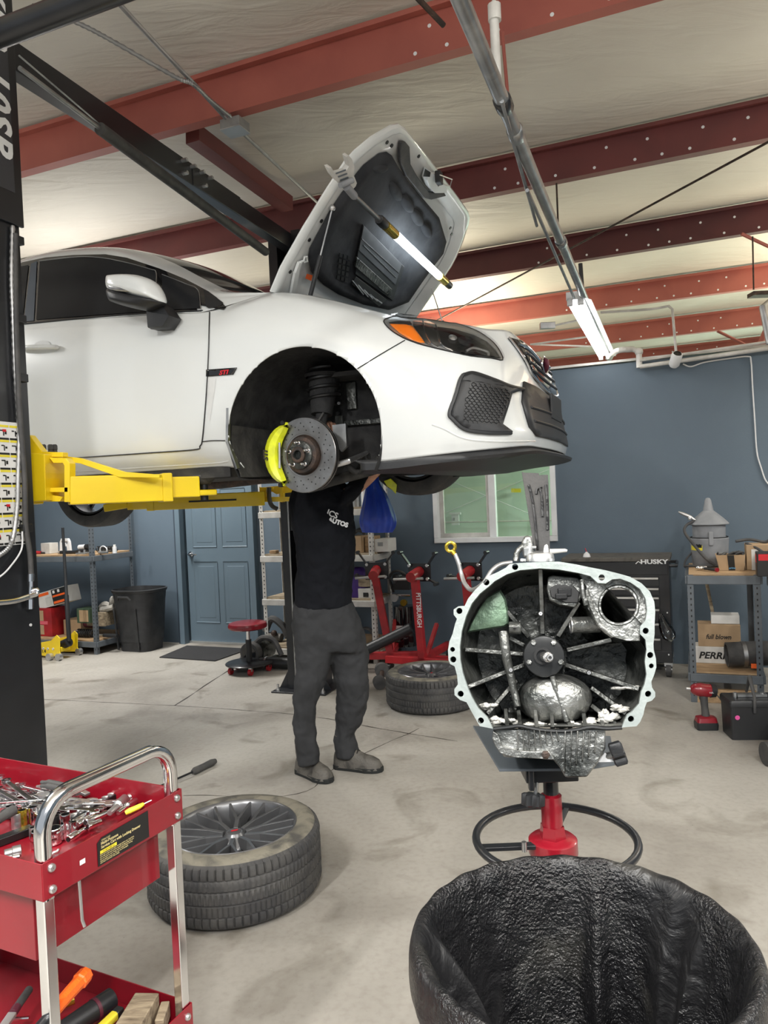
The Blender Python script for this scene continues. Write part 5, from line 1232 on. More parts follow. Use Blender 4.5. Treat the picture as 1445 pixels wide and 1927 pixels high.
for k in range(6):
    x = 800+k*38; q = MB(); q.loft([[gp(x-7, 1300, .012), gp(x+7, 1300, .012), gp(x+4, 1300, -.008), gp(x-4, 1300, -.008)], [gp(x-15+max(0, 2-k)*8, 1560-k*24, .012), gp(x-3, 1560-k*24, .012), gp(x-6, 1550-k*24, -.004), gp(x-12, 1550-k*24, -.004)]]); q.build('case_fin', 'cast', lc, world=True, smooth=0, bevel=.001)
q = MB(); q.prism(gpl([(352, 1300), (385, 1320), (410, 1395), (510, 1420), (700, 1425), (740, 1480), (640, 1472), (470, 1462), (400, 1440), (365, 1390), (348, 1350)], .0), GD*.04); q.build('drain_boss', 'cast', lc, world=True, smooth=0, bevel=.004)
q = MB(); q.lathe([(.009, 0), (.009, .006), (.005, .008), (.0005, .008)], gp(678, 1445, .0), -GD, 6); q.build('drain_plug', 'rust', lc, world=True)
# fittings on top
q = MB(); q.tube(spline([gp(495, 250, .12), gp(500, 200, .12), gp(525, 170, .12), gp(548, 150, .12), gp(560, 118, .12), gp(572, 118, .12), gp(580, 160, .12), gp(585, 200, .12)], 4), [.007]*12+[.009]*17, 12); q.build('breather_pipe', 'cast', GB, world=True)
q = MB(); q.cyl(gp(572, 225, .12), gp(572, 160, .12), .012, n=16); q.box(gp(555, 190, .11), (.012, .02, .02)); q.box(gp(600, 162, .12), (.014, .02, .006)); q.build('sensor_boss', 'alu', GB, world=True, bevel=.002)
q = MB(); q.lathe([(.034, 0), (.032, .016), (.028, .020), (.001, .02)], gp(645, 245, .11), (0, 0, 1), 24); q.build('selector_tower', 'alu', GB, world=True)
q = MB(); q.prism(gpl([(665, 225), (662, 190), (668, 155), (682, 140), (694, 150), (702, 190), (708, 225)], .10), GD*.012); q.build('lifting_tab', 'alu', GB, world=True, bevel=.003)
q = MB(); q.tube([gp(705, 190, .10), gp(800, 184, .10), gp(812, 186, .10)], [.0065, .0045, .003], 10); q.build('selector_rod', 'galv_white', GB, world=True)
for x in (538, 715): q = MB(); q.cyl(gp(x, 252, .09), gp(x, 235, .09), .007, n=6); q.build('cover_bolt', 'alu', GB, world=True)
q = MB(); q.tube(spline([gp(118, 205, .2), gp(140, 260, .2), gp(158, 330, .2), gp(180, 390, .18), (gp(225, 428, .14)), gp(300, 380, .08), gp(345, 310, .08), gp(400, 270, .09), gp(470, 258, .1)], 5), .0055, 10); hs_ = q.build('braided_hose', 'conduit', GB, world=True)
q = MB(); c_ = gp(92, 162, .2); q.tube([c_+Vector((.0115*math.cos(2*PI*k/16), 0, .0115*math.sin(2*PI*k/16))) for k in range(16)], .0045, 8, True); q.tube([gp(100, 185, .2), gp(118, 208, .2)], .006, 8); q.build('banjo_fitting', 'gold', hs_, world=True)
# dark ribbed cover standing on the gearbox
q = MB(); BT = [(332, 222), (372, 235), (440, 238), (590, 242), (598, 275), (640, 268), (732, 268), (742, 500), (755, 900), (760, 1400), (750, 1450), (620, 1460), (540, 1440), (500, 1250), (450, 960), (400, 640), (350, 330)]
def bz(x, y, d=0): return onP(940+x/8.03, 860+y/8.03, GD, G0+GD*(.16+d))
q.prism([bz(x, y) for x, y in BT], GD*.05)
BTL = thing('tail_cover', 'tall black dirty sleeve standing up on the gearbox in front of the window', 'sleeve', tuple(bz(640, 1450)))
q.build('sleeve', 'rubber', BTL, world=True, smooth=0, bevel=.004)
q = MB()
for L in ([(440, 420), (480, 560), (520, 800), (560, 1200), (580, 1400)], [(640, 450), (570, 480), (555, 560)], [(700, 420), (720, 700), (725, 1100)], [(610, 470), (640, 620), (650, 900)]): q.tube(spline([bz(x, y, -.002) for x, y in L], 4), .0035, 6)
tag(q.build('crease', 'bag', BTL, world=True), kind='stuff')

# ---------------------------------------------------------------- transmission jack
JX = onY(1037, 1500, 1.72); JC = Vector((JX.x, JX.y, 0))
JK = thing('transmission_jack', 'red and black transmission jack carrying the gearbox behind the big bin', 'jack', tuple(JC))
pzp = .848
q = MB(); PL = [onZ(*g5(230, 1265), pzp), onZ(*g5(392, 1535), pzp), onZ(*g5(900, 1530), pzp), onZ(*g5(1108, 1496), pzp), onZ(*g5(1080, 1330), pzp)]
q.prism(PL, (0, 0, -.006)); q.build('support_plate', 'shelf_grey', JK, world=True, smooth=0, bevel=.001)
q = MB(); b0 = onY(992, 1453, 1.66); b1 = onY(1092, 1462, 1.66); cc = (b0+b1)/2; q.box((cc.x, 1.74, .823), (.12, .13, .036)); q.box((cc.x-.05, 1.67, .818), (.012, .02, .05)); q.build('tilt_bracket', 'black_steel', JK, world=True, smooth=0, bevel=.003)
def knob(c_, ax, name='clamp_knob'):
    q = MB(); ax = Vector(ax).normalized(); e1 = ax.orthogonal().normalized(); e2 = ax.cross(e1); rr = []
    for d, k in ((-.014, .8), (-.011, 1), (.011, 1), (.014, .8)):
        rr.append([Vector(c_)+ax*d+(e1*math.cos(2*PI*j/40)+e2*math.sin(2*PI*j/40))*(.022+.005*math.cos(2*PI*j*6/40))*k for j in range(40)])
    q.loft(rr); return q.build(name, 'black_plastic', JK, world=True)
q = MB(); kc = gp(1125, 1438, .02); q.tube([gp(1010, 1470, .05), kc], .008, 10); q.build('knob_screw', 'galv', JK, world=True); knob(kc, gp(1125, 1438, .02)-gp(1000, 1475, .02))
q = MB(); q.prism(gpl([(990, 1492), (1045, 1432), (1100, 1490)], .03), GD*.004); q.build('bracket_tab', 'white_plastic', JK, world=True, smooth=0)
kc = onY(1003, 1505, 1.68); q = MB(); q.cyl(onY(1010, 1470, 1.68), onY(1007, 1500, 1.68), .005, n=10); q.build('knob_screw', 'galv', JK, world=True); knob(kc, (0.1, .2, 1))
def jz(py): return onY(1037, py, 1.72).z
q = MB(); q.cyl((JC.x, JC.y, jz(1492)), (JC.x, JC.y, jz(1468)), .0175, n=20); q.build('collar', 'black_steel', JK, world=True)
q = MB(); q.lathe([(.001, jz(1488)), (.016, jz(1488)), (.016, jz(1494)), (.024, jz(1496)), (.0245, jz(1554)), (.001, jz(1554))], (JC.x, JC.y, 0), n=28); q.build('ram', 'red_paint', JK, world=True)
q = MB(); q.lathe([(.028, jz(1552)), (.031, jz(1572)), (.032, jz(1578))], (JC.x, JC.y, 0), n=6); q.build('hex_nut', 'red_paint', JK, world=True, smooth=0)
q = MB(); q.lathe([(.001, jz(1573)), (.050, jz(1575)), (.056, jz(1579)), (.057, jz(1603)), (.053, jz(1608)), (.040, jz(1610)), (.040, .12), (.001, .12)], (JC.x, JC.y, 0), n=36); q.build('cylinder', 'red_paint', JK, world=True)
hz = jz(1572)-.003; hr = .183; hy0 = JC.y-.01
q = MB(); hcx = onY(1043, 1572, JC.y).x
q.tube([(hcx+hr*math.cos(2*PI*k/48), hy0+hr*math.sin(2*PI*k/48), hz+.012*math.sin(2*PI*k/48)*0-.02*math.cos(2*PI*k/48)*0) for k in range(48)], .0095, 10, True); ring = q.build('handle_ring', 'black_steel', JK, world=True)
q = MB(); q.bar((JC.x-.04, JC.y-.02, hz-.01), (hcx-hr, hy0-.02, hz-.005), .022, .010); q.bar((JC.x+.02, JC.y+.04, hz), (hcx+.07, hy0+hr*.93, hz), .014, .006); q.build('ring_spoke', 'black_steel', ring, world=True, bevel=.002)
q = MB(); q.cyl((JC.x-.075, JC.y-.045, hz-.01), (JC.x-.075, JC.y-.045, hz+.012), .006, n=10); q.build('spoke_bolt', 'galv', ring, world=True)
q = MB()
for k in range(4):
    t = PI/4+k*PI/2; e = Vector((math.cos(t), math.sin(t), 0)); q.bar(Vector((JC.x, JC.y, .11))+e*.03, Vector((JC.x, JC.y, .075))+e*.40, .05, .04)
q.build('base_legs', 'red_paint', JK, world=True, smooth=0, bevel=.003)
for k in range(4):
    t = PI/4+k*PI/2; e = Vector((math.cos(t), math.sin(t), 0)); c_ = Vector((JC.x, JC.y, .03))+e*.39; q = MB(); q.cyl(c_-Vector((.012, 0, 0)), c_+Vector((.012, 0, 0)), .03, n=20); q.build('caster', 'black_plastic', JK, world=True)

# ================================================================ big bin with liner
bc = onY(1091, 1771, 1.19); BC = Vector((bc.x, bc.y, 0)); BZ_ = .745; BRr = .268
BN = thing('trash_can', 'large round black bin with a wrinkled dirty liner in the right foreground', 'trash can', tuple(BC))
q = MB(); q.lathe([(.001, 0), (.205, 0), (.21, .01), (.222, .2), (.245, .6), (.250, .66), (.262, .68), (.266, .73), (.264, .739), (.261, .739), (.259, .66), (.232, .3), (.215, .05), (.001, .04)], n=96); q.build('bin_body', 'bin_plastic', BN)
random.seed(11); rows = []; NT = 220
fold = [(random.uniform(0, 2*PI), random.uniform(.06, .2), random.uniform(.02, .065)) for _ in range(12)]
def fd(t):
    s_ = 0
    for a, wd, am in fold:
        d = (t-a+PI) % (2*PI)-PI; s_ += am*max(0, 1-abs(d)/(wd*(1.6 if d > 0 else .6)))**1.2
    return s_
prof = [(.275, .665, .3), (.279, .68, .25), (.2785, .70, .18), (.277, .725, .10), (.272, .742, .04), (.264, .749, .0), (.254, .744, .02), (.246, .728, .06), (.238, .69, .25), (.228, .62, .55), (.218, .54, .8), (.205, .44, 1.0), (.19, .34, 1.1), (.165, .24, 1.2), (.12, .17, .8), (.05, .14, .3), (.001, .13, 0)]
for r_, z, k in spline([Vector(p) for p in prof], 3):
    row = []
    for j in range(NT):
        t = 2*PI*j/NT; tw = t+.12*(0.7-z)*math.sin(2*t)
        r2 = r_-fd(tw)*k*(1 if r_ < .262 else -.12)*.9-.006*k*abs(math.sin(9*t+3*math.sin(z*6)))-.002*k*math.sin(23*t+z*20)
        row.append(Vector((max(.001, r2)*math.cos(t), max(.001, r2)*math.sin(t), z+.004*k*math.sin(5*t)+.0015*math.sin(23*t))))
    rows.append(row)
q.v = []; q = MB(); q.grid(rows, True); q.build('bin_liner', 'bag', BN, smooth=75)
q = MB(); q.tube(spline([(-.255, -.12, .56), (-.285, -.13, .57), (-.295, -.14, .62), (-.268, -.135, .66)], 4), .010, 8); q.build('bin_handle', 'bin_plastic', BN)
# ================================================================ loose wheels lying on the floor
def road_wheel(name, label, loc, rot, grp, tilt=None):
    t = thing(name, label, 'wheel', loc, rot, grp)
    RT = .328; Wt = .245; NT = 432
    prof = [(.236, .225, 0), (.240, .238, 0), (.262, .243, 0), (.290, .240, 0), (.308, .232, 0), (.318, .222, 1)]
    zz = .215
    tr = []
    bands = [(.222, .188, 1), (.188, .182, -1), (.180, .150, 2), (.150, .143, -1), (.141, .104, 3), (.104, .097, -1), (.095, .062, 2), (.062, .055, -1), (.053, .022, 1)]
    for a, c_, k in bands:
        if k < 0: tr += [(RT-.007, a-.001, 0), (RT-.007, c_+.001, 0)]
        else: tr += [(RT-.0005-.006*abs((a-.12)/.1)**3, a, k), (RT-.0005, (a+c_)/2, k), (RT-.0005-.006*abs((c_-.12)/.1)**3, c_, k)]
    prof += tr+[(.318, .018, 0), (.305, .008, 0), (.285, .002, 0), (.255, .004, 0), (.238, .012, 0)]
    rows = []
    for r_, z, k in prof:
        row = []
        for j in range(NT):
            th = 2*PI*j/NT; rr = r_
            if k == 1 and j % 6 == 0: rr -= .008
            if k == 2 and (j+int(z*260)) % 4 == 0: rr -= .0045
            if k == 3 and (j+abs(int((z-.122)*340))) % 4 == 0: rr -= .0045
            row.append(Vector((rr*math.cos(th), rr*math.sin(th), z)))
        rows.append(row)
    q = MB(); q.grid(rows, True)
    q.mi = [1 if (i//NT) < 4 else 0 for i in range(len(q.f))]
    ty = q.build('tire', ['rubber', 'rubber_dusty'], t, smooth=50)
    q = MB(); q.lathe([(.240, .236), (.236, .240), (.232, .238), (.226, .225), (.215, .20), (.208, .12), (.210, .03), (.226, .012), (.236, .010)], n=96); rim = q.build('rim', 'wheel_grey', t)
    q = MB(); q.lathe([(.001, .212), (.030, .213), (.034, .208), (.040, .198), (.066, .176), (.072, .165), (.072, .13), (.03, .12)], n=40); q.build('hub', 'wheel_grey', rim)
    q = MB(); q.lathe([(.001, .216), (.024, .215), (.028, .212)], n=28); cp = q.build('centre_cap', 'wheel_grey', rim)
    q = MB(); q.prism([(-.013, -.005, .2165), (.013, -.005, .2165), (.016, .005, .2165), (-.010, .005, .2165)], (0, 0, .0006)); q.build('cap_badge', 'letter_red', cp, smooth=0)
    sp_ = MB()
    for k in range(10):
        t0 = 2*PI*k/10+.05; e = Vector((math.cos(t0), math.sin(t0), 0)); sd = Vector((-e.y, e.x, 0))
        def P(r_, s_, z): return e*r_+sd*s_+Vector((0, 0, z))
        q = MB()
        def seg(a, c_, w0, w1, h0, h1):
            q.loft([[a+sd*w0*.55, a-sd*w0*.55, a-sd*w0-Vector((0, 0, h0)), a+sd*w0-Vector((0, 0, h0))], [c_+sd*w1*.55, c_-sd*w1*.55, c_-sd*w1-Vector((0, 0, h1)), c_+sd*w1-Vector((0, 0, h1))]])
        seg(P(.045, 0, .208), P(.118, 0, .216), .015, .014, .035, .045)
        for s_ in (-1, 1): seg(P(.108, s_*.002, .215), P(.229, s_*.042, .232), .011, .0095, .045, .045)
        q.build('spoke', 'wheel_grey', rim, smooth=0, bevel=.0015)
    for k in range(5):
        t0 = 2*PI*k/5+.36; q = MB(); q.cyl((.052*math.cos(t0), .052*math.sin(t0), .178), (.052*math.cos(t0), .052*math.sin(t0), .183), .010, n=14); q.build('lug_hole', 'label_black', rim)
    q = MB(); q.tube([(.19*math.cos(2.0), .19*math.sin(2.0), .19), (.20*math.cos(2.0), .20*math.sin(2.0), .225)], .004, 8); q.build('valve', 'rubber', rim)
    return t
wc = onZ(449, 1768, 0); wct = onY(449, 1650, 2.87)
W0 = road_wheel('wheel', 'dusty tire on a dark grey multi-spoke rim lying on the floor beside the red cart', (wct.x, 2.83, 0), .35, 'removed wheels lying on the floor')
w2 = onY(812, 1290, 5.30)
W2_ = dup(W0, (w2.x, 5.22, 0), 1.3, 'tire on a multi-spoke rim lying flat under the red engine stands', 'removed wheels lying on the floor')
# pry tool on the floor behind the cart
q = MB(); a = onZ(405, 1432, .02); c_ = onZ(362, 1453, .02); e = onZ(300, 1480, .015)
PT = thing('pry_bar', 'black handled pry bar lying on the floor behind the red cart', 'tool', tuple(a*1))
PT.location.z = 0; MW[PT.name] = Matrix.Translation(Vector((a.x, a.y, 0)))
q.tube([a, a+(c_-a)*.15, a+(c_-a)*.5, a+(c_-a)*.9, c_], [.014, .02, .018, .02, .012], 12); q.build('handle', 'rubber', PT, world=True)
q = MB(); q.tube([c_, e], .006, 8); q.build('shaft', 'black_steel', PT, world=True)

# ================================================================ red service cart
TZ = .78
Pn = onZ(78, 1627, TZ); Pf = onZ(341, 1484, TZ); ev = (Pf-Pn).normalized(); CWd = (Pf-Pn).length; eu = Vector((ev.y, -ev.x, 0))  # eu points right (outwards)
CA = math.atan2(eu.y, eu.x)
CT = thing('service_cart', 'red steel service cart with chrome legs and handle in the left foreground', 'tool cart', (Pn.x, Pn.y, 0), CA)
# cart frame: x = outwards (right), y = along the end, z up ; tray occupies x from -.74 to 0
LN = .76
def tray(z0, z1, name):
    q = MB(); th = .003
    q.box((-LN/2, CWd/2, z0), (LN, CWd, th)); w_ = z1-z0
    q.box((0, CWd/2, (z0+z1)/2), (th, CWd, w_)); q.box((-LN, CWd/2, (z0+z1)/2), (th, CWd, w_)); q.box((-LN/2, 0, (z0+z1)/2), (LN, th, w_)); q.box((-LN/2, CWd, (z0+z1)/2), (LN, th, w_))
    return q.build(name, 'red_paint', CT, smooth=0, bevel=.001)
tray(.706, TZ, 'top_tray'); tray(.185, .25, 'bottom_tray')
q = MB(); q.box((-LN/2-.01, CWd/2, .63), (LN-.10, CWd-.045, .140)); dr = q.build('drawer_box', 'red_paint', CT, smooth=0, bevel=.002)
LG = .0255
for x in (-.016, -LN+.016):
    for y in (.016, CWd-.016):
        q = MB(); q.box((x, y, .375), (LG, LG, .66)); q.build('leg', 'chrome', CT, smooth=0, bevel=.003)
        q = MB(); q.cyl((x-.012, y, .035), (x+.012, y, .035), .035, n=24); q.build('caster', 'rubber', CT)
# U handle: a square tube with rounded shoulders
hp2 = []
y0, y1, zt, rc_ = .018, CWd-.018, .895, .07
hp2 += [(0, y0, .70), (0, y0, zt-rc_)]
hp2 += [(0, y0+rc_-rc_*math.cos(t), zt-rc_+rc_*math.sin(t)) for t in [PI/2*k/8 for k in range(1, 9)]]
hp2 += [(0, y1-rc_+rc_*math.sin(t), zt-rc_+rc_*math.cos(t)) for t in [PI/2*k/8 for k in range(0, 9)]]
hp2 += [(0, y1, .70)]
q = MB(); rings = []
for i, p in enumerate(hp2):
    p = Vector(p); pn_ = Vector(hp2[min(i+1, len(hp2)-1)]); pp_ = Vector(hp2[max(i-1, 0)]); t = (pn_-pp_).normalized(); nn = Vector((1, 0, 0)).cross(t)
    a, c_ = .0135, .0135; ch = .004; X = Vector((1, 0, 0)); o_ = Vector((-.016, 0, 0))
    rings.append([p+o_+X*sx_*(a-(ch if k else 0))+nn*sy_*(c_-(0 if k else ch)) for sx_, sy_, k in ((1, 1, 1), (1, 1, 0), (1, -1, 0), (1, -1, 1), (-1, -1, 1), (-1, -1, 0), (-1, 1, 0), (-1, 1, 1))])
q.loft(rings); q.build('handle', 'chrome', CT, smooth=50)
for y in (.020, CWd-.020):
    for z in (.765, .722):
        q = MB(); q.lathe([(.001, .007), (.006, .007), (.0085, .004), (.0085, 0)], (.0015, y, z), (1, 0, 0), 16); q.build('bolt', 'steel', CT)
for y in (.020, CWd-.020):
    q = MB(); q.lathe([(.001, .007), (.006, .007), (.0085, .004), (.0085, 0)], (.0015, y, .228), (1, 0, 0), 16); q.build('bolt', 'steel', CT)
# label
def c2w(p): return MW[CT.name] @ Vector(p)
q = MB(); ly0, ly1, lz0, lz1 = .135, .285, .712, .770
q.prism([(.0022, ly0, lz0), (.0022, ly1, lz0), (.0022, ly1, lz1+.003), (.0022, ly0+.012, lz1), (.0022, ly0, lz1-.008)], (.0006, 0, 0)); lb = q.build('cart_label', 'label_black', CT, smooth=0)
def lt_(s, y, z, size, mt='letter_tan', **kw): return text(s, 'lettering', mt, lb, c2w((.0030, y, z)), ev, (0, 0, 1), size, ext=.0002, **kw)
lt_('ITEM 5107', ly0+.012, .7615, .0055); lt_('Multi-Purpose', ly0+.010, .7545, .0085, bold=.0002); lt_('Service Cart with Locking Drawer', ly0+.010, .7465, .0082, bold=.0002)
q = MB(); q.box((.0030, ly0+.030, .7395), (.0004, .046, .0065)); q.build('warning_band', 'label_yellow', lb, smooth=0); lt_('WARNING', ly0+.014, .7372, .0068, 'label_black', bold=.0003)
for k, s in enumerate(('Read instructions and safety warnings before use. Load limit.', 'Use only on flat level surface capable of supporting the cart.', 'Do not stand on cart. Keep drawer locked when moving.', 'Inspect before every use. Do not use if damaged.', 'DO NOT REMOVE THIS LABEL')):
    lt_(s, ly0+.006, .7325-.0042*k, .0040)
q = MB(); q.box((.003, .095, .742), (.0006, .014, .010)); q.build('paint_chip', 'label_white', CT, smooth=0)
q = MB(); q.tube([(.0-.034, .115, .70), (-.034, .118, .60), (-.03, .12, .585)], .0035, 8); q.build('drawer_latch', 'steel', CT)

# ---- tools in the top tray
FZ = .709
def zt_(px, py, z=.72): p = onZ(px, py, z); return p
def socket(px, py, r, h, mt, label, z=FZ, tilt=None, L=None, name='socket'):
    p = onZ(px, py, z+h/2); n = 24
    ax = Vector((0, 0, 1)) if tilt is None else Vector(tilt).normalized()
    t = thing(name, label, 'socket', (p.x, p.y, z) if tilt is None else tuple(p-ax*h/2), 0, 'sockets in the top tray')
    o = Vector(t.location); q = MB(); hexr = []
    q.lathe([(r*.55, 0), (r*.96, .001), (r, .003), (r, h*.45), (r*.97, h*.48), (r, h*.55), (r, h-.002), (r*.93, h), (r*.80, h)], o, ax, n)
    q.build('shell', mt, t, world=True)
    q = MB(); e1 = ax.orthogonal().normalized(); e2 = ax.cross(e1); rr = []
    for d in (h, h*.5): rr.append([o+ax*d+(e1*math.cos(2*PI*k/24)+e2*math.sin(2*PI*k/24))*r*(.82 if k % 2 else .72) for k in range(24)])
    q.loft(rr, False, True); q.build('drive_opening', 'socket_black', t, world=True, smooth=0); return t
def cyl_tool(px0, py0, px1, py1, z, r0, r1, name, mt, label, cat, grp=None, extra=None):
    a, c_ = onZ(px0, py0, z), onZ(px1, py1, z); t = thing(name, label, cat, tuple((a+c_)/2-Vector((0, 0, max(r0, r1)))), 0, grp)
    q = MB(); q.tube([a, a+(c_-a)*.03, a+(c_-a)*.5, a+(c_-a)*.55, a+(c_-a)*.97, c_], [r0*.85, r0, r0, r1, r1, r1*.85], 18); q.build('body', mt, t, world=True)
    q = MB(); d = (a-c_).normalized(); q.lathe([(r0*.6, .0008), (.0005, .0006)], a, d, 16); q.build('opening', 'label_black', t, world=True)
    return t
socket(72, 1578, .0165, .038, 'chrome', 'wide chrome socket standing in front of the cart handle, nearest the tray corner')
S_ = [(31, 1545, .0115, .038, 'steel', 'dull steel socket on the rail beside the gold one'), (42, 1540, .0105, .042, 'gold', 'gold coloured socket standing on the left rail'), (62, 1534, .0105, .042, 'chrome', 'bluish chrome socket right of the gold socket'),
      (124, 1555, .0115, .058, 'chrome', 'tall chrome deep socket beside the cart handle'), (101, 1572, .0185, .036, 'chrome', 'widest chrome socket just inside the curve of the handle'), (139, 1562, .0075, .040, 'chrome', 'slim socket right of the tall deep socket'), (104, 1548, .010, .034, 'socket_black', 'black socket behind the widest chrome socket'), (18, 1528, .010, .03, 'steel', 'small steel socket at the left edge of the tray')]
for s_ in S_: socket(*s_)
rail_a, rail_b = onZ(120, 1546, .735), onZ(214, 1494, .735)
t = thing('socket_rail', 'black socket rail with a row of open sockets behind the cart handle', 'socket rail', tuple((rail_a+rail_b)/2-Vector((0, 0, .026))), 0)
q = MB(); q.bar(rail_a-Vector((0, 0, .012)), rail_b-Vector((0, 0, .012)), .022, .028); q.build('rail', 'socket_black', t, world=True, smooth=0, bevel=.002)
for k in range(8):
    p = rail_a+(rail_b-rail_a)*(k+.5)/8; q = MB(); r_ = .0085; q.lathe([(r_*.75, .004), (r_, .005), (r_, 0)], p, (0, 0, 1), 16); q.lathe([(r_*.75, .004), (.0005, -.001)], p, (0, 0, 1), 12); q.build('clip_socket', 'steel', t, world=True)
rail_a, rail_b = onZ(-30, 1585, .728), onZ(60, 1552, .728)
t = thing('socket_rail', 'black socket rail under the gold socket at the left edge', 'socket rail', tuple((rail_a+rail_b)/2-Vector((0, 0, .02))), 0)
q = MB(); q.bar(rail_a-Vector((0, 0, .01)), rail_b-Vector((0, 0, .01)), .026, .018); q.build('rail', 'socket_black', t, world=True, smooth=0, bevel=.002)
GT = 'lying sockets and extensions in the top tray'
for i, (x0, y0_, x1, y1_, z, r0, r1, mt, lb_) in enumerate([
    (160, 1548, 202, 1530, .735, .0105, .0085, 'chrome', 'long chrome deep socket lying along the label edge'),
    (165, 1556, 190, 1546, .732, .0085, .008, 'chrome', 'short chrome socket lying nearest the cart label'),
    (128, 1580, 160, 1560, .728, .009, .006, 'chrome', 'thin chrome extension leaning on the tray edge'),
    (236, 1503, 206, 1530, .742, .0125, .0075, 'steel', 'dark steel universal joint socket lying on top'),
    (255, 1507, 222, 1530, .738, .010, .006, 'chrome', 'knurled chrome adapter lying beside the yellow pick'),
    (240, 1500, 250, 1498, .736, .009, .009, 'chrome', 'small chrome socket near the back corner'),
    (40, 1600, 8, 1608, .732, .0125, .010, 'steel', 'fat steel socket lying by the front rim'),
    (38, 1612, 10, 1618, .724, .008, .006, 'chrome', 'small swivel socket lying under the fat steel socket'),
    (160, 1528, 130, 1540, .73, .007, .007, 'chrome', 'slim chrome deep socket left of the group'),
    (168, 1530, 138, 1548, .73, .007, .007, 'chrome', 'slim chrome deep socket, middle of three'),
    (176, 1533, 146, 1552, .73, .007, .007, 'chrome', 'slim chrome deep socket, right of three')]):
    cyl_tool(x0, y0_, x1, y1_, z, r0, r1, 'lying_socket', mt, lb_, 'socket', GT)
def wrench(x0, y0_, x1, y1_, z, label, wd=.010, mt='chrome', s=1):
    a, c_ = onZ(x0, y0_, z), onZ(x1, y1_, z); t = thing('wrench', label, 'wrench', tuple((a+c_)/2-Vector((0, 0, .004))), 0, 'wrenches heaped in the top tray')
    d = (c_-a).normalized(); sd = Vector((-d.y, d.x, 0)); q = MB()
    q.bar(a+d*.008, c_-d*.008, wd, .0045); q.build('shank', mt, t, world=True, smooth=0, bevel=.0015)
    q = MB(); q.lathe([(.0068*s, -.0045), (.0125*s, -.0045), (.0125*s, .0045), (.0068*s, .0045)], a, (0, 0, 1), 20, close=True); q.build('ring_end', mt, t, world=True)
    q = MB(); q.prism([c_+d*u_*s+sd*v_*s+Vector((0, 0, -.003)) for u_, v_ in ((-.012, -.005), (-.004, -.012), (.008, -.012), (.014, -.006), (.002, -.005), (-.002, 0), (.002, .005), (.014, .006), (.008, .012), (-.004, .012), (-.012, .005))], (0, 0, .006)); q.build('open_end', mt, t, world=True, smooth=0, bevel=.001)
for i, a in enumerate([(12, 1470, 62, 1508, .752, 'large wrench at the top of the heap by the back rim', .013), (-20, 1478, 40, 1512, .748, 'wrench running out of view at the left edge', .012), (-30, 1512, 88, 1504, .756, 'long wrench lying flat across the heap', .009), (40, 1478, 100, 1493, .742, 'wrench beside the black grips', .011), (70, 1490, 120, 1502, .738, 'wrench pointing towards the cart handle', .010), (-10, 1495, 52, 1520, .744, 'wrench under the long flat one', .011), (20, 1500, 75, 1530, .738, 'ring wrench low in the heap', .010), (95, 1512, 60, 1496, .748, 'short wrench with its ring end up by the handle', .009), (0, 1462, 30, 1476, .74, 'grey wrench against the back rim', .012), (85, 1622, 100, 1604, .715, 'small wrench flat on the tray floor at the front corner', .010)]):
    wrench(*a[:6], wd=a[6])
random.seed(21)
for k in range(40):
    x, y = random.uniform(-30, 150), random.uniform(1478, 1530); y += (x-60)*-.05
    an = random.uniform(-.5, .5)+(PI if k % 2 else 0); L_ = random.uniform(50, 92)
    wrench(x, y, x+L_*math.cos(an), y+L_*math.sin(an)*.5, random.uniform(.716, .742), 'chrome wrench tangled in the heap that fills the top tray', s=1.25, wd=random.uniform(.010, .014), mt=random.choice(('chrome', 'steel')))
for k in range(10):
    x, y = random.uniform(60, 160), random.uniform(1535, 1600)
    if y > 1640-x*.55-30: continue
    socket(x, y, random.uniform(.008, .013), random.uniform(.02, .032), random.choice(('chrome', 'steel')), 'small chrome socket loose on the floor of the top tray')
t = cyl_tool(-8, 1545, 26, 1524, .765, .0105, .012, 'ratchet', 'rubber', 'black ratchet handle poking in from the left edge of the tray', 'ratchet')
t = thing('pliers', 'pliers with black grips lying on the wrench heap', 'pliers', tuple(zt_(110, 1480, .74)), 0)
for dy in (0, 7):
    q = MB(); q.tube(spline([onZ(78, 1472+dy, .752), onZ(95, 1473+dy, .754), onZ(118, 1478+dy, .752), onZ(146, 1486+dy, .748)], 4), [.005]*3+[.008]*7+[.006]*3, 10); q.build('grip', 'rubber', t, world=True)
q = MB(); q.bar(onZ(146, 1486, .748), onZ(165, 1495, .744), .016, .008); q.build('jaw', 'steel', t, world=True, bevel=.002)
t = thing('pick', 'yellow handled pick lying along the cart label edge', 'pick', tuple(zt_(250, 1522, .75)), 0)
q = MB(); q.tube([onZ(236, 1530, .765), onZ(244, 1526, .768), onZ(262, 1518, .772), onZ(270, 1513, .774)], [.005, .0065, .006, .004], 10); q.build('handle', 'amber', t, world=True); bpy.data.objects['pick'].children[0].data.materials[0] = M['label_yellow']
q = MB(); q.tube([onZ(270, 1513, .774), onZ(285, 1506, .776)], .0018, 6); q.build('tip', 'steel', t, world=True)
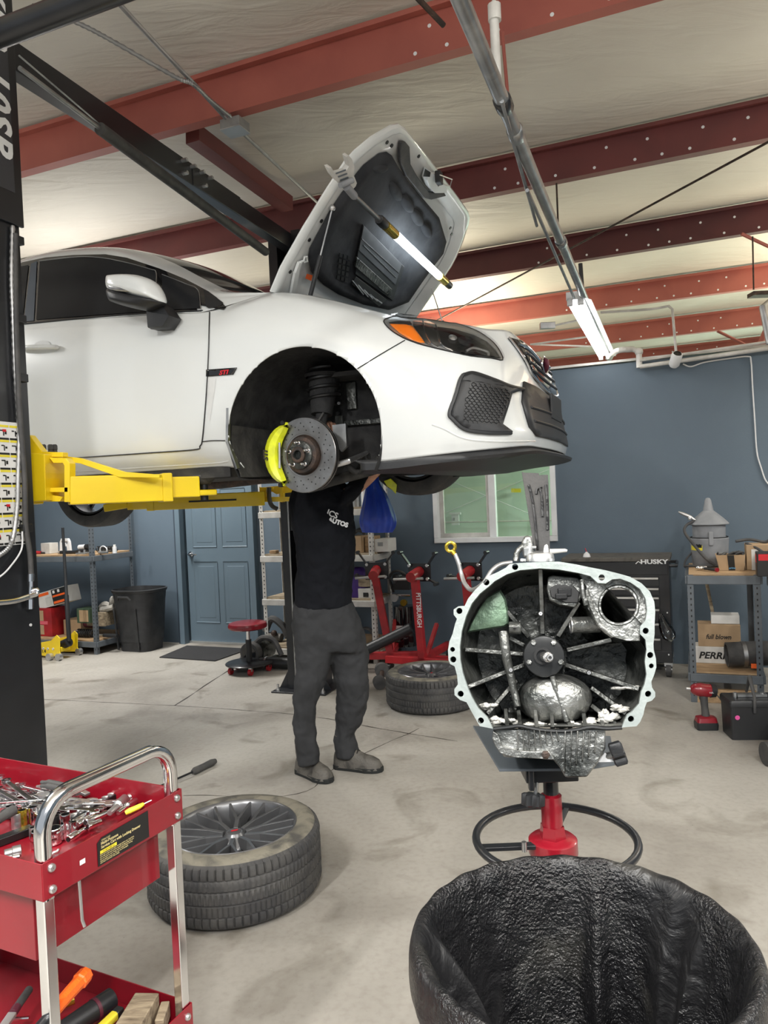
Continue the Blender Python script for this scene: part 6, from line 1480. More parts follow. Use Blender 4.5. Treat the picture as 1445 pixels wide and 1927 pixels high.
# ---- things in the bottom tray
BZ2 = .188
t = thing('hammer', 'hammer with an orange textured handle leaning in the bottom tray', 'hammer', tuple(onZ(95, 1905, .2)))
ha, hb_ = onY(163, 1832, 1.60), onY(90, 1915, 1.46)
q = MB(); q.tube([ha, ha+(hb_-ha)*.02, ha+(hb_-ha)*.2, ha+(hb_-ha)*.22, ha+(hb_-ha)*.6, hb_], [.012, .0165, .0175, .0145, .0135, .0135], 8); q.build('grip', 'orange', t, world=True, smooth=20)
q = MB(); q.tube([hb_, onY(60, 1950, 1.42)], .011, 10); q.build('shaft', 'black_steel', t, world=True)
t = thing('flashlight', 'dark grey flashlight with a maroon ring lying in the bottom tray', 'flashlight', tuple(onZ(170, 1900, .19)))
a, c_ = onZ(212, 1878, .235), onZ(110, 1945, .235); d = (c_-a)
q = MB(); q.tube([a, a+d*.02, a+d*.30], [.022, .026, .026], 24); q.build('head', 'black_steel', t, world=True); q = MB(); q.tube([a+d*.30, a+d*.36], .0265, 24); q.build('ring', 'maroon', t, world=True); q = MB(); q.tube([a+d*.36, c_], [.025, .022], 24); q.build('barrel', 'black_plastic', t, world=True)
q = MB(); a, c_ = onZ(278, 1888, .235), onZ(235, 1960, .235); q.bar(a, c_, .062, .055); tag(q.build('wood_block', 'wood_old', bevel=.003), 'worn wooden block in the corner of the bottom tray', 'wood block')
t = thing('utility_knife', 'yellow and black utility knife between the flashlight and the wood block', 'knife', tuple(onZ(200, 1920, .19)))
q = MB(); q.bar(onZ(222, 1905, .225), onZ(180, 1945, .225), .022, .02); q.build('handle', 'label_yellow', t, world=True, bevel=.005); q = MB(); q.bar(onZ(228, 1900, .225), onZ(215, 1912, .225), .024, .022); q.build('nose', 'black_plastic', t, world=True, bevel=.005)
t = thing('tape_roll', 'yellow tool tip behind the orange hammer handle', 'tool', tuple(onZ(130, 1885, .19)))
q = MB(); q.tube([onZ(95, 1898, .21), onZ(140, 1880, .215)], .012, 10); q.build('body', 'gold', t, world=True)
t = thing('cutters', 'bolt cutters with dark red and black grips at the left of the bottom tray', 'pliers', tuple(onZ(30, 1900, .19)))
q = MB(); q.tube([onZ(55, 1862, .24), onZ(32, 1895, .24)], .010, 10); q.build('grip', 'rubber', t, world=True); q = MB(); q.tube([onZ(32, 1895, .24), onZ(24, 1907, .24)], .011, 10); q.build('grip_band', 'maroon', t, world=True)
q = MB(); q.bar(onZ(24, 1907, .24), onZ(5, 1935, .235), .022, .012); q.build('jaw', 'steel', t, world=True, bevel=.003)
q = MB(); q.tube([onZ(28, 1917, .225), onZ(55, 1915, .225)], .004, 8); q.build('lever', 'chrome', t, world=True)
t = thing('wood_offcut', 'small second wood piece behind the wooden block', 'wood block', tuple(onZ(310, 1905, .19)))
q = MB(); q.bar(onZ(312, 1898, .225), onZ(300, 1935, .225), .022, .04); q.build('piece', 'wood_old', t, world=True, bevel=.003)
# ================================================================ the mechanic
foot = onZ(620, 1455, 0)
MAN = thing('person', 'person in black t-shirt, grey work trousers and worn boots reaching up under the raised car', 'person', (foot.x, foot.y, 0))
def pw(px, py, Y): return onY(px, py, Y)
def skin(name, mt, chain, edges, parent, root=0, sub=2, smooth=True):
    """chain: list of (world point, rx, ry)"""
    me = bpy.data.meshes.new(name); inv = MW[parent.name].inverted()
    me.from_pydata([tuple(inv @ Vector(c_[0])) for c_ in chain], edges, [])
    o = bpy.data.objects.new(name, me); C.objects.link(o); o.parent = parent; MW[o.name] = MW[parent.name]
    md = o.modifiers.new('skin', 'SKIN'); md.use_smooth_shade = True; md.branch_smoothing = .6
    if not len(me.skin_vertices):
        bm = bmesh.new(); bm.from_mesh(me); bm.verts.layers.skin.verify(); bm.to_mesh(me); bm.free()
    lay = me.skin_vertices[0]
    for i, c_ in enumerate(chain):
        lay.data[i].radius = (c_[1], c_[2]); lay.data[i].use_root = (i == root)
    s_ = o.modifiers.new('sub', 'SUBSURF'); s_.levels = sub; s_.render_levels = sub
    me.materials.append(M[mt]); return o
YB = 3.95
J = {'pelvis': pw(606, 1165, YB), 'waist': pw(607, 1100, YB), 'chest': pw(612, 1010, YB), 'upper': pw(612, 945, YB), 'neck': pw(614, 905, YB-.03), 'head0': pw(618, 880, YB-.07), 'head': pw(626, 848, YB-.10), 'crown': pw(628, 822, YB-.12),
     'shR': pw(642, 938, YB-.06), 'elR': pw(684, 908, YB-.10), 'wrR': pw(716, 880, YB-.16), 'shL': pw(575, 925, YB+.10), 'elL': pw(590, 880, YB-.1), 'wrL': pw(608, 850, YB-.30),
     'hipA': pw(588, 1190, YB-.02), 'kneeA': pw(578, 1315, YB-.05), 'ankA': pw(583, 1428, YB-.02), 'hipB': pw(640, 1190, YB+.04), 'kneeB': pw(663, 1300, YB+.04), 'ankB': pw(653, 1408, YB+.08)}
# trunk, arms, neck and head under the clothes
ch = [(J['pelvis'], .09, .08), (J['waist'], .09, .08), (J['chest'], .10, .09), (J['upper'], .09, .08), (J['neck'], .055, .055), (J['head0'], .075, .08), (J['head'], .075, .085), (J['crown'], .055, .06),
      (J['shR'], .042, .042), (J['elR'], .036, .036), (J['wrR'], .027, .024), (J['shL'], .042, .042), (J['elL'], .036, .036), (J['wrL'], .027, .024),
      (J['hipA'], .06, .06), (J['kneeA'], .035, .035), (J['ankA'], .028, .028), (J['hipB'], .06, .06), (J['kneeB'], .03, .03), (J['ankB'], .02, .02)]
ed = [(0, 1), (1, 2), (2, 3), (3, 4), (4, 5), (5, 6), (6, 7), (3, 8), (8, 9), (9, 10), (3, 11), (11, 12), (12, 13), (0, 14), (14, 15), (15, 16), (0, 17), (17, 18), (18, 19)]
body_ = skin('body', 'skin', ch, ed, MAN)
def clothed(name, mt, lofts, vox=.009, fac=.6, it=4):
    q = MB()
    for L in lofts:
        rings = []
        for (xl, yl), (xr, yr), Y, dp in L:
            a, c_ = pw(xl, yl, Y), pw(xr, yr, Y); m_ = (a+c_)/2; e1 = (c_-a)/2; e2 = e1.normalized().cross(Vector((0, 0, 1)) if abs(e1.normalized().z) < .8 else Vector((1, 0, 0))).normalized()*dp
            rings.append([m_+e1*math.cos(t)*(1 if abs(math.cos(t)) > .3 else 1)+e2*math.sin(t) for t in [2*PI*k/28 for k in range(28)]])
        R2 = [spline([r_[k] for r_ in rings], 5) for k in range(28)]
        q.loft([[R2[k][i] for k in range(28)] for i in range(len(R2[0]))])
    o = q.build(name, mt, MAN, world=True)
    r_ = o.modifiers.new('join', 'REMESH'); r_.mode = 'VOXEL'; r_.voxel_size = vox; r_.use_smooth_shade = True
    sm = o.modifiers.new('soft', 'SMOOTH'); sm.factor = fac; sm.iterations = it
    tx = bpy.data.textures.new(name+'_folds', 'CLOUDS'); tx.noise_scale = .07
    dp_ = o.modifiers.new('folds', 'DISPLACE'); dp_.texture = tx; dp_.strength = .026; dp_.mid_level = .5; dp_.texture_coords = 'LOCAL'
    return o
shirt = clothed('t_shirt', 'tshirt', [
    [((553, 1143), (664, 1141), 3.95, .125), ((555, 1099), (663, 1096), 3.95, .13), ((558, 1059), (668, 1057), 3.94, .135), ((554, 1010), (669, 1020), 3.93, .135), ((546, 976), (668, 985), 3.92, .13), ((543, 943), (664, 950), 3.92, .12), ((556, 915), (655, 918), 3.92, .09), ((590, 900), (636, 902), 3.92, .055)],
    [((625, 978), (660, 900), 3.90, .09), ((650, 958), (680, 888), 3.87, .08), ((674, 934), (696, 880), 3.84, .068), ((688, 912), (706, 874), 3.83, .058)],
    [((545, 960), (600, 900), 4.0, .08), ((560, 930), (612, 875), 3.95, .06), ((585, 905), (625, 865), 3.88, .055)]])
trs = clothed('trousers', 'trousers', [
    [((554, 1128), (662, 1128), 3.95, .118), ((549, 1165), (676, 1162), 3.95, .125), ((552, 1200), (684, 1198), 3.95, .12), ((556, 1222), (688, 1222), 3.96, .11)],
    [((552, 1165), (632, 1165), 3.93, .115), ((553, 1205), (630, 1205), 3.93, .11), ((557, 1250), (622, 1250), 3.92, .095), ((553, 1292), (608, 1292), 3.90, .082), ((551, 1325), (597, 1327), 3.90, .075), ((551, 1358), (593, 1358), 3.90, .070), ((554, 1395), (598, 1393), 3.90, .066), ((558, 1424), (603, 1423), 3.91, .064), ((559, 1438), (603, 1432), 3.91, .064)],
    [((600, 1165), (678, 1165), 3.98, .115), ((612, 1205), (688, 1205), 3.99, .11), ((622, 1252), (693, 1250), 4.00, .095), ((632, 1292), (694, 1290), 3.99, .085), ((633, 1325), (690, 1325), 4.00, .078), ((631, 1358), (681, 1358), 4.02, .07), ((629, 1383), (667, 1381), 4.03, .064), ((629, 1408), (674, 1404), 4.03, .066), ((630, 1424), (677, 1419), 4.03, .066)]], it=3)
# boots
def boot(heel, toe, ankle, name='boot'):
    d = Vector((toe.x-heel.x, toe.y-heel.y, 0)); L = d.length; d.normalize(); s_ = Vector((-d.y, d.x, 0)); o = Vector((heel.x, heel.y, 0))
    q = MB(); rr = []
    for t, w_, h in ((0, .032, .09), (.06, .041, .11), (.2, .045, .125), (.38, .046, .12), (.5, .048, .105), (.65, .053, .088), (.8, .052, .080), (.92, .043, .066), (.99, .024, .04)):
        c_ = o+d*L*t; rr.append([c_+s_*w_*math.cos(a)*(1 if math.sin(a) < .2 else .92)+Vector((0, 0, .016+(h-.016)*max(0, math.sin(a)) if math.sin(a) > 0 else .016)) for a in [2*PI*k/20 for k in range(20)]])
    q.loft(rr); a0 = o+d*L*.24; q.tube([a0+Vector((0, 0, .06)), a0+Vector((0, 0, .12))+d*-.005, a0+Vector((0, 0, .19))-d*.008], [.045, .050, .052], 20)
    b_ = q.build(name, 'boot', MAN, world=True, smooth=70)
    q = MB(); pr = []
    for t, w_ in ((-.02, .028), (.05, .042), (.3, .043), (.5, .047), (.7, .054), (.86, .048), (.97, .032), (1.02, .014)):
        pr.append((t, w_))
    P = [o+d*L*t+s_*w_ for t, w_ in pr]+[o+d*L*t-s_*w_ for t, w_ in pr[::-1]]
    q.prism(P, (0, 0, .026)); q.build('sole', 'sole', b_, world=True, smooth=0, bevel=.004)
    q = MB()
    for k in range(4):
        c_ = o+d*L*(.36+.05*k); z = .128-.008*k; q.tube([c_+s_*.022+Vector((0, 0, z-.008)), c_+Vector((0, 0, z+.004)), c_-s_*.022+Vector((0, 0, z-.008))], .0028, 6)
    q.build('laces', 'label_black', b_, world=True); return b_
boot(onZ(563, 1452, 0), onZ(622, 1474, 0), None); boot(onZ(632, 1444, 0), onZ(719, 1452, 0), None)
# hair, ears, face
hd = J['head']; fw_ = Vector((.80, -.45, .40)).normalized()
q = MB(); q.sphere(hd+Vector((0, 0, .03))-fw_*.02, 1, 20, (.084, .09, .092)); hr_ = q.build('hair', 'hair', MAN, world=True, smooth=80)
sdv = fw_.cross(Vector((0, 0, 1))).normalized(); upv = sdv.cross(fw_)
q = MB(); q.tube([hd+fw_*.07+upv*.01, hd+fw_*.092-upv*.02, hd+fw_*.078-upv*.028], [.008, .012, .012], 10)
for s_ in (-1, 1): q.sphere(hd+sdv*s_*.076-upv*.01, 1, 10, (.014, .02, .028))
q.build('face_features', 'skin', MAN, world=True, smooth=80)
# hands with separate curled fingers
def hand(w0, dirv, side):
    dirv = dirv.normalized(); sd = dirv.cross(Vector((0, 0, 1))).normalized(); up_ = sd.cross(dirv)
    P = [(w0, .026, .018), (w0+dirv*.05, .038, .016), (w0+dirv*.09, .040, .015)]; E_ = [(0, 1), (1, 2)]
    for k, (o_, L) in enumerate(((-.030, .085), (-.010, .095), (.010, .09), (.029, .075))):
        i = len(P); b0 = w0+dirv*.095+sd*o_
        P += [(b0, .0095, .0095), (b0+dirv*L*.38+up_*L*.18, .009, .009), (b0+dirv*L*.52+up_*L*.50, .008, .008), (b0+dirv*L*.35+up_*L*.75, .007, .007)]
        E_ += [(2, i), (i, i+1), (i+1, i+2), (i+2, i+3)]
    i = len(P); P += [(w0+dirv*.035+sd*side*.04, .012, .012), (w0+dirv*.07+sd*side*.06+up_*.015, .010, .010), (w0+dirv*.10+sd*side*.055+up_*.03, .008, .008)]; E_ += [(1, i), (i, i+1), (i+1, i+2)]
    return skin('hand', 'skin', P, E_, MAN, 1, 1)
hand(J['wrR'], Vector((.5, -.10, .45)), -1); hand(J['wrL'], Vector((.3, -.4, .5)), 1)
# lettering on the shirt
lp = onY(621, 972, 3.80)
text('JCS', 'shirt_lettering', 'letter_white', shirt, lp+Vector((-.02, -.0, .012)), Vector((.88, .10, -.42)), Vector((.40, 0, .9)), .042, bold=.0012)
text('AUTOS', 'shirt_lettering', 'letter_white', shirt, lp+Vector((-.012, 0, -.024)), Vector((.93, .10, -.34)), Vector((.30, 0, .95)), .032, bold=.002)
# ================================================================ the back of the shop
def shelf_unit(name, label, u0, u1, v0, v1, levels, htop, mt_post, mt_beam, mt_top, posts=((0, 0), (1, 0), (0, 1), (1, 1))):
    t = thing(name, label, 'shelf', tuple(Wd(u0, v0, 0)), BR); L = u1-u0; D = v1-v0
    for a, c_ in posts:
        x, y = a*L, c_*D; sx = 1 if a == 0 else -1; sy = 1 if c_ == 0 else -1
        q = MB(); q.box((x+sx*.019, y, htop/2), (.038, .003, htop)); q.box((x, y+sy*.019, htop/2), (.003, .038, htop))
        p = q.build('post', mt_post, t, smooth=0)
        q = MB(); z = .05
        while z < htop-.02:
            q.box((x+sx*.02, y-sy*.0022, z), (.008, .002, .013)); q.box((x-sx*.0022, y+sy*.02, z), (.002, .008, .013)); z += .038
        tag(q.build('slots', 'label_black', p, smooth=0), kind='stuff')
    for z in levels:
        q = MB()
        for y in (0, D): q.box((L/2, y, z-.03), (L, .03, .055))
        for x in (0, L): q.box((x, D/2, z-.03), (.03, D, .055))
        b_ = q.build('shelf_beam', mt_beam, t, smooth=0, bevel=.003)
        q = MB(); q.box((L/2, D/2, z+.006), (L-.02, D-.01, .014)); q.build('shelf_board', mt_top, t, smooth=0)
    return t
# grey shelf on the left
pL = uv_(onZ(183, 1232, 0)); SLV = pL.y; SLD = .58
zt1 = onV(182, 1048, SLV).z+.01
bu = pL.x
shelf_unit('steel_shelf', 'grey slotted steel shelf beside the black lift column at the left wall', bu-1.5, bu, SLV, SLV+SLD, (.13, zt1), 1.95, 'shelf_grey', 'shelf_grey', 'wood')
def bxp(px, py, v, z): p = onV(px, py, v); return uv_(p).x
def bthing(name, label, cat, px, v, z, grp=None, rz=0):
    """a thing standing at height z in depth v, at the pixel column px"""
    y = 1000
    for _ in range(6):
        p = onV(px, y, v); dlt = p.z-z; y += dlt*FPX/p.y
    return thing(name, label, cat, (p.x, p.y, z), BR+rz, grp)
def boxy(t, w_, d_, h_, mt, name='carton', bev=.003, z0=0): q = MB(); q.box((0, 0, z0+h_/2), (w_, d_, h_)); return q.build(name, mt, t, smooth=0, bevel=bev)
zs1 = zt1+.014
t = bthing('concrete_block', 'pale square block on the top board of the grey shelf', 'block', 94, SLV+.25, zs1); boxy(t, .125, .12, .115, 'galv_white', 'block'); 
t = bthing('speaker_bracket', 'white bracket with two round holes on the grey shelf', 'bracket', 122, SLV+.3, zs1)
q = MB(); 
def c2(x, z, r, n=20): return [(x+r*math.cos(2*PI*k/n), 0, z+r*math.sin(2*PI*k/n)) for k in range(n)]
q.holed([(-.075, 0, 0), (.075, 0, 0), (.065, 0, .12), (.045, 0, .155), (-.045, 0, .155), (-.065, 0, .12)], [c2(-.027, .11, .02), c2(.027, .11, .02), [(-.035, 0, .01), (.035, 0, .01), (.03, 0, .07), (-.03, 0, .07)]], (0, .03, 0)); q.build('bracket', 'white_plastic', t, smooth=0, bevel=.003)
def junk(name, label, cat, px, v, z, items, grp=None, rz=0):
    t = bthing(name, label, cat, px, v, z, grp, rz)
    for i, (nm, mt, kind, a) in enumerate(items):
        q = MB()
        if kind == 'b': q.box(a[0], a[1])
        elif kind == 'c': q.cyl(a[0], a[1], a[2], n=18)
        elif kind == 't': q.tube(spline(a[0], 5), a[1], 8)
        elif kind == 's': q.sphere(a[0], a[1], 14)
        q.build(nm, mt, t, bevel=.002 if kind == 'b' else 0)
    return t
junk('damper', 'white capped damper cylinder lying behind other parts on the grey shelf', 'car part', 158, SLV+.3, zs1, [('sleeve', 'white_plastic', 'c', ((-.06, 0, .055), (.03, 0, .06), .028)), ('end', 'black_plastic', 'c', ((.03, 0, .06), (.075, 0, .06), .03)), ('stand', 'black_plastic', 'b', ((0, 0, .015), (.2, .08, .028)))])
junk('parts_tray', 'flat black part lying at the front of the grey shelf', 'car part', 128, SLV+.1, zs1, [('bar', 'black_plastic', 'c', ((-.1, 0, .02), (.12, 0, .02), .018)), ('arm', 'steel', 'c', ((-.1, 0, .015), (-.16, .03, .012), .01))])
junk('bracket', 'silver bracket with two bolts at the front edge of the grey shelf', 'car part', 155, SLV+.07, zs1, [('plate', 'alu', 'b', ((0, 0, .008), (.13, .06, .014))), ('bolt', 'steel', 'c', ((-.04, 0, .01), (-.04, 0, .035), .011)), ('bolt', 'steel', 'c', ((.03, 0, .01), (.03, 0, .045), .011)), ('lug', 'alu', 'c', ((.05, 0, .012), (.10, 0, .012), .012))])
junk('red_grip', 'small red grip tool near the black lift column on the grey shelf', 'tool', 68, SLV+.15, zs1, [('grip', 'red_stand', 'c', ((-.03, 0, .022), (.05, .02, .012), .018)), ('nose', 'black_plastic', 'c', ((.05, .02, .012), (.09, .03, .01), .01))])
t = bthing('coil_spring', 'black coil spring standing behind the shelf post', 'spring', 200, SLV+.32, zs1)
q = MB(); q.tube([(-.12+.0022*k, .028*math.cos(k*.55), .032+.028*math.sin(k*.55)) for k in range(115)], .005, 6); q.build('coil', 'label_black', t)
junk('bottle', 'small white bottle at the right end of the grey shelf', 'bottle', 216, SLV+.15, zs1, [('bottle', 'white_plastic', 'c', ((0, 0, 0), (0, 0, .065), .022)), ('cap', 'white_box', 'c', ((0, 0, .065), (0, 0, .088), .013))])
junk('hose_clamp', 'white looped hose on the right half of the grey shelf', 'hose', 194, SLV+.12, zs1, [('loop', 'white_plastic', 't', ([(-.04, 0, .01), (-.03, 0, .06), (.01, 0, .075), (.05, 0, .05), (.05, 0, .01)], .006)), ('end', 'alu', 'c', ((-.06, 0, .012), (.06, 0, .012), .012))])
# lower board of the grey shelf
zs0 = .144
t = bthing('striped_carton', 'white carton with orange and black panels tilted on top of the red box', 'box', 112, SLV+.2, .46, rz=0)
q = MB(); rt = Matrix.Rotation(R(-13), 3, 'Y'); q.box((0, 0, .095), (.42, .18, .17), rt); cb = q.build('carton', 'white_box', t, smooth=0, bevel=.002)
def onbox(par, mt, x0, x1, z0, z1, nm, y=-.0915): q = MB(); q.box(rt @ Vector(((x0+x1)/2, y, (z0+z1)/2))+Vector((0, 0, .095)), (x1-x0, .002, z1-z0), rt); q.build(nm, mt, par, smooth=0)
onbox(cb, 'label_black', .0, .205, -.08, .08, 'dark_panel'); onbox(cb, 'orange', -.19, -.04, .045, .075, 'orange_band'); onbox(cb, 'orange', .01, .20, -.07, -.045, 'orange_band', -.093); onbox(cb, 'orange', .01, .20, .0, .02, 'orange_band', -.093); onbox(cb, 'label_white', .02, .05, .04, .07, 'white_square', -.093); onbox(cb, 'label_white', .09, .12, .04, .07, 'white_square', -.093); onbox(cb, 'galv_white', -.10, -.01, -.07, .02, 'pale_label', -.0925)
t = bthing('red_box', 'red box with brown paper panels on the bottom board of the grey shelf', 'box', 96, SLV+.2, zs0); b_ = boxy(t, .27, .22, .30, 'red_stand')
q = MB(); q.box((-.05, -.1115, .22), (.15, .002, .11)); q.box((-.05, -.1115, .07), (.15, .002, .10)); q.build('paper_panel', 'cardboard', b_, smooth=0); q = MB(); q.box((-.03, -.1118, .145), (.22, .002, .035)); q.build('pink_tape', 'label_pink' if 'label_pink' in M else 'letter_red', b_, smooth=0)
t = bthing('green_carton', 'open green and brown carton on the lower board of the grey shelf', 'box', 168, SLV+.16, .30); b_ = boxy(t, .17, .16, .15, 'cast_green'); b_.data.materials[0] = M['green_box'] if 'green_box' in M else M['shelf_grey']
q = MB(); q.box((.01, -.082, .075), (.12, .002, .12)); q.build('printed_side', 'cardboard', b_, smooth=0)
t = bthing('stacked_carton', 'dark brown carton behind the shelf post beside the black trash can', 'box', 200, SLV+.3, .26); boxy(t, .24, .3, .14, 'wood_old')
junk('rag_heap', 'crumpled pale rag on the carton next to the black trash can', 'rag', 203, SLV+.25, .40, [('rag', 'cloth_dirty', 't', ([(-.10, 0, .02), (-.04, 0, .07), (.03, .02, .05), (.08, 0, .13), (.12, .03, .09)], .035)), ('fold', 'cloth_dirty', 't', ([(-.06, -.03, .02), (.02, -.04, .03), (.10, -.02, .05)], .03))])
t = bthing('parts_carton', 'plain carton under the green one on the grey shelf', 'box', 150, SLV+.32, zs0); boxy(t, .24, .2, .16, 'cardboard')
t = bthing('coilover', 'black coilover lying at the front of the bottom shelf board', 'car part', 163, SLV+.12, zs0)
q = MB(); q.cyl((-.14, 0, .045), (.0, 0, .045), .022, n=16); q.build('damper_body', 'steel', t); q = MB(); q.tube([(-.11+.0026*k, .038*math.cos(k*.6), .045+.038*math.sin(k*.6)) for k in range(80)], .008, 6); q.build('spring', 'label_black', t)
t = bthing('red_calipers', 'dark red cast part lying above the coilover', 'car part', 170, SLV+.3, .2); q = MB(); q.tube([(-.09, 0, .05), (-.03, 0, .07), (.04, 0, .06), (.10, 0, .05)], [.04, .055, .05, .04], 14); q.build('casting', 'red_stand', t); bpy.data.objects['casting'].data.materials[0] = M['maroon']
junk('axle_end', 'small dark axle end on the bottom board behind the post', 'car part', 210, SLV+.12, zs0, [('shaft', 'black_plastic', 'c', ((-.1, 0, .03), (.08, 0, .03), .02)), ('tip', 'steel', 'c', ((-.16, 0, .03), (-.1, 0, .03), .011))])
# black trash can against the wall
t = bthing('trash_can', 'tall black plastic trash can between the grey shelf and the blue door', 'trash can', 268, 6.14, 0)
def rrect(w_, d_, r_, z, n=6):
    P = []
    for sx, sy, a0 in ((1, 1, 0), (-1, 1, 90), (-1, -1, 180), (1, -1, 270)):
        for k in range(n+1): a = R(a0+90*k/n); P.append(Vector((sx*(w_/2-r_)+r_*math.cos(a), sy*(d_/2-r_)+r_*math.sin(a), z)))
    return P
q = MB(); q.loft([rrect(.36, .30, .08, 0), rrect(.40, .34, .1, .2), rrect(.44, .38, .12, .42), rrect(.50, .42, .16, .56), rrect(.50, .43, .16, .60), rrect(.53, .45, .18, .605), rrect(.54, .46, .18, .63), rrect(.50, .43, .16, .635), rrect(.40, .34, .1, .1)], True, True); q.build('can', 'bin_plastic', t, smooth=50)
q = MB(); q.tube([(-.08, -.235, .54), (-.06, -.25, .57), (.06, -.25, .57), (.08, -.235, .54)], .012, 8); q.build('handle', 'bin_plastic', t)
q = MB(); q.bar((-.16, -.168, .02), (-.17, -.20, .45), .02, .012, up=(0, 1, 0)); q.build('rib', 'bin_plastic', t); q = MB(); q.bar((.1, -.165, .02), (.11, -.205, .45), .02, .012, up=(0, 1, 0)); q.build('rib', 'bin_plastic', t)
# yellow floor jack
t = bthing('floor_jack', 'low yellow floor jack with a tall black handle in front of the grey shelf', 'jack', 112, 5.62, 0)
q = MB(); 
for s_ in (-1, 1): q.prism([(-.26, s_*.11, .05), (-.24, s_*.11, .13), (-.10, s_*.11, .17), (.02, s_*.11, .19), (.10, s_*.11, .25), (.14, s_*.11, .22), (.13, s_*.11, .08), (.16, s_*.11, .04), (-.02, s_*.11, .03)], (0, s_*.008, 0))
q.build('side_plate', 'yellow', t, smooth=0, bevel=.003)
q = MB(); q.box((-.08, 0, .09), (.34, .12, .05)); q.build('lift_beam', 'yellow', t, smooth=0, bevel=.01); q = MB(); q.cyl((.03, 0, .12), (.14, 0, .16), .045, n=18); q.build('pump', 'black_plastic', t)
for x, y in ((-.2, .1), (-.2, -.1), (.13, .13), (.13, -.13), (.02, -.14)): q = MB(); q.cyl((x, y-.02, .035), (x, y+.02, .035), .035, n=18); q.build('caster', 'steel', t)
for x in (-.08, -.02, .05, -.14): q = MB(); q.cyl((x, -.118, .11), (x, -.126, .11), .012, n=12); q.build('rivet', 'galv_white', t)
ht = onP(118, 993, VV, Wd(0, 5.62)); hb2 = onP(130, 1206, VV, Wd(0, 5.62))
q = MB(); q.tube([hb2, hb2+(ht-hb2)*.40, hb2+(ht-hb2)*.41, ht], [.022, .022, .016, .014], 14); q.build('handle', 'black_plastic', t, world=True)
p_ = onP(78, 1228, VV, Wd(0, 5.50)); text('1.4', 'lettering', 'label_black', t, p_, UU, (0, 0, 1), .05, bold=.001)

# white slotted shelf behind the mechanic
a_, c_ = uv_(onV(494, 1100, 6.0)).x, uv_(onV(704, 1100, 6.0)).x
WSH = shelf_unit('slotted_shelf', 'cream slotted shelf unit standing behind the mechanic', a_, c_, 6.0, 6.40, (.10, .56, .965, 1.375), 2.05, 'galv_white', 'galv_white', 'wood_old')
def on_ws(px, lv, name, label, cat, v=6.15, **kw): return bthing(name, label, cat, px, v, {0: .114, 1: .574, 2: .979, 3: 1.389}[lv], **kw)
t = on_ws(677, 2, 'carton', 'open brown carton beside the mechanic, on the middle board of the cream shelf', 'box'); boxy(t, .13, .2, .15, 'cardboard')
t = on_ws(702, 2, 'carton', 'narrow tan carton at the shelf post below the blue bag', 'box', v=6.2); boxy(t, .07, .2, .14, 'wood')
t = on_ws(726, 2, 'white_carton', 'white carton with a printed label below the blue bag', 'box', v=6.22); b_ = boxy(t, .13, .2, .115, 'white_box'); q = MB(); q.box((-.01, -.101, .07), (.05, .002, .035)); q.build('label', 'label_black', b_, smooth=0); bpy.data.objects['label'].data.materials[0] = M['galv']
junk('cable_heap', 'dark tangle of cables on the brown carton', 'cables', 678, 6.15, 1.135, [('cable', 'rubber', 't', ([(-.07, 0, .01), (-.02, .03, .05), (.03, -.02, .03), (.07, .02, .05), (.05, -.04, .01)], .014)), ('cable', 'rubber', 't', ([(-.05, -.04, .01), (.0, -.05, .04), (.06, -.03, .02)], .012))])
t = bthing('tan_block', 'small tan block on the cream shelf left of the lift column', 'block', 516, 6.12, .979); boxy(t, .07, .06, .03, 'wood')
t = on_ws(676, 1, 'purple_bag', 'purple bag on the lower board of the cream shelf beside the mechanic', 'bag', v=6.12); q = MB(); q.loft([rrect(.17, .12, .05, 0), rrect(.2, .14, .06, .1), rrect(.17, .12, .05, .22), rrect(.09, .06, .02, .27)]); q.build('bag', 'purple', t, smooth=60)
t = on_ws(690, 1, 'small_carton', 'small olive carton resting over the white paper box', 'box', v=6.10); t.location.z += .10; boxy(t, .11, .1, .07, 'wood_old')
t = on_ws(690, 1, 'paper_box', 'small white paper box with a black square on the lower board of the cream shelf', 'box', v=6.08); b_ = boxy(t, .13, .08, .085, 'white_box'); q = MB(); q.box((.01, -.041, .03), (.05, .002, .04)); q.build('black_square', 'label_black', b_, smooth=0)
junk('tube_stack', 'tall pale rolls on the upper board of the cream shelf behind the blue bag', 'rolls', 680, 6.2, 1.389, [('roll', 'galv', 'c', ((-.05, 0, 0), (-.05, 0, .22), .04)), ('roll', 'white_plastic', 'c', ((.04, 0, 0), (.04, 0, .26), .035))])
junk('hose_coil', 'black hose coil at the foot of the cream shelf beside the trousers', 'hose', 690, 6.1, .114, [('coil', 'rubber', 't', ([(.08*math.cos(k*.8), .02*math.sin(k*.3), .10+.08*math.sin(k*.8)) for k in range(20)], .012)), ('box', 'cardboard', 'b', ((0, .1, .05), (.2, .1, .1)))])
junk('alternator', 'black engine part with a belt pulley behind the red stool', 'car part', 480, 5.74, 0, [('pulley', 'rubber', 'c', ((-.0, -.09, .12), (0, .02, .12), .095)), ('pulley_face', 'black_gloss', 'c', ((-.0, -.095, .12), (0, -.088, .12), .07)), ('housing', 'cast_dark', 'c', ((.02, .0, .12), (.05, .16, .13), .09)), ('bracket', 'black_plastic', 'c', ((-.14, 0, .04), (.05, .02, .06), .04)), ('hose', 'rubber', 't', ([(.02, 0, .2), (.10, 0, .25), (.2, .02, .22), (.28, 0, .1)], .025))])
junk('driveshaft', 'black cylinder lying on the floor by the lift column foot', 'car part', 520, 5.62, 0, [('tube', 'black_plastic', 'c', ((-.09, 0, .055), (.16, .02, .055), .05)), ('joint', 'rubber', 'c', ((-.16, 0, .055), (-.09, 0, .055), .04)), ('flange', 'steel', 'c', ((-.10, 0, .055), (-.085, 0, .055), .056))])
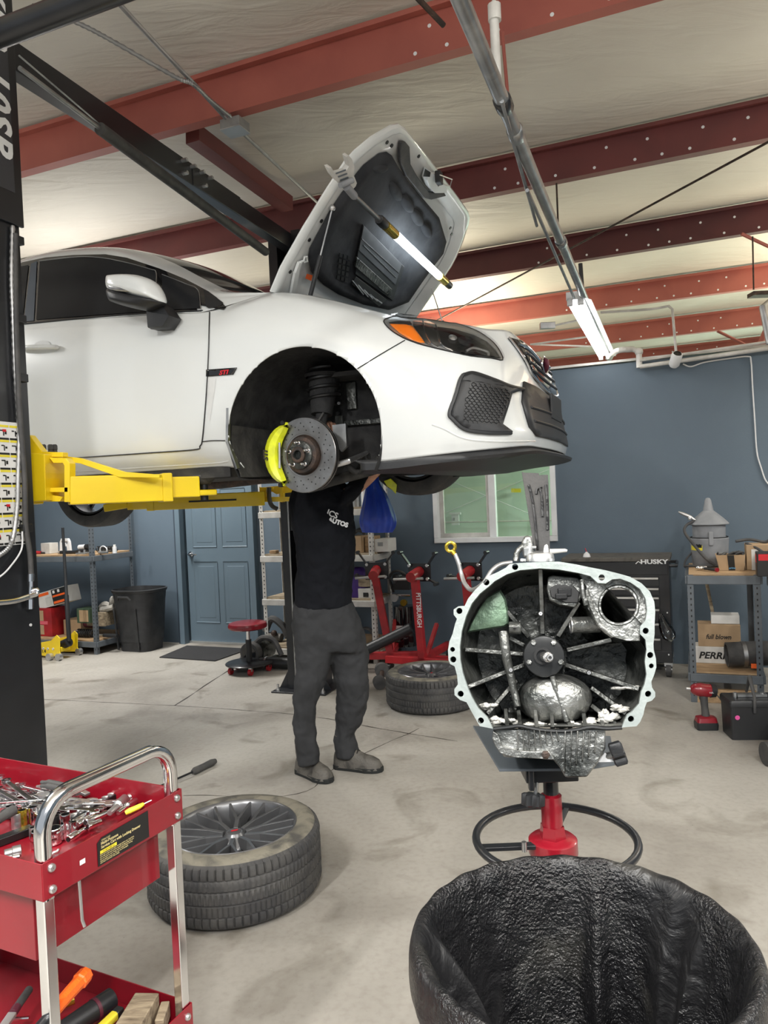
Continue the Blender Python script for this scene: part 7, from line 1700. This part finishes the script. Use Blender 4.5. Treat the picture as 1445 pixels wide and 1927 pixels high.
junk('metal_scraps', 'heap of dark oily parts behind the cream shelf post', 'car part', 517, 6.22, .114, [('part', 'boot', 'c', ((-.08, 0, .05), (.08, 0, .04), .04)), ('hose', 'rubber', 't', ([(-.1, 0, .1), (-.02, 0, .22), (.1, 0, .15), (.15, 0, .05)], .035)), ('clip', 'rust', 's', ((.02, -.04, .09), .03))])
# red stool
t = bthing('rolling_stool', 'red topped rolling stool in front of the blue door', 'stool', 470, 5.5, 0)
q = MB(); q.lathe([(.001, .375), (.15, .375), (.166, .385), (.170, .405), (.162, .425), (.14, .432), (.001, .435)], n=36); q.build('seat', 'red_paint', t)
q = MB(); q.cyl((0, 0, .27), (0, 0, .375), .016, n=14); q.build('gas_lift', 'chrome', t); q = MB(); q.cyl((0, 0, .085), (0, 0, .28), .026, n=16); q.build('column', 'black_plastic', t)
q = MB(); q.lathe([(.001, .09), (.20, .085), (.208, .078), (.205, .070), (.001, .066)], n=36); q.build('tray_base', 'black_steel', t)
for k in range(5):
    a = 2*PI*k/5+.3; q = MB(); q.cyl((.17*math.cos(a)-.012, .17*math.sin(a), .03), (.17*math.cos(a)+.012, .17*math.sin(a), .03), .03, n=18); cs = q.build('caster', 'red_stand', t); q = MB(); q.bar((.17*math.cos(a), .17*math.sin(a), .035), (.17*math.cos(a), .17*math.sin(a), .07), .03, .02); q.build('fork', 'chrome', cs, smooth=0)
# blue bag hanging from the underbody area and yellow thing
bx = onY(712, 950, 4.75)
t = thing('blue_bag', 'blue plastic bag hanging beside the cream shelf under the car', 'bag', (bx.x, bx.y, onY(712, 1004, 4.75).z))
def bg(px, py): p = onY(px, py, 4.75); return p
secs = [((678, 990), (745, 988), .06), ((682, 1002), (738, 1002), .05), ((677, 975), (744, 970), .09), ((684, 940), (730, 935), .07), ((689, 915), (716, 912), .04), ((692, 900), (712, 900), .02)]
rr = []
for (a, c_, d_) in [secs[1], secs[0], secs[2], secs[3], secs[4], secs[5]]:
    A_, B2 = bg(*a), bg(*c_); m_ = (A_+B2)/2; rr.append([m_+(B2-A_)/2*math.cos(2*PI*k/36)*(1+.05*math.sin(5*2*PI*k/36))+Vector((0, d_*(1+.25*math.sin(7*2*PI*k/36)), 0))*math.sin(2*PI*k/36) for k in range(36)])
R2 = [spline([r_[k] for r_ in rr], 4) for k in range(36)]
q = MB(); q.loft([[R2[k][i] for k in range(36)] for i in range(len(R2[0]))]); q.build('bag', 'blue_bag', t, world=True, smooth=70)
q = MB(); q.tube([bg(695, 905), bg(690, 880), bg(700, 860), bg(712, 862), bg(711, 905)], .006, 8); q.build('strap', 'blue_bag', t, world=True)
t = thing('yellow_caliper', 'yellow brake caliper on the far front wheel under the car', 'brake caliper', tuple(onY(733, 915, 4.7)))
q = MB(); q.prism([onY(x, y, 4.7) for x, y in ((722, 905), (735, 900), (747, 912), (745, 930), (738, 922), (728, 915))], (0, .06, 0)); q.build('body', 'yellow_cal', t, world=True, bevel=.004)

# engine stands
def engine_stand(px, v, rz, label, lean=0):
    t = bthing('engine_stand', label, 'engine stand', px, v, 0, 'folding red engine stands', rz)
    q = MB(); q.bar((0, 0, .10), (-.04-lean, 0, .80), .06, .06, up=(0, 1, 0)); q.build('post', 'red_stand', t, smooth=0, bevel=.004)
    q = MB(); q.bar((0, -.0, .13), (0, .62, .13), .055, .055); q.build('base_leg', 'red_stand', t, smooth=0, bevel=.004)
    q = MB(); q.bar((-.33, 0, .115), (.33, 0, .115), .06, .06); q.build('front_beam', 'red_stand', t, smooth=0, bevel=.004)
    q = MB(); q.bar((0, .05, .11), (-.0, .34, .36), .03, .03); q.build('brace', 'red_stand', t, smooth=0)
    for x in (-.3, .3): q = MB(); q.cyl((x-.015, 0, .042), (x+.015, 0, .042), .042, n=20); q.build('caster', 'label_black', t)
    q = MB(); q.cyl((-.03, -.05, .043), (.03, -.05, .043), .01, n=8); q.cyl((-.012, .60, .042), (.012, .60, .042), .042, n=18); q.build('rear_caster', 'label_black', t)
    q = MB(); c_ = Vector((-.04-lean, 0, .83)); q.cyl(c_+Vector((0, -.09, -.02)), c_+Vector((0, .10, .01)), .042, n=20); q.build('head_tube', 'red_stand', t)
    q = MB(); q.box(c_+Vector((0, .105, 0)), (.20, .012, .15)); pl_ = q.build('mount_plate', 'black_steel', t, smooth=0, bevel=.003)
    for (a, e) in (((-.08, .06), (-.15, .17)), ((.08, .06), (.16, .16)), ((-.08, -.05), (-.17, -.03)), ((.08, -.05), (.16, -.09))):
        q = MB(); q.bar(c_+Vector((a[0], .09, a[1])), c_+Vector((e[0], .07, e[1])), .012, .035, up=(0, 1, 0)); q.cyl(c_+Vector((e[0], .03, e[1])), c_+Vector((e[0], .09, e[1])), .016, n=12); q.build('mount_arm', 'black_steel', pl_)
        q = MB(); q.cyl(c_+Vector((a[0], .065, a[1])), c_+Vector((a[0], .085, a[1])), .014, n=6); q.build('bolt', 'steel', pl_)
    q = MB(); q.cyl(c_+Vector((-.16, -.07, -.04)), c_+Vector((.10, -.07, -.03)), .011, n=10); q.build('crank_bar', 'steel', t)
    return t
e1_ = engine_stand(737, 5.85, .25, 'red engine stand with leaning post beside the cream shelf, leftmost of three', .07)
engine_stand(797, 5.70, -.05, 'red engine stand with lettering down its post, middle of three', .0)
engine_stand(893, 5.75, -.1, 'red engine stand half hidden behind the bell housing', .0)
es2 = bpy.data.objects['engine_stand.001']; text('PITTSBURGH', 'lettering', 'letter_white', es2, MW[es2.name] @ Vector((-.022, -.0315, .68)), -Vector((0, 0, 1)), UU, .055, bold=.0008, sx=.9)
junk('air_gauge_set', 'black canister with brass gauges and hoses behind the engine stands', 'gauge set', 765, 6.25, 0, [('canister', 'black_gloss', 'c', ((0, 0, .12), (0, 0, .48), .10)), ('label', 'label_white', 'b', ((-.02, -.101, .28), (.07, .004, .07))), ('gauge', 'alu', 'c', ((-.06, -.06, .56), (-.06, -.09, .56), .035)), ('gauge', 'gold', 'c', ((.03, -.07, .52), (.03, -.10, .52), .03)), ('valve', 'rust', 's', ((.0, -.08, .47), .028)), ('manifold', 'chrome', 'c', ((-.1, -.04, .58), (.08, -.04, .58), .012)), ('top', 'black_plastic', 'b', ((0, 0, .70), (.16, .12, .14))), ('hose', 'rubber', 't', ([(-.1, 0, .6), (-.12, -.02, .75), (-.02, -.05, .8), (.08, 0, .72)], .012))])
junk('black_pole', 'thick black tube leaning on the red engine stand base', 'tube', 715, 5.7, 0, [('tube', 'black_plastic', 'c', ((-.22, -.02, .14), (.25, .12, .36), .045))])
t = bthing('axle_shaft', 'small axle shaft with round flanges on the floor left of the flat wheel', 'axle', 718, 5.35, 0)
q = MB(); q.cyl((-.03, .08, .10), (-.0, .02, .10), .055, n=22); q.build('flange', 'rubber', t); q = MB(); q.cyl((-.0, .02, .09), (.05, -.14, .05), .018, n=14); q.build('shaft', 'rust', t); q = MB(); q.cyl((.03, -.12, .055), (.06, -.17, .05), .05, n=20); q.build('boot', 'rubber', t)

# ---------------------------------------------------------------- black drawer cabinet
ca, cb_ = uv_(onV(1062, 1150, 6.0)).x, uv_(onV(1262, 1150, 6.0)).x; cwid = cb_-ca
K = thing('tool_chest', 'black rolling tool chest with bright drawer pulls behind the gearbox', 'tool chest', tuple(Wd(ca, 6.0, 0)), BR)
q = MB(); q.box((cwid/2, .22, .545), (cwid, .44, .69)); q.build('cabinet', 'black_steel', K, smooth=0, bevel=.005)
q = MB(); q.box((cwid/2, .22, .905), (cwid+.02, .46, .03)); q.build('worktop', 'boot', K, smooth=0, bevel=.004)
q = MB(); q.box((cwid/2, .22, .16), (cwid, .44, .09)); q.build('skirt', 'black_steel', K, smooth=0, bevel=.004)
q = MB(); q.box((cwid/2, -.004, .835), (cwid-.02, .010, .095)); hp3 = q.build('top_panel', 'black_steel', K, smooth=0, bevel=.003)
tp_ = onV(1205, 1061, 5.985); text('HUSKY', 'lettering', 'letter_white', hp3, tp_, UU, (0, 0, 1), .046, bold=.0018, sx=1.35)
q = MB(); tq = onV(1196, 1061, 5.985); q.tube([tq, tq+UU*.02+Vector((0, 0, .018)), tq+UU*.035+Vector((0, 0, .006))], .004, 6); q.build('logo', 'letter_white', hp3, world=True)
dz_ = [(.775, .70), (.695, .63), (.625, .54), (.535, .43), (.425, .32), (.31, .21)]
for z1_, z0_ in dz_:
    q = MB(); q.box((cwid/2-.02, -.008, (z0_+z1_)/2), (cwid-.11, .02, z1_-z0_-.006)); d_ = q.build('drawer', 'black_steel', K, smooth=0, bevel=.002)
    q = MB(); q.box((cwid/2-.02, -.024, z1_-.014), (cwid-.12, .016, .014)); q.build('drawer_pull', 'galv_white', d_, smooth=0, bevel=.003)
for z in (.88, .80, .50, .18):
    q = MB(); q.cyl((cwid-.025, -.001, z), (cwid-.025, -.006, z), .006, n=10); q.build('screw', 'white_plastic', K)
q = MB(); q.tube([(cwid+.0, .06, .85), (cwid+.05, .06, .85), (cwid+.05, .38, .85), (cwid, .38, .85)], .012, 8); q.build('side_handle', 'black_steel', K)
for x in (.06, cwid-.03):
    for y in (.05, .39): q = MB(); q.cyl((x-.018, y, .055), (x+.018, y, .055), .055, n=22); cs = q.build('caster', 'rubber', K); q = MB(); q.box((x, y, .10), (.06, .07, .03)); q.cyl((x-.024, y, .055), (x+.024, y, .055), .02, n=12); q.build('fork', 'galv', cs)
t = bthing('plastic_bag', 'clear crumpled plastic bag hanging at the lower side of the tool chest', 'bag', 1245, 5.93, .30)
q = MB(); q.tube(spline([(0, 0, .20), (.02, 0, .12), (.05, -.01, .05), (.06, 0, .0)], 4), [.012, .02, .03, .035, .04, .045, .05, .052, .055, .05, .045, .03, .02], 10); q.build('bag', 'lens', t)
t = bthing('funnel_bottle', 'small white bottle with a red tip on the black tool chest', 'bottle', 1104, 6.1, .92); q = MB(); q.lathe([(.001, 0), (.03, 0), (.025, .02), (.006, .04)], n=16); q.build('bottle', 'white_plastic', t); q = MB(); q.tube([(0, 0, .04), (-.01, 0, .07)], .003, 6); q.build('tip', 'letter_red', t)

# ---------------------------------------------------------------- workbench on the right
ba = uv_(onZ(1301, 1321, 0)); BV = ba.y; zb = onV(1294, 1083, BV).z; bb = uv_(onV(1434, 1200, BV)).x
WB = shelf_unit('workbench', 'grey slotted steel workbench with a wooden top at the right wall', ba.x, bb, BV, BV+.72, (.20, zb), zb+.005, 'shelf_grey', 'shelf_grey', 'wood')
BTz = zb+.014
def onb(px, dv, z=None): return dict(px=px, v=BV+dv, z=z if z is not None else BTz)
t = bthing('vacuum_canister', 'grey plastic canister with a pointed funnel lid on the workbench', 'canister', 1336, BV+.50, BTz)
S_v = 1.0
q = MB(); q.lathe([(.001, 0), (.105, 0), (.118, .015), (.122, .06), (.125, .065), (.127, .13), (.132, .20), (.128, .205), (.110, .21), (.112, .30), (.001, .30)], n=40); q.build('tank', 'grey_plastic', t)
q = MB(); q.lathe([(.128, .203), (.128, .212)], n=40); q.lathe([(.118, .298), (.135, .300), (.134, .304)], n=40); q.build('seal', 'label_black', t)
q = MB(); q.lathe([(.136, .302), (.136, .308), (.10, .345), (.055, .385), (.036, .40), (.028, .44), (.022, .475), (.014, .49), (.001, .493)], n=40); q.build('lid', 'grey_plastic', t)
q = MB(); q.box((.01, -.128, .205), (.03, .03, .10)); q.build('latch', 'grey_plastic', t, bevel=.006)
q = MB(); rr = [[(.1285*math.cos(R(a)), .1285*math.sin(R(a)), z) for a in range(200, 252, 6)] for z in (.12, .185)]; q.grid(rr); lbq = q.build('yellow_label', 'label_yellow', t)
q = MB(); rr = [[(.1292*math.cos(R(a)), .1292*math.sin(R(a)), z) for a in range(218, 250, 4)] for z in (.14, .17)]; q.grid(rr); q.build('printed_panel', 'label_black', lbq)
q = MB(); q.tube(spline([(-.09, -.06, .335), (-.15, -.09, .30), (-.16, -.11, .25), (-.10, -.15, .16), (-.03, -.17, .07), (.03, -.18, .02)], 5), .010, 10); q.tube(spline([(-.17, -.05, .0), (-.13, -.1, .01), (0, -.14, .01), (.1, -.15, .012)], 5), .009, 8); q.tube(spline([(-.10, -.03, .12), (-.16, -.05, .05), (-.175, -.06, .0)], 4), .007, 8); q.build('hose', 'rubber', t)
q = MB(); q.tube([(-.09, -.06, .335), (-.12, -.06, .36), (-.17, -.06, .385), (-.20, -.06, .40)], [.008, .012, .012, .006], 10); q.sphere((-.125, -.07, .35), .014, 10); q.build('nozzle', 'steel', t)
t = bthing('open_carton', 'small brown carton with a black tape strip, filled with black cables, on the workbench', 'box', 1376, BV+.24, BTz)
q = MB(); w0_, w1_, hh_ = .075, .085, .105
q.loft([[(-w0_, -.06, 0), (w0_, -.06, 0), (w0_, .06, 0), (-w0_, .06, 0)], [(-w1_-.012, -.075, hh_), (w1_, -.07, hh_), (w1_, .07, hh_), (-w1_-.012, .07, hh_)]], True, False); bxo = q.build('carton', 'cardboard', t, smooth=0); bxo.modifiers.new('t', 'SOLIDIFY').thickness = .003
q = MB(); q.loft([[(-.018, -.0625, 0), (.022, -.0625, 0), (.016, -.0765, hh_), (-.026, -.0765, hh_)], [(-.018, -.0615, 0), (.022, -.0615, 0), (.016, -.0755, hh_), (-.026, -.0755, hh_)]]); tape = q.build('tape', 'label_black', bxo, smooth=0)
text('prime', 'lettering', 'letter_blue' if 'letter_blue' in M else 'letter_white', tape, MW[t.name] @ Vector((-.016, -.0672, .012)), UU, (0, -.1, 1), .017, bold=.0005)
random.seed(5)
for k in range(9):
    q = MB(); cx0, cy0 = random.uniform(-.06, .06), random.uniform(-.04, .04); q.tube([(cx0+.028*math.cos(j*.7+k), cy0+.02*math.sin(j*.7+k), hh_-.01+.002*j+.012*math.sin(j+k)) for j in range(11)], .006, 6); q.build('cable_loop', 'rubber', t)
t = bthing('ratchet', 'ratchet with a red end cap lying on the workbench edge', 'ratchet', 1332, BV+.13, BTz)
q = MB(); q.sphere((-.05, .05, .018), .022, 14, (1.3, 1, .7)); q.sphere((-.015, .04, .02), .014, 10); q.build('head', 'chrome', t); q = MB(); q.tube([(-.02, .03, .016), (.05, -.06, .016)], [.009, .012], 12); q.build('handle', 'black_plastic', t); q = MB(); q.tube([(.05, -.06, .016), (.058, -.07, .016)], .014, 14); q.build('end_cap', 'red_paint', t)
t = bthing('carton_stack', 'open pale carton with cable ends at the right end of the workbench', 'box', 1428, BV+.30, BTz)
boxy(t, .16, .2, .17, 'cardboard'); q = MB(); q.box((-.03, -.102, .07), (.04, .003, .14)); q.build('white_side', 'white_box', t, smooth=0); q = MB(); q.tube(spline([(-.14, -.02, .19), (-.05, 0, .20), (.05, .02, .18), (.1, 0, .22), (.14, 0, .17)], 5), .010, 8); q.tube(spline([(-.08, -.06, .18), (-.02, -.10, .15), (.05, -.12, .10)], 4), .009, 8); q.build('jumper_cables', 'rubber', t)
# lower board of the workbench
LB = .214
t = bthing('long_white_box', 'long white box with bold black lettering on the lower board of the workbench', 'box', 1352, BV+.32, LB); b_ = boxy(t, .30, .16, .115, 'white_box'); p_ = MW[t.name] @ Vector((-.128, -.0815, .034)); text('PERRIN', 'lettering', 'label_black', b_, p_, UU, (0, 0, 1), .064, shear=.25, bold=.002, sx=1.05)
t = bthing('brown_carton', 'brown carton printed with dark lettering on top of the long white box', 'box', 1353, BV+.33, LB+.115); b_ = boxy(t, .27, .16, .155, 'cardboard'); p_ = MW[t.name] @ Vector((-.085, -.0815, .055)); text('full blown', 'lettering', 'letter_dark', b_, p_, UU, (0, 0, 1), .045, shear=.25, bold=.0012, sx=.9)
t = bthing('white_tray_box', 'small tilted white box on the brown carton', 'box', 1364, BV+.34, LB+.272); boxy(t, .18, .14, .06, 'white_box')
t = bthing('intake_hose', 'big black rubber hose with a metal clamp on the lower board', 'hose', 1404, BV+.13, LB)
q = MB(); q.lathe([(.07, -.12), (.082, -.12), (.082, .14), (.07, .14), (.07, -.12)], (0, 0, .098), (1, .15, .05), 32); q.build('hose', 'rubber', t); q = MB(); q.lathe([(.083, -.025), (.0855, -.025), (.0855, -.0), (.083, -.0)], (0, 0, .098), (1, .15, .05), 32); q.build('clamp', 'galv', t); q = MB(); q.box((.06, -.075, .035), (.07, .02, .03)); q.build('orange_tag', 'orange', t, bevel=.003)
junk('leaning_rod', 'thin brown rod leaning in the dark back of the workbench', 'rod', 1345, BV+.5, LB, [('rod', 'wood_old', 'c', ((.02, 0, .15), (-.05, .1, .6), .012))])
q = MB(); a = onZ(1310, 1324, 0); c_ = onZ(1432, 1330, 0); q.bar(a+Vector((0, .05, .045)), c_+Vector((0, .06, .045)), .03, .09); tag(q.build('wooden_board', 'wood', smooth=0, bevel=.002), 'pale wooden board standing on edge on the floor under the workbench', 'board')
t = bthing('test_leads', 'thin black cable with orange grips in front of the wooden board', 'cable', 1385, BV-.12, 0)
q = MB(); q.tube(spline([(-.12, 0, .10), (-.04, -.03, .02), (.05, -.03, .03), (.15, 0, .04), (.25, .03, .05)], 5), .004, 6); q.build('lead', 'rubber', t); q = MB(); q.tube([(-.02, -.03, .028), (.05, -.03, .032)], .010, 8); q.build('grip', 'orange', t)
# second bench at the right edge, with a tin
eb = uv_(onZ(1447, 1321, 0)); z2 = zb-.0
E2 = shelf_unit('side_bench', 'grey steel bench running towards the camera at the right edge', bb+.05, bb+.75, BV-1.2, BV-.02, (.22, z2), z2+.005, 'shelf_grey', 'shelf_grey', 'wood', posts=((0, 1), (1, 1), (1, 0)))
t = bthing('oil_tin', 'black and red rectangular tin at the right edge on the side bench', 'tin', 1440, BV-.12, z2+.014); b_ = boxy(t, .10, .12, .15, 'label_black', 'tin', .004); q = MB(); q.box((-.051, 0, .11), (.002, .07, .05)); q.box((-.01, -.061, .12), (.06, .002, .04)); q.build('red_print', 'letter_red', b_, smooth=0)
junk('tool_pile', 'dark tools and boxes heaped behind the tin at the right edge', 'tools', 1460, BV+.1, z2+.014, [('case', 'black_plastic', 'b', ((0, 0, .06), (.2, .2, .12))), ('grip', 'red_stand', 'c', ((-.05, -.1, .14), (.05, -.1, .14), .02))])
# cordless impact driver on the floor
dp2 = onZ(1333, 1374, 0); t = thing('cordless_driver', 'red and black cordless impact driver standing on its battery in front of the workbench', 'power tool', (dp2.x, dp2.y+.03, 0), -.1)
q = MB(); q.loft([rrect(.12, .085, .015, .0), rrect(.125, .09, .015, .03), rrect(.12, .088, .015, .045)]); q.build('battery', 'black_plastic', t, smooth=30)
q = MB(); q.loft([rrect(.118, .086, .015, .045), rrect(.11, .075, .02, .070), rrect(.055, .05, .02, .078)]); q.build('foot', 'red_paint', t, smooth=30)
q = MB(); q.tube([(.0, 0, .07), (-.005, 0, .13), (-.010, 0, .20)], [.024, .020, .024], 16); q.build('grip', 'rubber', t)
q = MB(); q.tube([(.06, 0, .225), (.055, 0, .226), (.0, 0, .23), (-.03, 0, .235), (-.055, 0, .238), (-.075, 0, .24), (-.085, 0, .24)], [.020, .036, .040, .040, .036, .026, .012], 22); q.build('body', 'red_paint', t)
q = MB(); q.tube([(.066, 0, .224), (.060, 0, .225), (.03, 0, .228)], [.024, .037, .0415], 22); q.build('motor_cap', 'black_plastic', t); q = MB(); q.cyl((-.08, 0, .24), (-.11, 0, .243), .010, n=10); q.build('anvil', 'steel', t)
q = MB(); q.box((-.028, 0, .19), (.012, .014, .03)); q.build('trigger', 'black_plastic', t, bevel=.003)
text('FUEL', 'lettering', 'letter_white', t, MW[t.name] @ Vector((.012, -.0425, .222)), (1, 0, 0), (0, 0, 1), .012)
# black battery box
bp0 = onZ(1380, 1392, 0); t = thing('battery_case', 'black battery with an upright strap handle at the right edge of the floor', 'battery', (bp0.x+.14, bp0.y+.06, 0), -.12)
q = MB(); q.loft([rrect(.28, .17, .01, 0), rrect(.29, .18, .012, .19)]); q.build('case', 'black_plastic', t, smooth=30); q = MB(); q.loft([rrect(.30, .19, .012, .19), rrect(.30, .19, .012, .215), rrect(.29, .18, .012, .225)]); q.build('lid', 'black_plastic', t, smooth=30)
q = MB(); q.lathe([(.001, .001), (.013, .001), (.013, 0)], (-.11, -.0885, .13), (0, -1, 0), 18); q.build('pink_dot', 'letter_pink' if 'letter_pink' in M else 'letter_red', t)
q = MB(); q.tube([(-.02, -.10, .16), (-.02, -.105, .25), (-.02, -.04, .35), (-.02, .02, .25)], [.008, .009, .012, .008], 8); q.build('strap_handle', 'rubber', t); q = MB(); q.cyl((-.09, 0, .225), (-.09, 0, .25), .012, n=12); q.cyl((.06, 0, .225), (.06, 0, .25), .012, n=12); q.box((.0, 0, .235), (.16, .04, .015)); q.build('terminals', 'galv', t)
t = thing('dolly_wheel', 'dark rubber wheel at the lower right edge on the floor', 'caster', tuple(onZ(1450, 1440, 0))); q = MB(); q.cyl((-.03, 0, .06), (.03, 0, .06), .06, n=24); q.build('tyre', 'rubber', t)
